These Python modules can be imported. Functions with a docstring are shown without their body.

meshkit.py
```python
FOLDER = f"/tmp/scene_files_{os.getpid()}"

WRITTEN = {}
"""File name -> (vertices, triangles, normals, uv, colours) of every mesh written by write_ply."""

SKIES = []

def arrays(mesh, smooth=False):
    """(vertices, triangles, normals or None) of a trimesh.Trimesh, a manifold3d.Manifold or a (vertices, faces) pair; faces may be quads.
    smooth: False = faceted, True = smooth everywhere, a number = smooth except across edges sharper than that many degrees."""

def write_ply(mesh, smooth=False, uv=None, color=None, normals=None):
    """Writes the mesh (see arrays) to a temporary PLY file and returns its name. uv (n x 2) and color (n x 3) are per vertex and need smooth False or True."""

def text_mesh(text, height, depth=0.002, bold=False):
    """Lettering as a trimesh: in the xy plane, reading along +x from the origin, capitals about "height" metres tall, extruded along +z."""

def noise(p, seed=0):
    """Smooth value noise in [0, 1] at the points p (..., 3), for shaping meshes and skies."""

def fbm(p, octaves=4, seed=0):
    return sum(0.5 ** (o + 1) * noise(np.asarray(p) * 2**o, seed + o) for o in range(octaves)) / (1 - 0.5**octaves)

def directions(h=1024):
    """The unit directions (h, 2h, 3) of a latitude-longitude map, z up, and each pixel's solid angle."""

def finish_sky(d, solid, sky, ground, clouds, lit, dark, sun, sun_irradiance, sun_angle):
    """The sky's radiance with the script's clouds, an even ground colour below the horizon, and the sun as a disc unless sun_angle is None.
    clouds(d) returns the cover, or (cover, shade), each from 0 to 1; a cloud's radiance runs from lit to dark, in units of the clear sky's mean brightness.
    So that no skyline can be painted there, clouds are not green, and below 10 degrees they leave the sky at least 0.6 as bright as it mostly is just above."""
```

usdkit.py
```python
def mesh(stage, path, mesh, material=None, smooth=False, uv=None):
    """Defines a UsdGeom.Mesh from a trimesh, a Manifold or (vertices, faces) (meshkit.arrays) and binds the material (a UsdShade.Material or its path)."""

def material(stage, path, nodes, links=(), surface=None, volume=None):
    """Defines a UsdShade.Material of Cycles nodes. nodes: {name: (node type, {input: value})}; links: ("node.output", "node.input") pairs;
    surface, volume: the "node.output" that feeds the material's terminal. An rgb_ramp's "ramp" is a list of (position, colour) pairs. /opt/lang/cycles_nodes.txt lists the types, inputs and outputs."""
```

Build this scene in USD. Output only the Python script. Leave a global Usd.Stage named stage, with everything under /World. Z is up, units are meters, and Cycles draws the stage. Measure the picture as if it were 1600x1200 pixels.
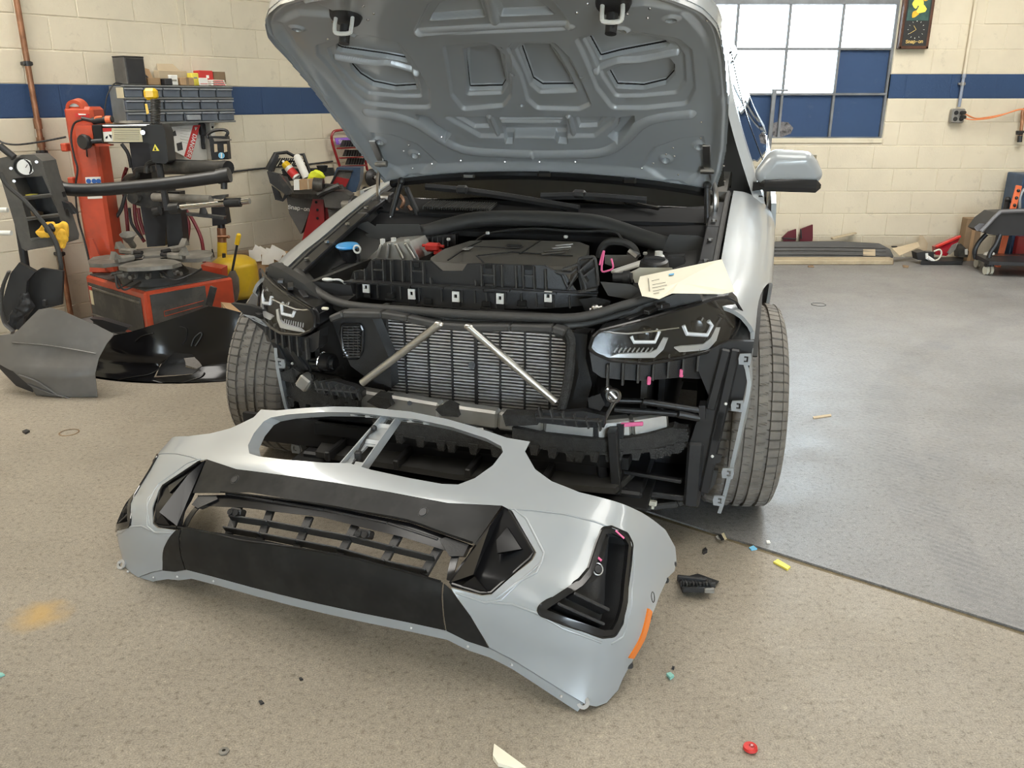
import math, random
import numpy as np, trimesh, manifold3d as m3
import usdkit, meshkit
from pxr import Usd, UsdGeom, UsdLux, UsdShade, Gf, Sdf, Vt
from scipy.spatial import cKDTree
import shapely, shapely.geometry

stage = Usd.Stage.CreateInMemory()
UsdGeom.SetStageUpAxis(stage, "Z"); UsdGeom.SetStageMetersPerUnit(stage, 1.0)
UsdGeom.Xform.Define(stage, "/World"); UsdGeom.Scope.Define(stage, "/World/Looks")
RNG = random.Random(7); NR = np.random.RandomState(7)
PI = math.pi

# ---------------------------------------------------------------- camera
FPX, TILT, EYE = 1315.0, math.radians(18.67), 1.39
cam = UsdGeom.Camera.Define(stage, "/World/camera")
cam.AddTranslateOp().Set(Gf.Vec3d(0, 0, EYE)); cam.AddRotateXOp().Set(90 - 18.67)
cam.CreateHorizontalApertureAttr(36.0); cam.CreateFocalLengthAttr(36.0 * FPX / 1600)
cam.CreateClippingRangeAttr((0.05, 200.0))
cam.CreateExposureAttr(0.62)

# ---------------------------------------------------------------- light
def rect_light(name, p, w, h, power, color, rot=(0, 0, 0)):
    l = UsdLux.RectLight.Define(stage, "/World/" + name)
    l.AddTranslateOp().Set(Gf.Vec3d(*p)); l.AddRotateXYZOp().Set(Gf.Vec3f(*rot))
    l.CreateWidthAttr(w); l.CreateHeightAttr(h); l.CreateIntensityAttr(power); l.CreateColorAttr(Gf.Vec3f(*color))
    return l
dome = UsdLux.DomeLight.Define(stage, "/World/sky_light")
dome.CreateIntensityAttr(4.0); dome.CreateColorAttr(Gf.Vec3f(0.74, 0.88, 1.0))
WARM = (1.0, 0.965, 0.90)
for i, (x, y) in enumerate([(-3.1, 4.3), (2.3, 4.8), (3.6, 5.2), (-1.9, 1.6), (1.2, 1.6), (4.2, 2.2), (-1.2, -1.6), (2.4, -1.6)]):
    rect_light("tube_light_%03d" % i, (x, y, 3.62), 0.75, 2.2, 1.5 if y < 0 else (11.5 if y > 4 else 5.6), WARM, (0, 0, 0))

# ---------------------------------------------------------------- projection helpers (pixel of the 1600x1200 photo -> point)
EYEP = np.array([0, 0, EYE])
def ray(px, py):
    x, y = (px - 800) / FPX, -(py - 600) / FPX
    return np.array([x, math.cos(TILT) + y * math.sin(TILT), -math.sin(TILT) + y * math.cos(TILT)])
def on_plane(px, py, p0, n):
    d = ray(px, py); n = np.asarray(n, float)
    return EYEP + d * (((np.asarray(p0, float) - EYEP) @ n) / (d @ n))
def gz(px, py, z=0.0): return on_plane(px, py, (0, 0, z), (0, 0, 1))
def gy(px, py, y): return on_plane(px, py, (0, y, 0), (0, 1, 0))
def project(p):
    p = np.asarray(p, float) - EYEP
    zc = p[..., 1] * math.cos(TILT) - p[..., 2] * math.sin(TILT); yc = p[..., 1] * math.sin(TILT) + p[..., 2] * math.cos(TILT)
    return np.stack([800 + FPX * p[..., 0] / zc, 600 - FPX * yc / zc], -1)
# car frame: x = across (towards the photo's right), y = towards the tail, z up, origin on the floor under the front axle
CAR_A = math.radians(16.2)
CU = np.array([math.cos(CAR_A), -math.sin(CAR_A), 0]); CV = np.array([math.sin(CAR_A), math.cos(CAR_A), 0]); CO = np.array([-0.022, 3.067, 0])
def to_car(p): q = np.asarray(p, float) - CO; return np.stack([q @ CU, q @ CV, q[..., 2]], -1)
def from_car(p): p = np.asarray(p, float); return CO + p[..., :1] * CU + p[..., 1:2] * CV + p[..., 2:3] * np.array([0, 0, 1.0])
def cz(px, py, z): return to_car(gz(px, py, z))
def cy(px, py, y): return to_car(on_plane(px, py, CO + CV * y, CV))
def cx(px, py, x): return to_car(on_plane(px, py, CO + CU * x, CU))
def unmap(fn, u0, u1, v0, v1, n=160):
    """px -> (u, v) on the surface fn(u, v) -> world, by nearest sample and one linear step."""
    uu, vv = np.meshgrid(np.linspace(u0, u1, n), np.linspace(v0, v1, n), indexing="ij")
    uv = np.stack([uu.ravel(), vv.ravel()], 1); pp = project(fn(uv[:, 0], uv[:, 1])); tree = cKDTree(pp)
    def f(px, py):
        q = uv[tree.query([px, py])[1]].copy(); e = 1e-4
        for _ in range(4):
            p = project(fn(np.array([q[0], q[0] + e, q[0]]), np.array([q[1], q[1], q[1] + e])))
            J = np.stack([(p[1] - p[0]) / e, (p[2] - p[0]) / e], 1)
            st = np.linalg.lstsq(J, np.array([px, py]) - p[0], rcond=None)[0]
            q = q + np.clip(st, -0.03, 0.03)
        return q
    return f

# ---------------------------------------------------------------- mesh helpers
def tm(m):
    if isinstance(m, trimesh.Trimesh): return m
    v, f, _ = meshkit.arrays(m)
    return trimesh.Trimesh(v, f, process=False)
def join(*ms):
    out = []
    for m in ms: out += [tm(x) for x in m] if isinstance(m, (list, tuple)) else [tm(m)]
    return trimesh.util.concatenate(out)
def hull(pts): return trimesh.Trimesh(np.asarray(pts, float), process=False).convex_hull
def box(c, s, b=0.0, rz=0.0, R=None):
    h = np.array(s, float) / 2; b = min(b, h.min() * 0.9)
    if b <= 0: m = trimesh.creation.box(s)
    else:
        P = []
        for sx in (-1, 1):
            for sy in (-1, 1):
                for sz in (-1, 1):
                    for k in range(3):
                        q = h - b; q = q.copy(); q[k] = h[k]; P.append(q * [sx, sy, sz])
        m = hull(P)
    M = np.eye(4)
    if R is not None: M[:3, :3] = R
    elif rz: M = trimesh.transformations.rotation_matrix(rz, [0, 0, 1])
    M[:3, 3] = c; m.apply_transform(M); return m
def frame_to(d, up=(0, 0, 1)):
    d = np.asarray(d, float); d = d / np.linalg.norm(d); up = np.asarray(up, float)
    if abs(d @ up) > 0.99 * np.linalg.norm(up): up = np.array([0, 1.0, 0]) if abs(d[1]) < 0.9 else np.array([1.0, 0, 0])
    s = np.cross(up, d); s /= np.linalg.norm(s); return np.stack([s, np.cross(d, s), d], 1)
def beam(p0, p1, w, h, b=0.003, up=(0, 0, 1)):
    """a bar from p0 to p1: w across, h along up"""
    p0, p1 = np.asarray(p0, float), np.asarray(p1, float)
    return box((p0 + p1) / 2, (w, h, np.linalg.norm(p1 - p0)), b, R=frame_to(p1 - p0, up))
def cyl(p0, p1, r, n=20, r1=None):
    p0, p1 = np.asarray(p0, float), np.asarray(p1, float); L = np.linalg.norm(p1 - p0); r1 = r if r1 is None else r1
    return lathe([(0, 0), (r, 0), (r1, L), (0, L)], p0, p1 - p0, n)
def lathe(prof, p0=(0, 0, 0), d=(0, 0, 1), n=24):
    m = trimesh.creation.revolve(np.asarray(prof, float), sections=n)
    M = np.eye(4); M[:3, :3] = frame_to(d); M[:3, 3] = p0; m.apply_transform(M)
    if m.is_watertight and m.volume < 0: m.invert()
    return m
def spline(pts, k=6, closed=False):
    P = np.asarray(pts, float); n = len(P); out = []
    for i in range(n if closed else n - 1):
        a, b, c, d = (P[(i - 1) % n], P[i], P[(i + 1) % n], P[(i + 2) % n]) if closed else (P[max(i - 1, 0)], P[i], P[i + 1], P[min(i + 2, n - 1)])
        for t in np.linspace(0, 1, k, endpoint=False):
            out.append(0.5 * (2 * b + (c - a) * t + (2 * a - 5 * b + 4 * c - d) * t * t + (3 * b - a - 3 * c + d) * t ** 3))
    if not closed: out.append(P[-1])
    return np.array(out)
def tube(pts, r, n=8, k=6, closed=False, flat=1.0):
    P = spline(pts, k, closed) if k > 1 else np.asarray(pts, float)
    N = len(P); T = np.roll(P, -1, 0) - np.roll(P, 1, 0)
    if not closed: T[0] = P[1] - P[0]; T[-1] = P[-1] - P[-2]
    T /= np.linalg.norm(T, axis=1, keepdims=True) + 1e-12
    R0 = frame_to(T[0]); s = R0[:, 0]; V = []; rr = np.interp(np.linspace(0, 1, N), np.linspace(0, 1, np.size(r)), np.atleast_1d(r)) if np.size(r) > 1 else np.full(N, r)
    for i in range(N):
        s = s - T[i] * (s @ T[i]); s /= np.linalg.norm(s) + 1e-12; b = np.cross(T[i], s)
        a = np.arange(n) * 2 * PI / n; V.append(P[i] + rr[i] * (np.cos(a)[:, None] * s + flat * np.sin(a)[:, None] * b))
    V = np.vstack(V); F = []
    for i in range(N if closed else N - 1):
        j = (i + 1) % N
        for q in range(n):
            w = (q + 1) % n; F += [[i * n + q, i * n + w, j * n + w], [i * n + q, j * n + w, j * n + q]]
    if not closed:
        c0, c1 = len(V), len(V) + 1; V = np.vstack([V, P[0], P[-1]])
        for q in range(n):
            w = (q + 1) % n; F += [[c0, w, q], [c1, (N - 1) * n + q, (N - 1) * n + w]]
    return trimesh.Trimesh(V, np.array(F), process=False)
def prism(poly, h, holes=()):
    return tm(m3.CrossSection([np.asarray(poly, float)] + [np.asarray(x, float) for x in holes], m3.FillRule.EvenOdd).extrude(h))
def _grid_plate(P, thick, fn, res, z0):
    """triangles of the shapely polygon P cut along a square grid, bent by fn and given this thickness"""
    x0, y0, x1, y1 = P.bounds; nx, ny = max(int(math.ceil((x1 - x0) / res)), 1), max(int(math.ceil((y1 - y0) / res)), 1)
    gx, gyy = np.linspace(x0, x1, nx + 1), np.linspace(y0, y1, ny + 1); ii, jj = np.meshgrid(np.arange(nx), np.arange(ny), indexing="ij"); ii, jj = ii.ravel(), jj.ravel()
    cells = shapely.box(gx[ii], gyy[jj], gx[ii + 1], gyy[jj + 1]); shapely.prepare(P); full = shapely.contains_properly(P, cells); part_ = ~full & shapely.intersects(P, cells)
    T = []
    a, b = ii[full], jj[full]; q = [np.stack([gx[a + da], gyy[b + db]], 1) for da, db in ((0, 0), (1, 0), (1, 1), (0, 1))]; T += [np.stack([q[0], q[1], q[2]], 1), np.stack([q[0], q[2], q[3]], 1)]
    for g in shapely.intersection(P, cells[part_]):
        for k in getattr(g, "geoms", [g]):
            if k.geom_type != "Polygon" or k.area < 1e-10: continue
            k = shapely.geometry.polygon.orient(k); rings = [np.array(r.coords)[:-1] for r in (k.exterior, *k.interiors)]
            V = np.vstack(rings); f = m3.triangulate(rings); T.append(V[np.asarray(f)])
    T = np.vstack(T); u, inv = np.unique(np.round(T.reshape(-1, 2), 7), axis=0, return_inverse=True); F = inv.reshape(-1, 3)
    F = F[(F[:, 0] != F[:, 1]) & (F[:, 1] != F[:, 2]) & (F[:, 0] != F[:, 2])]; n = len(u)
    E = np.vstack([F[:, [0, 1]], F[:, [1, 2]], F[:, [2, 0]]]); key = np.sort(E, 1); _, idx, cnt = np.unique(key[:, 0] * n + key[:, 1], return_index=True, return_counts=True); B = E[idx[cnt == 1]]
    top = fn(u[:, 0], u[:, 1], np.full(n, z0 + thick)); bot = fn(u[:, 0], u[:, 1], np.full(n, z0))
    W = np.vstack([np.stack([B[:, 0], B[:, 0] + n, B[:, 1] + n], 1), np.stack([B[:, 0], B[:, 1] + n, B[:, 1]], 1)])
    m = trimesh.Trimesh(np.vstack([top, bot]), np.vstack([F, F[:, ::-1] + n, W]), process=False)
    if m.volume < 0: m.invert()
    return m
def warp(poly, thick, fn, res=0.03, holes=(), z0=0.0):
    """a plate with the outline poly (u, v) and this thickness, bent by fn(u, v, w) -> (n, 3)"""
    P = shapely.Polygon(np.asarray(poly, float)).buffer(0)
    for h in holes: P = P.difference(shapely.Polygon(np.asarray(h, float)).buffer(0))
    return _grid_plate(P, thick, fn, res, z0)
def warp_cs(cs, thick, fn, res=0.03, z0=0.0):
    P = None
    for c in cs.to_polygons():
        q = shapely.Polygon(c).buffer(0); P = q if P is None else P.symmetric_difference(q)
    return _grid_plate(P, thick, fn, res, z0)
def plate(pts, thick, n=None):
    """a flat plate with these 3-D corners (nearly coplanar), thickened along n (away from the first face)"""
    P = np.asarray(pts, float); c = P.mean(0)
    if n is None: n = np.linalg.svd(P - c)[2][2]; n = n if n @ (EYEP - c) < 0 else -n
    n = np.asarray(n, float) / np.linalg.norm(n); R = frame_to(n); q = (P - c) @ R
    a = prism(q[:, :2], thick); v = a.vertices @ R.T + c; m = trimesh.Trimesh(v, a.faces, process=False)
    if m.volume < 0: m.invert()
    return m
def rounded(poly, r):
    cs = m3.CrossSection([np.asarray(poly, float)], m3.FillRule.EvenOdd)
    return cs.offset(-r, m3.JoinType.Round, 2, 24).offset(2 * r, m3.JoinType.Round, 2, 24).offset(-r, m3.JoinType.Round, 2, 24)
def sphere(c, r, sub=2, s=(1, 1, 1)):
    m = trimesh.creation.icosphere(sub, r); m.apply_scale(s) if np.ndim(s) == 0 else m.apply_transform(np.diag([*s, 1.0])); m.apply_translation(c); return m
def flip(m, axis=0):
    m = tm(m).copy(); v = np.array(m.vertices); v[:, axis] *= -1; m = trimesh.Trimesh(v, m.faces[:, ::-1], process=False); return m
def text(s, h, p, ex, ey, depth=0.001, bold=True, center=False):
    """lettering at p, reading along ex, up along ey"""
    m = meshkit.text_mesh(s, h, depth, bold); ex = np.asarray(ex, float) / np.linalg.norm(ex); ey = np.asarray(ey, float); ey = ey - ex * (ex @ ey); ey /= np.linalg.norm(ey)
    if center: m.apply_translation([-m.bounds[:, 0].mean(), -m.bounds[:, 1].mean(), 0])
    M = np.eye(4); M[:3, 0], M[:3, 1], M[:3, 2], M[:3, 3] = ex, ey, np.cross(ex, ey), p; m.apply_transform(M); return m

# ---------------------------------------------------------------- scene helpers
USED = {}
def numbered(parent, name):
    k = USED.get((parent, name), 0); USED[(parent, name)] = k + 1
    return parent + "/" + (name if k == 0 else "%s_%03d" % (name, k))
class Node:
    def __init__(s, path, M): s.path, s.M = path, M
    @property
    def prim(s): return stage.GetPrimAtPath(s.path)
def tag(n, label=None, cat=None, group=None, kind=None):
    p = n.prim
    for k, v in (("label", label), ("category", cat), ("group", group), ("kind", kind)):
        if v: p.SetCustomDataByKey(k, v)
    return n
def thing(name, label, cat, loc=(0, 0, 0), rz=0.0, group=None, kind=None):
    path = numbered("/World", name); x = UsdGeom.Xform.Define(stage, path)
    x.AddTranslateOp().Set(Gf.Vec3d(*map(float, loc))); x.AddRotateZOp().Set(float(math.degrees(rz)))
    M = trimesh.transformations.rotation_matrix(rz, [0, 0, 1]); M[:3, 3] = loc
    return tag(Node(path, M), label, cat, group, kind)
def part(parent, name, mesh, mat, smooth=30, label=None, kind=None, local=False):
    """a mesh under parent; mesh in world coordinates unless local"""
    m = join(mesh) if isinstance(mesh, (list, tuple)) else tm(mesh)
    if not local: m = m.copy(); m.apply_transform(np.linalg.inv(parent.M))
    path = numbered(parent.path, name); usdkit.mesh(stage, path, m, MAT[mat], smooth)
    return tag(Node(path, parent.M), label, kind=kind)
def solo(name, mesh, mat, label, cat, group=None, kind=None, smooth=30):
    """a thing that is one mesh, its origin at its base"""
    m = join(mesh) if isinstance(mesh, (list, tuple)) else tm(mesh); b = m.bounds; loc = np.array([b[:, 0].mean(), b[:, 1].mean(), b[0, 2]])
    m = m.copy(); m.apply_translation(-loc); path = numbered("/World", name)
    g = usdkit.mesh(stage, path, m, MAT[mat], smooth); g.AddTranslateOp().Set(Gf.Vec3d(*map(float, loc)))
    M = np.eye(4); M[:3, 3] = loc
    return tag(Node(path, M), label, cat, group, kind)
def copy_of(src, name, loc, rz, label, cat, group=None):
    """another thing like src: references it"""
    path = numbered("/World", name); x = UsdGeom.Xform.Define(stage, path)
    p = x.GetPrim(); p.GetReferences().AddInternalReference(src.path)
    x.ClearXformOpOrder(); x.AddTranslateOp().Set(Gf.Vec3d(*map(float, loc))); x.AddRotateZOp().Set(float(math.degrees(rz)))
    p.SetInstanceable(True); M = trimesh.transformations.rotation_matrix(rz, [0, 0, 1]); M[:3, 3] = loc
    return tag(Node(path, M), label, cat, group)

# ---------------------------------------------------------------- materials
MAT = {}
def srgb(r, g, b): return tuple(((c / 255) / 12.92 if c / 255 <= 0.04045 else ((c / 255 + 0.055) / 1.055) ** 2.4) for c in (r, g, b))
def mat(name, col, rough=0.5, metal=0.0, coat=0.0, var=0.0, scale=12.0, bump=0.0, bscale=60.0, spec=0.5, dirt=None, dscale=5.0, damt=0.5, rvar=0.0, **extra):
    """principled with noise in colour (var), roughness (rvar), relief (bump) and patches of a second colour (dirt)"""
    col = np.array(col, float); N = {"p": ("principled_bsdf", dict(base_color=tuple(col), roughness=rough, metallic=metal, coat_weight=coat, specular_ior_level=spec, **extra))}; L = []
    if var or dirt is not None or bump or rvar: N["t"] = ("texture_coordinate", {})
    if var or rvar:
        N["n"] = ("noise_texture", dict(scale=scale, detail=5.0, roughness=0.6)); L.append(("t.object", "n.vector"))
    if var:
        N["r"] = ("rgb_ramp", dict(ramp=[(0.3, col * (1 - var)), (0.7, np.minimum(col * (1 + var), 1))])); L += [("n.fac", "r.fac"), ("r.color", "p.base_color")]
    if rvar:
        N["rr"] = ("map_range", dict(from_min=0.3, from_max=0.7, to_min=max(rough - rvar, 0.02), to_max=rough + rvar, clamp=True)); L += [("n.fac", "rr.value"), ("rr.result", "p.roughness")]
    if dirt is not None:
        N["dn"] = ("noise_texture", dict(scale=dscale, detail=6.0, roughness=0.65)); N["dr"] = ("map_range", dict(from_min=0.48, from_max=0.72, to_min=0.0, to_max=damt, clamp=True))
        N["dm"] = ("mix_color", dict(a=tuple(col), b=tuple(dirt))); L += [("t.object", "dn.vector"), ("dn.fac", "dr.value"), ("dr.result", "dm.fac"), ("dm.result", "p.base_color")]
        if var: L = [x for x in L if x != ("r.color", "p.base_color")] + [("r.color", "dm.a")]
    if bump:
        N["bn"] = ("noise_texture", dict(scale=bscale, detail=4.0)); N["b"] = ("bump", dict(strength=bump, distance=0.01)); L += [("t.object", "bn.vector"), ("bn.fac", "b.height"), ("b.normal", "p.normal")]
    MAT[name] = usdkit.material(stage, "/World/Looks/" + name, N, L, surface="p.BSDF")
PAINT = (0.345, 0.366, 0.378)
mat("grey_paint", PAINT, 0.32, 0.10, coat=0.6, coat_roughness=0.07)
mat("black_gloss", (0.012, 0.012, 0.013), 0.16)
mat("dusty_black_gloss", (0.015, 0.015, 0.015), 0.34, spec=0.2, dirt=(0.045, 0.044, 0.041), dscale=9, damt=0.4, rvar=0.08, scale=6)
mat("black_plastic", (0.022, 0.022, 0.023), 0.42, var=0.15, bump=0.12, bscale=300)
mat("grey_black_plastic", (0.047, 0.046, 0.044), 0.55, var=0.12, scale=9, bump=0.1, bscale=350)
mat("engine_cover_plastic", (0.12, 0.112, 0.098), 0.5, var=0.08, bump=0.15, bscale=500)
mat("foam_black", (0.035, 0.034, 0.032), 0.8, var=0.3, scale=40, bump=0.5, bscale=220)
mat("rubber", (0.038, 0.037, 0.035), 0.62, var=0.15, scale=20, bump=0.1, bscale=200)
mat("tire_rubber", (0.17, 0.155, 0.135), 0.8, var=0.18, scale=14, dirt=(0.25, 0.225, 0.19), dscale=7, damt=0.5)
mat("dark_metal", (0.05, 0.05, 0.052), 0.4, 0.6, var=0.2, scale=8)
mat("black_painted_metal", (0.018, 0.018, 0.019), 0.40, 0.0, var=0.1)
mat("satin_black", (0.008, 0.008, 0.009), 0.20, spec=0.3)
mat("aluminium", (0.62, 0.61, 0.58), 0.32, 0.9, var=0.08, scale=6, rvar=0.06)
mat("beam_aluminium", (0.50, 0.49, 0.46), 0.42, 0.85, var=0.12, scale=10)
mat("steel", (0.45, 0.44, 0.43), 0.3, 1.0, var=0.12)
mat("chrome", (0.75, 0.75, 0.76), 0.12, 1.0)
mat("white_clip", (0.72, 0.72, 0.69), 0.45)
mat("light_strip", (0.92, 0.93, 0.95), 0.25, coat=0.5)
mat("lamp_silver", (0.62, 0.62, 0.62), 0.3, 0.5)
mat("lamp_black", (0.010, 0.010, 0.011), 0.35, spec=0.25)
mat("amber", (0.75, 0.19, 0.015), 0.2, coat=0.8)
mat("pink_marker", (0.85, 0.16, 0.35), 0.5)
mat("paper", srgb(232, 226, 206), 0.85, var=0.03)
mat("paper_ink", srgb(150, 145, 132), 0.85)
mat("blue_ink", srgb(110, 175, 215), 0.8)
mat("cyan_plastic", srgb(70, 160, 225), 0.35)
mat("red_plastic", (0.62, 0.03, 0.02), 0.4)
mat("milky_plastic", (0.62, 0.60, 0.50), 0.4)
mat("copper", (0.34, 0.165, 0.09), 0.42, 0.6, var=0.4, scale=10, dirt=(0.10, 0.075, 0.05), dscale=3, damt=0.8)
mat("changer_red", (0.56, 0.075, 0.03), 0.36, coat=0.4, var=0.10, dirt=(0.16, 0.06, 0.035), dscale=4, damt=0.55, bump=0.03)
mat("balancer_red", (0.30, 0.018, 0.020), 0.35, coat=0.4, var=0.1)
mat("dusty_panel", (0.06, 0.058, 0.054), 0.6, dirt=(0.16, 0.15, 0.13), dscale=5, damt=0.7, var=0.15)
mat("dusty_steel", (0.24, 0.225, 0.195), 0.6, 0.3, var=0.3, scale=9, dirt=(0.09, 0.075, 0.06), dscale=6, damt=0.7, bump=0.1)
mat("oily_black", (0.032, 0.031, 0.03), 0.38, dirt=(0.17, 0.155, 0.12), dscale=6, damt=0.6, var=0.2)
mat("console_grey", (0.085, 0.08, 0.073), 0.6, var=0.2, dirt=(0.15, 0.14, 0.12), dscale=5, damt=0.5)
mat("yellow_plastic", (0.80, 0.50, 0.012), 0.4, coat=0.2)
mat("yellow_paint", (0.72, 0.46, 0.02), 0.42, var=0.1, dirt=(0.25, 0.2, 0.1), dscale=6, damt=0.5)
mat("glove_yellow", (0.78, 0.44, 0.04), 0.85, var=0.25, scale=20, bump=0.3)
mat("lime", (0.68, 0.75, 0.03), 0.6)
mat("cardboard", (0.42, 0.27, 0.145), 0.85, var=0.10, scale=6)
mat("cardboard_dark", (0.25, 0.17, 0.10), 0.85, var=0.15, scale=6)
mat("cardboard_pale", (0.50, 0.40, 0.27), 0.85, var=0.08, scale=6)
mat("red_print", (0.60, 0.035, 0.03), 0.5)
mat("yellow_print", (0.85, 0.72, 0.10), 0.5)
mat("white_print", (0.80, 0.78, 0.72), 0.6, var=0.04)
mat("blue_print", (0.03, 0.13, 0.45), 0.5)
mat("pale_blue_print", srgb(120, 190, 225), 0.5)
mat("black_print", (0.02, 0.02, 0.02), 0.6)
mat("label_cream", (0.70, 0.62, 0.42), 0.6, var=0.05)
mat("drawer_grey", (0.115, 0.135, 0.165), 0.5, var=0.12, scale=5, dirt=(0.2, 0.2, 0.2), dscale=9, damt=0.3)
mat("cabinet_grey", (0.18, 0.185, 0.178), 0.5, var=0.12)
mat("drawer_lip", (0.33, 0.35, 0.37), 0.4, 0.3)
mat("enamel_white", (0.62, 0.60, 0.54), 0.5, var=0.05)
mat("scuffed_grey", (0.135, 0.130, 0.122), 0.42, 0.25, coat=0.35, coat_roughness=0.3, dirt=(0.22, 0.21, 0.2), dscale=5, damt=0.45, var=0.1, scale=4, bump=0.05, bscale=25)
mat("piano_black", (0.006, 0.006, 0.007), 0.12)
mat("hose_red", (0.22, 0.02, 0.022), 0.5)
mat("cord_orange", (0.75, 0.25, 0.10), 0.5)
mat("conduit", (0.55, 0.52, 0.44), 0.5, var=0.1)
mat("conduit_grey", (0.26, 0.30, 0.38), 0.5)
mat("socket_grey", (0.30, 0.29, 0.27), 0.4, 0.5, var=0.1)
mat("frame_steel", (0.20, 0.21, 0.22), 0.5, 0.3, var=0.25, scale=6)
mat("wood_dark", (0.085, 0.035, 0.022), 0.3, coat=0.5, var=0.3, scale=9)
mat("plank_wood", (0.45, 0.37, 0.25), 0.8, var=0.15, scale=7, dirt=(0.2, 0.15, 0.1), dscale=3, damt=0.4)
mat("picture_green", (0.035, 0.085, 0.075), 0.4, var=0.5, scale=14)
mat("peeled_paint", (0.16, 0.15, 0.15), 0.7, var=0.75, scale=28)
mat("cowl_black", (0.018, 0.018, 0.019), 0.75, spec=0.15)
mat("gold_print", (0.72, 0.52, 0.18), 0.5)
mat("dial_white", (0.78, 0.77, 0.72), 0.4)
mat("dark_trim", (0.075, 0.073, 0.07), 0.55, var=0.15, scale=5)
mat("tail_red", (0.35, 0.008, 0.02), 0.15, coat=1.0)
mat("maroon", (0.10, 0.012, 0.02), 0.35)
mat("stool_vinyl", (0.030, 0.031, 0.034), 0.45, var=0.1)
mat("stool_edge", (0.17, 0.17, 0.18), 0.45)
mat("blue_steel", (0.035, 0.065, 0.12), 0.4, var=0.2)
mat("level_orange", (0.75, 0.16, 0.06), 0.45)
mat("purple_print", (0.35, 0.16, 0.7), 0.4)
mat("teal", srgb(140, 195, 185), 0.7)
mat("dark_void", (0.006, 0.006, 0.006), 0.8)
mat("interior_trim", (0.07, 0.066, 0.058), 0.6, var=0.1)
mat("mirror_glass", (0.8, 0.8, 0.8), 0.02, 1.0)
# panes: sunlight passes
def pane_mat(name, tint, ior=1.5):
    MAT[name] = usdkit.material(stage, "/World/Looks/" + name, {"f": ("fresnel", {"IOR": ior}), "a": ("transparent_bsdf", {"color": tint}), "g": ("glossy_bsdf", {"color": (1, 1, 1), "roughness": 0.02}), "m": ("mix_closure", {})},
        [("f.fac", "m.fac"), ("a.BSDF", "m.closure1"), ("g.BSDF", "m.closure2")], surface="m.closure")
pane_mat("window_glass", (0.92, 0.94, 0.94)); pane_mat("car_glass", (0.42, 0.43, 0.41)); MAT["lamp_lens"] = usdkit.material(stage, "/World/Looks/lamp_lens", {"a": ("transparent_bsdf", {"color": (0.95, 0.96, 0.97)}), "g": ("glossy_bsdf", {"color": (1, 1, 1), "roughness": 0.16}), "m": ("mix_closure", {"fac": 0.03})}, [("a.BSDF", "m.closure1"), ("g.BSDF", "m.closure2")], surface="m.closure")

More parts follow.
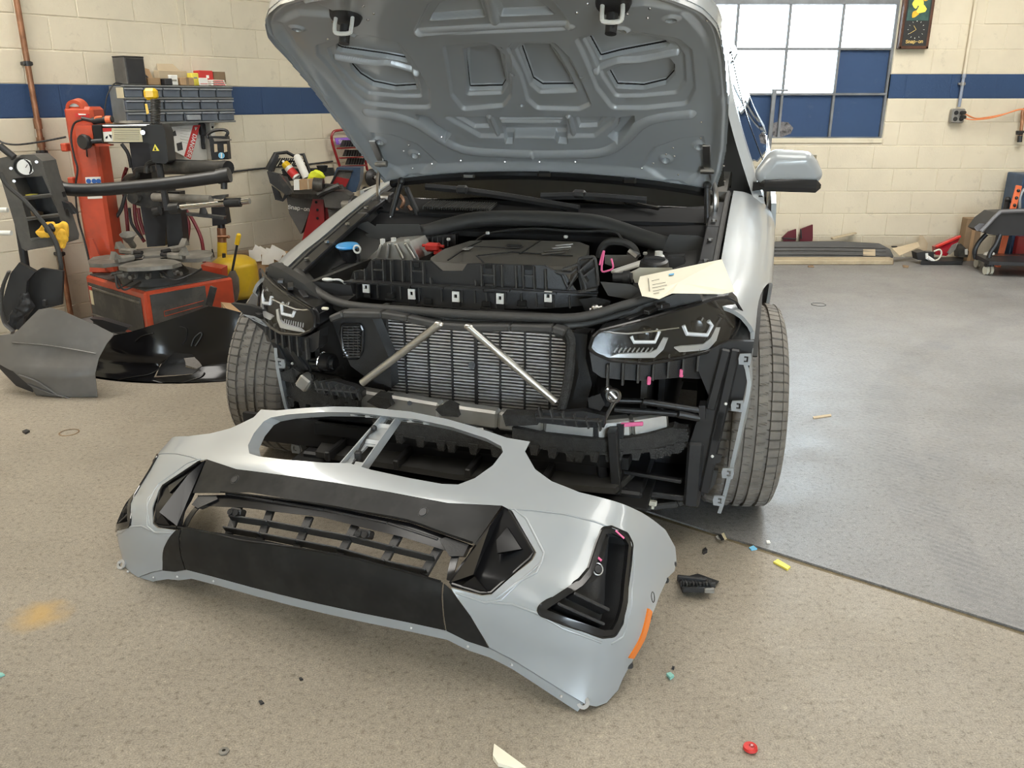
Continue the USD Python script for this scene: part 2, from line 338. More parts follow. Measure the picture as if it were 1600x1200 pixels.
def wall_mat(name, col, dirt, paint_bump=0.35):
    nodes = {"t": ("geometry", {}), "n": ("noise_texture", dict(scale=1.3, detail=6.0, roughness=0.6)), "n2": ("noise_texture", dict(scale=45.0, detail=5.0, roughness=0.7)), "n3": ("noise_texture", dict(scale=7.0, detail=6.0, roughness=0.7)),
        "r": ("rgb_ramp", dict(ramp=[(0.30, np.array(col) * 0.86), (0.55, col), (0.75, np.minimum(np.array(col) * 1.06, 1))])), "d": ("map_range", dict(from_min=0.60, from_max=0.78, to_min=0.0, to_max=0.5, clamp=True)),
        "z": ("separate_xyz", {}), "zr": ("map_range", dict(from_min=0.0, from_max=1.3, to_min=0.42, to_max=0.0, clamp=True)), "zm": ("math", dict(math_type="multiply")), "za": ("math", dict(math_type="add", use_clamp=True)),
        "m": ("mix_color", dict(b=tuple(dirt))), "b": ("bump", dict(strength=paint_bump, distance=0.006)), "p": ("principled_bsdf", dict(roughness=0.55, specular_ior_level=0.35))}
    links = [("t.position", "n.vector"), ("t.position", "n2.vector"), ("t.position", "n3.vector"), ("t.position", "z.vector"), ("n.fac", "r.fac"), ("n3.fac", "d.value"), ("z.z", "zr.value"), ("n.fac", "zm.value1"), ("zr.result", "zm.value2"),
        ("d.result", "za.value1"), ("zm.value", "za.value2"), ("za.value", "m.fac"), ("r.color", "m.a"), ("m.result", "p.base_color"), ("n2.fac", "b.height"), ("b.normal", "p.normal")]
    MAT[name] = usdkit.material(stage, "/World/Looks/" + name, nodes, links, surface="p.BSDF")
wall_mat("wall_cream", (0.70, 0.625, 0.48), (0.36, 0.31, 0.235))
wall_mat("wall_grime", (0.60, 0.53, 0.40), (0.25, 0.21, 0.16))
wall_mat("wall_blue", (0.030, 0.066, 0.150), (0.10, 0.13, 0.19), 0.6)
mat("wall_plain", (0.60, 0.53, 0.40), 0.7)
mat("ceiling_white", (0.66, 0.64, 0.58), 0.8)
mat("mortar", (0.52, 0.45, 0.32), 0.8)

def floor_mat(name, base, rough, blue):
    P = ("t.position",)
    nodes = {"t": ("geometry", {}), "n": ("noise_texture", dict(scale=0.9, detail=7.0, roughness=0.62)), "n2": ("noise_texture", dict(scale=60.0, detail=4.0, roughness=0.7)), "n3": ("noise_texture", dict(scale=260.0, detail=2.0)), "n4": ("noise_texture", dict(scale=4.0, detail=8.0, roughness=0.7)),
        "r": ("rgb_ramp", dict(ramp=[(0.28, np.array(base) * 0.80), (0.5, base), (0.74, np.array(base) * 1.18)])), "r2": ("rgb_ramp", dict(ramp=[(0.30, (0.60, 0.58, 0.55)), (0.46, (0.97, 0.97, 0.97)), (0.60, (1.05, 1.04, 1.02)), (0.74, (1.45, 1.42, 1.34))])),
        "r3": ("rgb_ramp", dict(ramp=[(0.3, (0.68, 0.67, 0.65)), (0.7, (1.3, 1.3, 1.3))])), "m1": ("mix_color", dict(blend_type="multiply", fac=1.0, use_clamp=False)), "m2": ("mix_color", dict(blend_type="multiply", fac=0.8, use_clamp=False)),
        "d": ("map_range", dict(from_min=0.60, from_max=0.80, to_min=0.0, to_max=0.55, clamp=True)), "m3": ("mix_color", dict(b=tuple(blue))),
        "rr": ("map_range", dict(from_min=0.3, from_max=0.7, to_min=rough - 0.10, to_max=rough + 0.14, clamp=True)), "b": ("bump", dict(strength=0.25, distance=0.003)), "p": ("principled_bsdf", dict(specular_ior_level=0.32))}
    links = [("t.position", k + ".vector") for k in ("n", "n2", "n3", "n4")] + [("n.fac", "r.fac"), ("n2.fac", "r2.fac"), ("n3.fac", "r3.fac"), ("r.color", "m3.a"), ("n4.fac", "d.value"), ("d.result", "m3.fac"), ("m3.result", "m1.a"), ("r2.color", "m1.b"), ("m1.result", "m2.a"), ("r3.color", "m2.b"),
        ("n4.fac", "rr.value"), ("rr.result", "p.roughness"), ("n2.fac", "b.height"), ("b.normal", "p.normal")]
    return nodes, links
nd, lk = floor_mat("floor_beige", (0.315, 0.278, 0.226), 0.55, (0.225, 0.198, 0.16))
# an orange stain by the left edge and a faint one above it
STN = gz(60, 962)
nd |= {"sv": ("vector_math", dict(math_type="subtract", vector2=tuple(STN))), "sn": ("noise_texture", dict(scale=14.0, detail=5.0)), "sa": ("vector_math", dict(math_type="length")), "sx": ("math", dict(math_type="multiply_add", value2=0.10, value3=-0.05)),
    "sd": ("math", dict(math_type="add")), "sm": ("map_range", dict(from_min=0.02, from_max=0.09, to_min=0.75, to_max=0.0, clamp=True)), "ms": ("mix_color", dict(b=(0.52, 0.33, 0.10)))}
lk += [("t.position", "sv.vector1"), ("t.position", "sn.vector"), ("sv.vector", "sa.vector1"), ("sn.fac", "sx.value1"), ("sa.value", "sd.value1"), ("sx.value", "sd.value2"), ("sd.value", "sm.value"), ("sm.result", "ms.fac"), ("m2.result", "ms.a"), ("ms.result", "p.base_color")]
MAT["floor_beige"] = usdkit.material(stage, "/World/Looks/floor_beige", nd, lk, surface="p.BSDF")
nd, lk = floor_mat("floor_sheen_grey", (0.225, 0.220, 0.218), 0.42, (0.18, 0.183, 0.20))  # grey and bluish tint paints the window reflection into this slab
# dark tyre marks: two curved bands, broken up by tread
def circ(a, b, c):
    (x1, y1), (x2, y2), (x3, y3) = a, b, c; A = np.array([[x2 - x1, y2 - y1], [x3 - x1, y3 - y1]]); B = 0.5 * np.array([x2 ** 2 - x1 ** 2 + y2 ** 2 - y1 ** 2, x3 ** 2 - x1 ** 2 + y3 ** 2 - y1 ** 2]); o = np.linalg.solve(A, B); return o, math.hypot(x1 - o[0], y1 - o[1])
prev = "m2.result"
for k, (pts, wd, am) in enumerate([(((1560, 505), (1392, 610), (1385, 672)), 0.095, 0.34), (((1600, 610), (1480, 700), (1470, 800)), 0.08, 0.25)]):
    o, r = circ(*[gz(*p)[:2] for p in pts]); q = "k%d" % k
    nd |= {q + "v": ("vector_math", dict(math_type="subtract", vector2=(o[0], o[1], 0))), q + "l": ("vector_math", dict(math_type="length")), q + "d": ("math", dict(math_type="subtract", value2=r)), q + "a": ("math", dict(math_type="absolute")),
        q + "m": ("map_range", dict(from_min=wd * 0.75, from_max=wd * 1.1, to_min=am, to_max=0.0, clamp=True)), q + "w": ("wave_texture", dict(wave_type="bands", bands_direction="diagonal", scale=14.0, distortion=2.0, detail=3.0)), q + "g": ("map_range", dict(from_min=0.2, from_max=0.6, to_min=0.25, to_max=1.0, clamp=True)),
        q + "n": ("map_range", dict(from_min=0.36, from_max=0.62, to_min=0.1, to_max=1.0, clamp=True)), q + "x": ("math", dict(math_type="multiply")), q + "y": ("math", dict(math_type="multiply")), q + "c": ("mix_color", dict(b=(0.115, 0.115, 0.125)))}
    lk += [("t.position", q + "v.vector1"), (q + "v.vector", q + "l.vector1"), (q + "l.value", q + "d.value1"), (q + "d.value", q + "a.value1"), (q + "a.value", q + "m.value"), ("t.position", q + "w.vector"), (q + "w.fac", q + "g.value"), ("n4.fac", q + "n.value"),
        (q + "m.result", q + "x.value1"), (q + "g.result", q + "x.value2"), (q + "x.value", q + "y.value1"), (q + "n.result", q + "y.value2"), (q + "y.value", q + "c.fac"), (prev, q + "c.a")]
    prev = q + "c.result"
lk.append((prev, "p.base_color"))
MAT["floor_sheen_grey"] = usdkit.material(stage, "/World/Looks/floor_sheen_grey", nd, lk, surface="p.BSDF")
nd, lk = floor_mat("joint_dirt", (0.20, 0.165, 0.105), 0.8, (0.12, 0.1, 0.07)); lk.append(("m2.result", "p.base_color"))
MAT["joint_dirt"] = usdkit.material(stage, "/World/Looks/joint_dirt", nd, lk, surface="p.BSDF")

# ================================================================ ROOM
def structure(name, label=None): 
    n = thing(name, None, None, kind="structure")
    if label: tag(n, label)
    return n
X0, X1, Y0, Y1, ZC = -6.0, 6.6, -5.0, 7.8, 3.7
LP = np.array([-2.30, 6.21, 0]); LD = np.array([math.sin(math.radians(39)), math.cos(math.radians(39)), 0]); LN = np.array([LD[1], -LD[0], 0])
def on_left(px, py, off=0.0): return on_plane(px, py, LP + LN * off, LN)
def lw(s, z, off=0.0): return LP + LD * s + LN * off + np.array([0, 0, z])
# floor: two pours with a worn joint between them
fl = structure("floor", "stained concrete floor with a worn joint between a beige slab and one tinted grey for window sheen")
ja, jb = gz(1127, 838)[:2], gz(1600, 988)[:2]; jd = (jb - ja) / np.linalg.norm(jb - ja); jn = np.array([-jd[1], jd[0]])
ts = np.linspace(-9, 9, 160); wob = [ja + jd * t for t in ts]
e1 = [p + jn * (0.011 + 0.008 * meshkit.noise(np.array([t * 3.1, 0, 0]))) for p, t in zip(wob, ts)]; e2 = [p - jn * (0.011 + 0.010 * meshkit.noise(np.array([t * 3.7, 9, 0]))) for p, t in zip(wob, ts)]
room = m3.CrossSection([np.array([(X0 - 1, Y0), (X1, Y0), (X1, Y1 + 0.3), (X0 - 1, Y1 + 0.3)])])
far = m3.CrossSection([np.array(e1 + [ja + jd * 9 + jn * 20, ja - jd * 9 + jn * 20])], m3.FillRule.NonZero) ^ room
near = m3.CrossSection([np.array(e2 + [ja + jd * 9 - jn * 20, ja - jd * 9 - jn * 20])], m3.FillRule.NonZero) ^ room
if far.area() < 1 or near.area() < 1:
    far = m3.CrossSection([np.array((e1 + [ja + jd * 9 + jn * 20, ja - jd * 9 + jn * 20])[::-1])], m3.FillRule.EvenOdd) ^ room; near = m3.CrossSection([np.array((e2 + [ja + jd * 9 - jn * 20, ja - jd * 9 - jn * 20])[::-1])], m3.FillRule.EvenOdd) ^ room
for cs, m in ((far, "floor_sheen_grey"), (near, "floor_beige")):
    s = tm(cs.extrude(0.12)); s.apply_translation([0, 0, -0.12]); part(fl, "slab", s, m, False, label="slab beyond the joint with window sheen painted into its grey" if m == "floor_sheen_grey" else "beige slab in front of the joint")
part(fl, "joint_filler", beam(np.append(ja - jd * 8.9, -0.04), np.append(ja + jd * 8.9, -0.04), 0.06, 0.066, 0), "joint_dirt", False)
# right-hand (far) wall: painted blocks, the window opening left free
WX0, WX1, WZ0, WZ1 = 0.72, 3.30, 1.02, 3.0
def block(p, dx, nrm, w, h, d=0.10, b=0.0035):
    """one wall block whose face is at p (lower corner), running along dx, proud by nrm"""
    c = p + dx * w / 2 + np.array([0, 0, h / 2]) - nrm * d / 2
    return box(c, (w, d, h), b, R=np.stack([dx, -nrm, np.array([0, 0, 1.0])], 1))
EX = np.array([1.0, 0, 0]); EN = np.array([0, -1.0, 0])
wr = structure("wall_right", "cream painted block wall with a blue stripe around the window and clock")
BW, BH, J = 0.40, 0.20, 0.005
for k in range(11):
    z = k * BH; x = 1.60 + (0.2 if k % 2 else 0.0) + 0.036 - 2.8
    while x < 4.95:
        a, b = max(x, -1.01), min(x + BW, 5.0)
        spans = [(a, b)]
        if z + BH > WZ0 + 0.01: spans = [q for q in ((max(a, WX1), b), (a, min(b, WX0))) if q[1] > q[0]]
        for a, b in spans:
            if b - a > 0.05:
                pr = RNG.uniform(-0.0015, 0.0015)
                part(wr, "block", block(np.array([a + J / 2, Y1, z + J / 2]) + EN * pr, EX, EN, b - a - J, BH - J), "wall_blue" if k == 7 else ("wall_grime" if k == 0 else "wall_cream"), False)
        x += BW
fill = [box(((-1.02 + WX0) / 2, Y1 + 0.055, (2.2 + ZC) / 2), (WX0 + 1.02, 0.10, ZC - 2.2)), box(((WX0 + WX1) / 2, Y1 + 0.055, (WZ1 + ZC) / 2), (WX1 - WX0, 0.10, ZC - WZ1)),
        box(((5.0 + X1) / 2, Y1 + 0.055, ZC / 2), (X1 - 5.0, 0.10, ZC)), box(((WX1 + 5.0) / 2, Y1 + 0.055, (2.2 + ZC) / 2), (5.0 - WX1, 0.10, ZC - 2.2))]
part(wr, "plain_infill", fill, "wall_cream", False, label="plain part of the wall outside the picture")
part(wr, "mortar", [box(((-1.02 + 5.0) / 2, Y1 + 0.0535, WZ0 / 2), (6.02, 0.1, WZ0)), box(((WX1 + 5.0) / 2, Y1 + 0.0535, (WZ0 + 2.2) / 2), (5.0 - WX1, 0.1, 2.2 - WZ0)), box(((-1.02 + WX0) / 2, Y1 + 0.0535, (WZ0 + 2.2) / 2), (WX0 + 1.02, 0.1, 2.2 - WZ0))], "wall_cream", False, kind="stuff")
part(wr, "window_sill", box(((WX0 + WX1) / 2, Y1 + 0.06, WZ0 + 0.022), (WX1 - WX0, 0.14, 0.044), 0.006), "wall_cream", False)
part(wr, "stripe_joint", [box(((WX1 + 5.0) / 2, Y1 + 0.0528, 1.5), (5.0 - WX1, 0.1, 0.2)), box(((-1.02 + WX0) / 2, Y1 + 0.0528, 1.5), (WX0 + 1.02, 0.1, 0.2))], "wall_blue", False, kind="stuff")
# left wall
wl = structure("wall_left", "cream painted block wall with a blue stripe behind the tire machines")
BW2, BH2, ZB = 0.37, 0.197, 1.283
for k in range(-7, 5):
    z = ZB + k * BH2; h = BH2
    if z < 0: h = BH2 + z; z = 0.0
    s = 0.462 - 0.37 * 8 + (0.0 if k % 2 else 0.185)
    while s < 1.66:
        a, b = max(s, -1.9), min(s + BW2, 1.66)
        if b - a > 0.05 and h > 0.03:
            pr = RNG.uniform(-0.0015, 0.0015)
            part(wl, "block", block(lw(a + J / 2, z + J / 2, pr), LD, LN, b - a - J, h - J), "wall_blue" if k == 0 else ("wall_grime" if k < -5 else "wall_cream"), False)
        s += BW2
ztop = ZB + 5 * BH2
def lbox(s0, s1, z0, z1, off, d=0.1): return box(lw((s0 + s1) / 2, (z0 + z1) / 2, off - d / 2), (s1 - s0, d, z1 - z0), R=np.stack([LD, -LN, np.array([0, 0, 1.0])], 1))
part(wl, "plain_infill", [lbox(-6.5, -1.9, 0, ZC, -0.004), lbox(-1.9, 1.66, ztop, ZC, -0.004), lbox(1.66, 2.06, 0, ZC, -0.004)], "wall_cream", False, label="plain part of the wall outside the picture")
part(wl, "mortar", lbox(-1.9, 1.66, 0, ztop, -0.0035, 0.09), "wall_cream", False, kind="stuff")
part(wl, "stripe_joint", lbox(-1.9, 1.66, ZB, ZB + BH2, -0.0028, 0.09), "wall_blue", False, kind="stuff")
part(wl, "expansion_seam", lbox(lw_s := 0.036, 0.052, ZB + 2 * BH2 + 0.01, ztop, 0.004, 0.012), "wall_cream", False)
# the rest of the shell, behind the camera
for n, c, s in (("wall_side", (X1 + 0.05, (Y0 + Y1) / 2, ZC / 2), (0.1, Y1 - Y0, ZC)), ("wall_far_left", (X0 - 0.45, -1.0, ZC / 2), (0.1, 8.4, ZC))):
    w = structure(n); part(w, "surface", box(c, s), "wall_plain", False)
wn_ = structure("wall_near")   # behind the camera, with an unseen open bay door added for bluish front light
DX0, DX1, DZ = 0.2, 2.7, 2.5
for a, b, c, d in ((X0, DX0, 0, ZC), (DX1, X1, 0, ZC), (DX0, DX1, DZ, ZC)): part(wn_, "surface", box(((a + b) / 2, Y0 - 0.05, (c + d) / 2), (b - a, 0.1, d - c)), "wall_plain", False)
og = structure("outside_ground"); part(og, "apron", box((1.0, Y0 - 6.1, -0.1), (26, 12, 0.1)), "mortar", False)
cl = structure("ceiling"); part(cl, "surface", box(((X0 + X1) / 2 - 0.3, (Y0 + Y1) / 2, ZC + 0.05), (X1 - X0 + 1.2, Y1 - Y0 + 0.4, 0.1)), "ceiling_white", False)
# steel window: some panes clear, some painted blue
wn = structure("window_1", "steel framed window with clear panes above blue painted panes")
cols = [WX0, 1.15, 1.60, 2.035, 2.375, 2.83, WX1 - 0.01]; cols = [0.74, 1.09, 1.50, 1.93, 2.375, 2.83, 3.285]; rows = [1.065, 1.435, 1.805, 2.18, 2.58, 2.98]
YW = Y1 + 0.03
for x in cols: part(wn, "mullion", box((x, YW, (rows[0] + rows[-1]) / 2), (0.022, 0.035, rows[-1] - rows[0]), 0.003), "frame_steel", False)
for j, z in enumerate(rows): part(wn, "glazing_bar", box(((cols[0] + cols[-1]) / 2, YW - 0.002, z), (cols[-1] - cols[0], 0.035, 0.045 if j == 3 else 0.020), 0.003), "frame_steel", False)
for i in range(len(cols) - 1):
    for j in range(len(rows) - 1):
        blue = j == 0 or (j == 1 and i == len(cols) - 2)
        part(wn, "pane", box(((cols[i] + cols[i + 1]) / 2, YW + 0.012, (rows[j] + rows[j + 1]) / 2), (cols[i + 1] - cols[i] - 0.018, 0.004, rows[j + 1] - rows[j] - 0.016)), "wall_blue" if blue else "window_glass", False, label="pane painted blue" if blue else None)
P_ = [gy(a, b, YW) for a, b in ((1207, 193), (1216, 190), (1232, 191), (1240, 200), (1236, 209), (1222, 214), (1208, 215))]
part(wn, "peeled_patch", plate([p * [1, 0, 1] + [0, YW + 0.0085, 0] for p in P_], 0.001, (0, 1, 0)), "peeled_paint", False, label="patch of peeled paint on a blue pane")

# ================================================================ CAR
from scipy.interpolate import PchipInterpolator as Pch
car = thing("car", "light grey suv with its bonnet raised and its front bumper cover removed", "car", CO, -CAR_A)
def cp(parent, name, mesh, m, smooth=30, label=None, kind=None): return part(parent, name, mesh, m, smooth, label, kind, local=True)
def pts_y(px, y): return [cy(a, b, y) for a, b in px]
def fplate(px, y, thick, holes=(), local=False):
    """a plate facing the car's nose: outline by pixel at depth y (a number, or a function of x), thickness towards the tail"""
    y0 = y if np.ndim(y) == 0 and not callable(y) else None
    def pt(a, b):
        if y0 is not None: return cy(a, b, y0)[[0, 2]]
        q = 0.0 if not callable(y) else float(y(0.0)); p = cy(a, b, q)
        for _ in range(12): p = cy(a, b, float(y(p[0])))
        return p[[0, 2]]
    P = [pt(*q) for q in px]; Hs = [[pt(*q) for q in h] for h in holes]
    if y0 is not None: return warp(P, thick, lambda u, v, w: np.stack([u, y0 + w, v], 1), 5.0, Hs)
    return warp(P, thick, lambda u, v, w: np.stack([u, y(u) + w, v], 1), 0.04, Hs)
def zplate(px, z, thick, holes=()):
    P = [cz(a, b, z)[:2] for a, b in px]; return warp(P, thick, lambda u, v, w: np.stack([u, v, z - w], 1), 5.0, [[cz(a, b, z)[:2] for a, b in h] for h in holes])
ZT = Pch([-0.6, -0.35, 0.0, 0.3, 0.55, 0.8, 1.2], [0.74, 0.80, 0.87, 0.945, 1.0, 1.04, 1.07])
def xs(y): return 0.945 - 0.20 * np.clip(-y, 0, 1) ** 1.2
def fender_fn(y, t, w):
    zs = ZT(y) - 0.16; a = np.clip(t / 0.25, 0, 1) * PI / 2; z = np.where(t > 0, zs + 0.16 * np.sin(a), zs + t)
    x1 = xs(y); xg = 0.765 - 0.12 * np.clip(-y - 0.1, 0, 1); x = np.where(t > 0, xg + (x1 - xg) * np.cos(a), x1 - 0.03 * (np.clip(-t, 0, 1) / 0.45) ** 2)
    x = x + np.where(y < -0.3, (0.035 * np.clip((0.68 - z) / 0.1, 0, 1) - 0.06 * np.clip(0.62 - z, 0, 1)) * np.clip((-0.3 - y) / 0.12, 0, 1), 0)
    nx = np.where(t > 0, np.cos(a), 1.0); nz = np.where(t > 0, np.sin(a), 0.0)
    return np.stack([x + nx * w, y, z + nz * w], 1)
def zt_(y, z): return (y, z - (float(ZT(y)) - 0.16))
arch = [(0.432 * math.cos(a), 0.364 + 0.432 * math.sin(a)) for a in np.linspace(math.radians(212), math.radians(-14), 36)]
fend = [(0.74, 0.25), (0.3, 0.25), (0.0, 0.25), (-0.30, 0.25), (-0.345, 0.20), (-0.31, 0.12), (-0.285, 0.05), zt_(-0.30, 0.66), zt_(-0.44, 0.64), zt_(-0.465, 0.5), zt_(-0.462, 0.364), zt_(-0.44, 0.24), zt_(-0.41, 0.125)] + [zt_(*p) for p in arch] + [zt_(0.44, 0.25), zt_(0.74, 0.25)]
fender = warp(fend, 0.012, fender_fn, 0.035, z0=-0.012)
def left_shift(m):
    v = np.array(m.vertices); v[:, 0] += 0.185 * np.clip((-0.18 - v[:, 1]) / 0.18, 0, 1) * np.clip((0.72 - v[:, 2]) / 0.08, 0, 1); return trimesh.Trimesh(v, m.faces, process=False)
cp(car, "fender", fender, "grey_paint", 40); cp(car, "fender", left_shift(flip(fender)), "grey_paint", 40)
lipp = lambda y, t, w: fender_fn(y, t, w)
for sg in (1, -1):
    q = fender_fn(np.linspace(0.73, -0.3, 30), np.full(30, 0.252), np.full(30, -0.004)); q[:, 0] *= sg
    cp(car, "gutter_seal", tube(q - np.array([sg * 0.02, 0, 0.004]), 0.011, 6, 2), "rubber")
    # arch clips on the front flange of the fender
    for (a, b) in ((1168, 561), (1156, 634), (1141, 739), (1127, 782)):
        p = cy(a, b, -0.47); p = np.array([p[0] - 0.006, -0.475, p[2]]) * [sg, 1, 1]
        c = prism([(-0.017, -0.017), (0.014, -0.018), (0.017, 0.0), (0.014, 0.018), (-0.017, 0.014), (-0.020, 0)], 0.006, [[(-0.004, -0.009), (0.008, -0.009), (0.008, 0.009), (-0.004, 0.009), (-0.004, 0.004), (0.003, 0.004), (0.003, -0.004), (-0.004, -0.004)]])
        v = np.asarray(c.vertices); c = trimesh.Trimesh(np.stack([v[:, 0] * sg + p[0], v[:, 2] + p[1], v[:, 1] + p[2]], 1), c.faces, process=False); c.fix_normals()
        cp(car, "fender_clip", c if sg > 0 else left_shift(c), "drawer_lip", False, label="pale metal clip on the edge of the wheel arch")
# doors and quarter panels
def side_fn(y, t, w):
    x = 0.945 - 0.05 * np.clip((y - 2.9) / 0.8, 0, 1) ** 2 - 0.035 * np.clip((0.75 - t) / 0.5, 0, 1) ** 2 - 0.05 * np.clip((t - 0.92) / 0.2, 0, 1) ** 2 - 0.012 * np.exp(-((t - 0.62) / 0.07) ** 2)
    return np.stack([x + w, y, t], 1)
def belt(y): return 1.0 + 0.055 * (y - 0.7)
rarch = [(2.864 + 0.43 * math.cos(a), 0.364 + 0.43 * math.sin(a)) for a in np.linspace(math.radians(196), math.radians(-16), 30)]
for nm, poly in (("front_door", [(0.75, 0.27), (1.77, 0.27), (1.77, belt(1.77)), (0.75, 0.985)]), ("rear_door", [(1.78, 0.27), (2.38, 0.27), (2.50, 0.62), (2.62, 0.80), (2.70, belt(2.7)), (1.78, belt(1.78))]),
                 ("quarter_panel", [(2.39, 0.27)] + rarch + [(3.30, 0.25), (3.66, 0.40), (3.72, 0.8), (3.66, 1.17), (2.71, belt(2.71)), (2.63, 0.80), (2.51, 0.62)])):
    m = warp(poly, 0.02, side_fn, 0.08, z0=-0.02)
    for sg in (1, -1): cp(car, nm, m if sg > 0 else flip(m), "grey_paint", 40)
for sg in (1, -1):
    cp(car, "sill_cladding", box((sg * 0.905, 1.4, 0.235), (0.06, 1.9, 0.11), 0.015), "black_plastic")
    cp(car, "window_trim", tube([(sg * 0.875 + (0.07 if sg < 0 else 0), y, belt(y) + 0.006) for y in (0.72, 1.2, 1.8, 2.4, 2.9, 3.3)], 0.012, 6, 3), "black_gloss")
    # greenhouse
    def gsh(m): m.apply_translation([0.07, 0, 0]); return m
    gl = lambda y, t, w: np.stack([0.865 - 0.225 * t - 0.02 * np.sin(PI * t) + 0.02 + w, y, belt(y) + (1.60 - belt(y)) * t + 0.06 * np.sin(PI * np.clip((y - 1.2) / 2.4, 0, 1)) * t], 1)
    m = warp([(0.84, 0.02), (1.70, 0.02), (1.70, 0.96), (1.50, 0.95), (1.12, 0.55)], 0.004, gl, 0.08); cp(car, "side_window", m if sg > 0 else gsh(flip(m)), "car_glass", 40)
    m = warp([(1.76, 0.02), (2.65, 0.02), (2.65, 0.96), (1.76, 0.97)], 0.004, gl, 0.08); cp(car, "side_window", m if sg > 0 else gsh(flip(m)), "car_glass", 40)
    m = warp([(2.70, 0.02), (3.25, 0.1), (2.9, 0.96), (2.70, 0.96)], 0.004, gl, 0.08); cp(car, "side_window", m if sg > 0 else gsh(flip(m)), "car_glass", 40)
    m = warp([(1.69, 0.0), (1.77, 0.0), (1.77, 1.0), (1.69, 1.0)], 0.012, gl, 0.08, z0=-0.006); cp(car, "door_pillar", m if sg > 0 else gsh(flip(m)), "black_gloss", 40)
    m = warp([(0.70, -0.02), (0.83, 0.0), (1.11, 0.56), (1.49, 0.97), (3.0, 0.97), (3.35, 0.05), (3.66, 0.12), (3.3, 1.04), (1.40, 1.04), (1.03, 0.62)], 0.04, gl, 0.05, z0=-0.036); cp(car, "roof_pillar", m if sg > 0 else gsh(flip(m)), "grey_paint", 40)
roof = lambda u, y, w: np.stack([u, y, 1.615 + 0.055 * np.sin(PI * np.clip((y - 1.1) / 2.7, 0, 1)) - 0.06 * (u / 0.64) ** 4 + w], 1)
cp(car, "roof_panel", warp([(-0.63, 1.42), (0.63, 1.42), (0.63, 3.4), (-0.63, 3.4)], 0.02, roof, 0.08), "grey_paint", 40)
def ws(u, t, w): k = 1 - 0.13 * t; return np.stack([u * k, 0.66 + 0.80 * t + 0.13 * (u / 0.75) ** 2 * (1 - 0.3 * t) - 0.13 + w * 0.6, 0.985 + 0.635 * t - 0.02 * (u / 0.75) ** 2 + w * 0.8], 1)
cp(car, "windscreen", warp([(-0.74, 0.0), (0.74, 0.0), (0.72, 1.0), (-0.72, 1.0)], 0.006, ws, 0.08), "car_glass", 40)
cp(car, "tailgate", [hull([(sx * 0.86, 3.66, 0.35) for sx in (-1, 1)] + [(sx * 0.86, 3.72, 1.1) for sx in (-1, 1)] + [(sx * 0.66, 3.36, 1.6) for sx in (-1, 1)] + [(sx * 0.86, 3.6, 0.35) for sx in (-1, 1)] + [(sx * 0.66, 3.3, 1.6) for sx in (-1, 1)])], "grey_paint")
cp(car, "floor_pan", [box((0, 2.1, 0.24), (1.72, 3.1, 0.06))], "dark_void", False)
cp(car, "dashboard", warp([(-0.74, 0.70), (0.74, 0.70), (0.74, 1.15), (-0.74, 1.15)], 0.06, lambda u, y, w: np.stack([u, y, 0.99 + 0.10 * np.sin(PI * np.clip((y - 0.6) / 0.75, 0, 1)) - w], 1), 0.08), "interior_trim", 40)
cp(car, "seat", [box((sx * 0.38, 1.95, 0.95), (0.48, 0.18, 0.75), 0.06) for sx in (-1, 1)], "interior_trim"); cp(car, "seat", [box((sx * 0.38, 1.95, 1.45), (0.26, 0.12, 0.2), 0.04) for sx in (-1, 1)], "interior_trim")
cp(car, "dashboard_paper", plate([cy(a, b, 0.74) for a, b in ((978, 275), (1000, 277), (1050, 284), (1097, 292), (1045, 294), (975, 286))], 0.002), "paper", False, label="white paper lying under the windscreen")
# wheels
def make_tire(seed):
    W = 0.122; R = 0.364
    prof = [(0.245, -0.098), (0.262, -0.112), (0.30, -0.124), (0.328, -0.121), (0.346, -0.113), (0.3565, -0.100)]
    def crown(x): return R - 0.010 * (abs(x) / 0.1) ** 2.4
    for a, b in ((-0.099, -0.066), (-0.053, -0.0245), (-0.0115, 0.0115), (0.0245, 0.053), (0.066, 0.099)):
        prof += [(crown(a) - 0.009, a - 0.0012), (crown(a), a), (crown((a + b) / 2), (a + b) / 2), (crown(b), b), (crown(b) - 0.009, b + 0.0012)]
    prof += [(0.3565, 0.100), (0.346, 0.113), (0.328, 0.121), (0.30, 0.124), (0.262, 0.112), (0.245, 0.098)]
    prof = np.array(prof); n = 576; th = np.arange(n) * 2 * PI / n; Rr, X = prof[:, 0], prof[:, 1]
    r = np.repeat(Rr[None], n, 0); side = np.abs(X) > 0.062
    for j in range(len(X)):
        if Rr[j] < 0.340: continue
        ph = (np.arange(n) + (2 if X[j] > 0 else 0) + (0 if side[j] else int(60 * X[j]) + 3)) % 8
        if side[j]: r[:, j] -= np.where(ph == 0, 0.0065, 0)
        elif Rr[j] > crown(X[j]) - 0.002: r[:, j] -= np.where(ph == 0, 0.0045, 0)
    V = np.stack([np.repeat(X[None], n, 0), r * np.cos(th)[:, None], r * np.sin(th)[:, None]], 2).reshape(-1, 3); k = len(X); F = []
    i, j = np.meshgrid(np.arange(n), np.arange(k - 1), indexing="ij"); a = i * k + j; b = ((i + 1) % n) * k + j
    F = np.concatenate([np.stack([a, b, b + 1], -1).reshape(-1, 3), np.stack([a, b + 1, a + 1], -1).reshape(-1, 3)])
    m = trimesh.Trimesh(V, F, process=False); return m
tire = make_tire(0)
rim_prof = [(0.0, 0.05), (0.06, 0.055), (0.08, 0.04), (0.20, 0.05), (0.235, 0.085), (0.25, 0.095), (0.25, -0.095), (0.235, -0.09), (0.22, -0.05), (0.22, 0.02), (0.0, 0.02)]
rim = trimesh.creation.revolve(np.array(rim_prof[::-1]), sections=40); rim.apply_transform(trimesh.transformations.rotation_matrix(PI / 2, [0, 1, 0]))
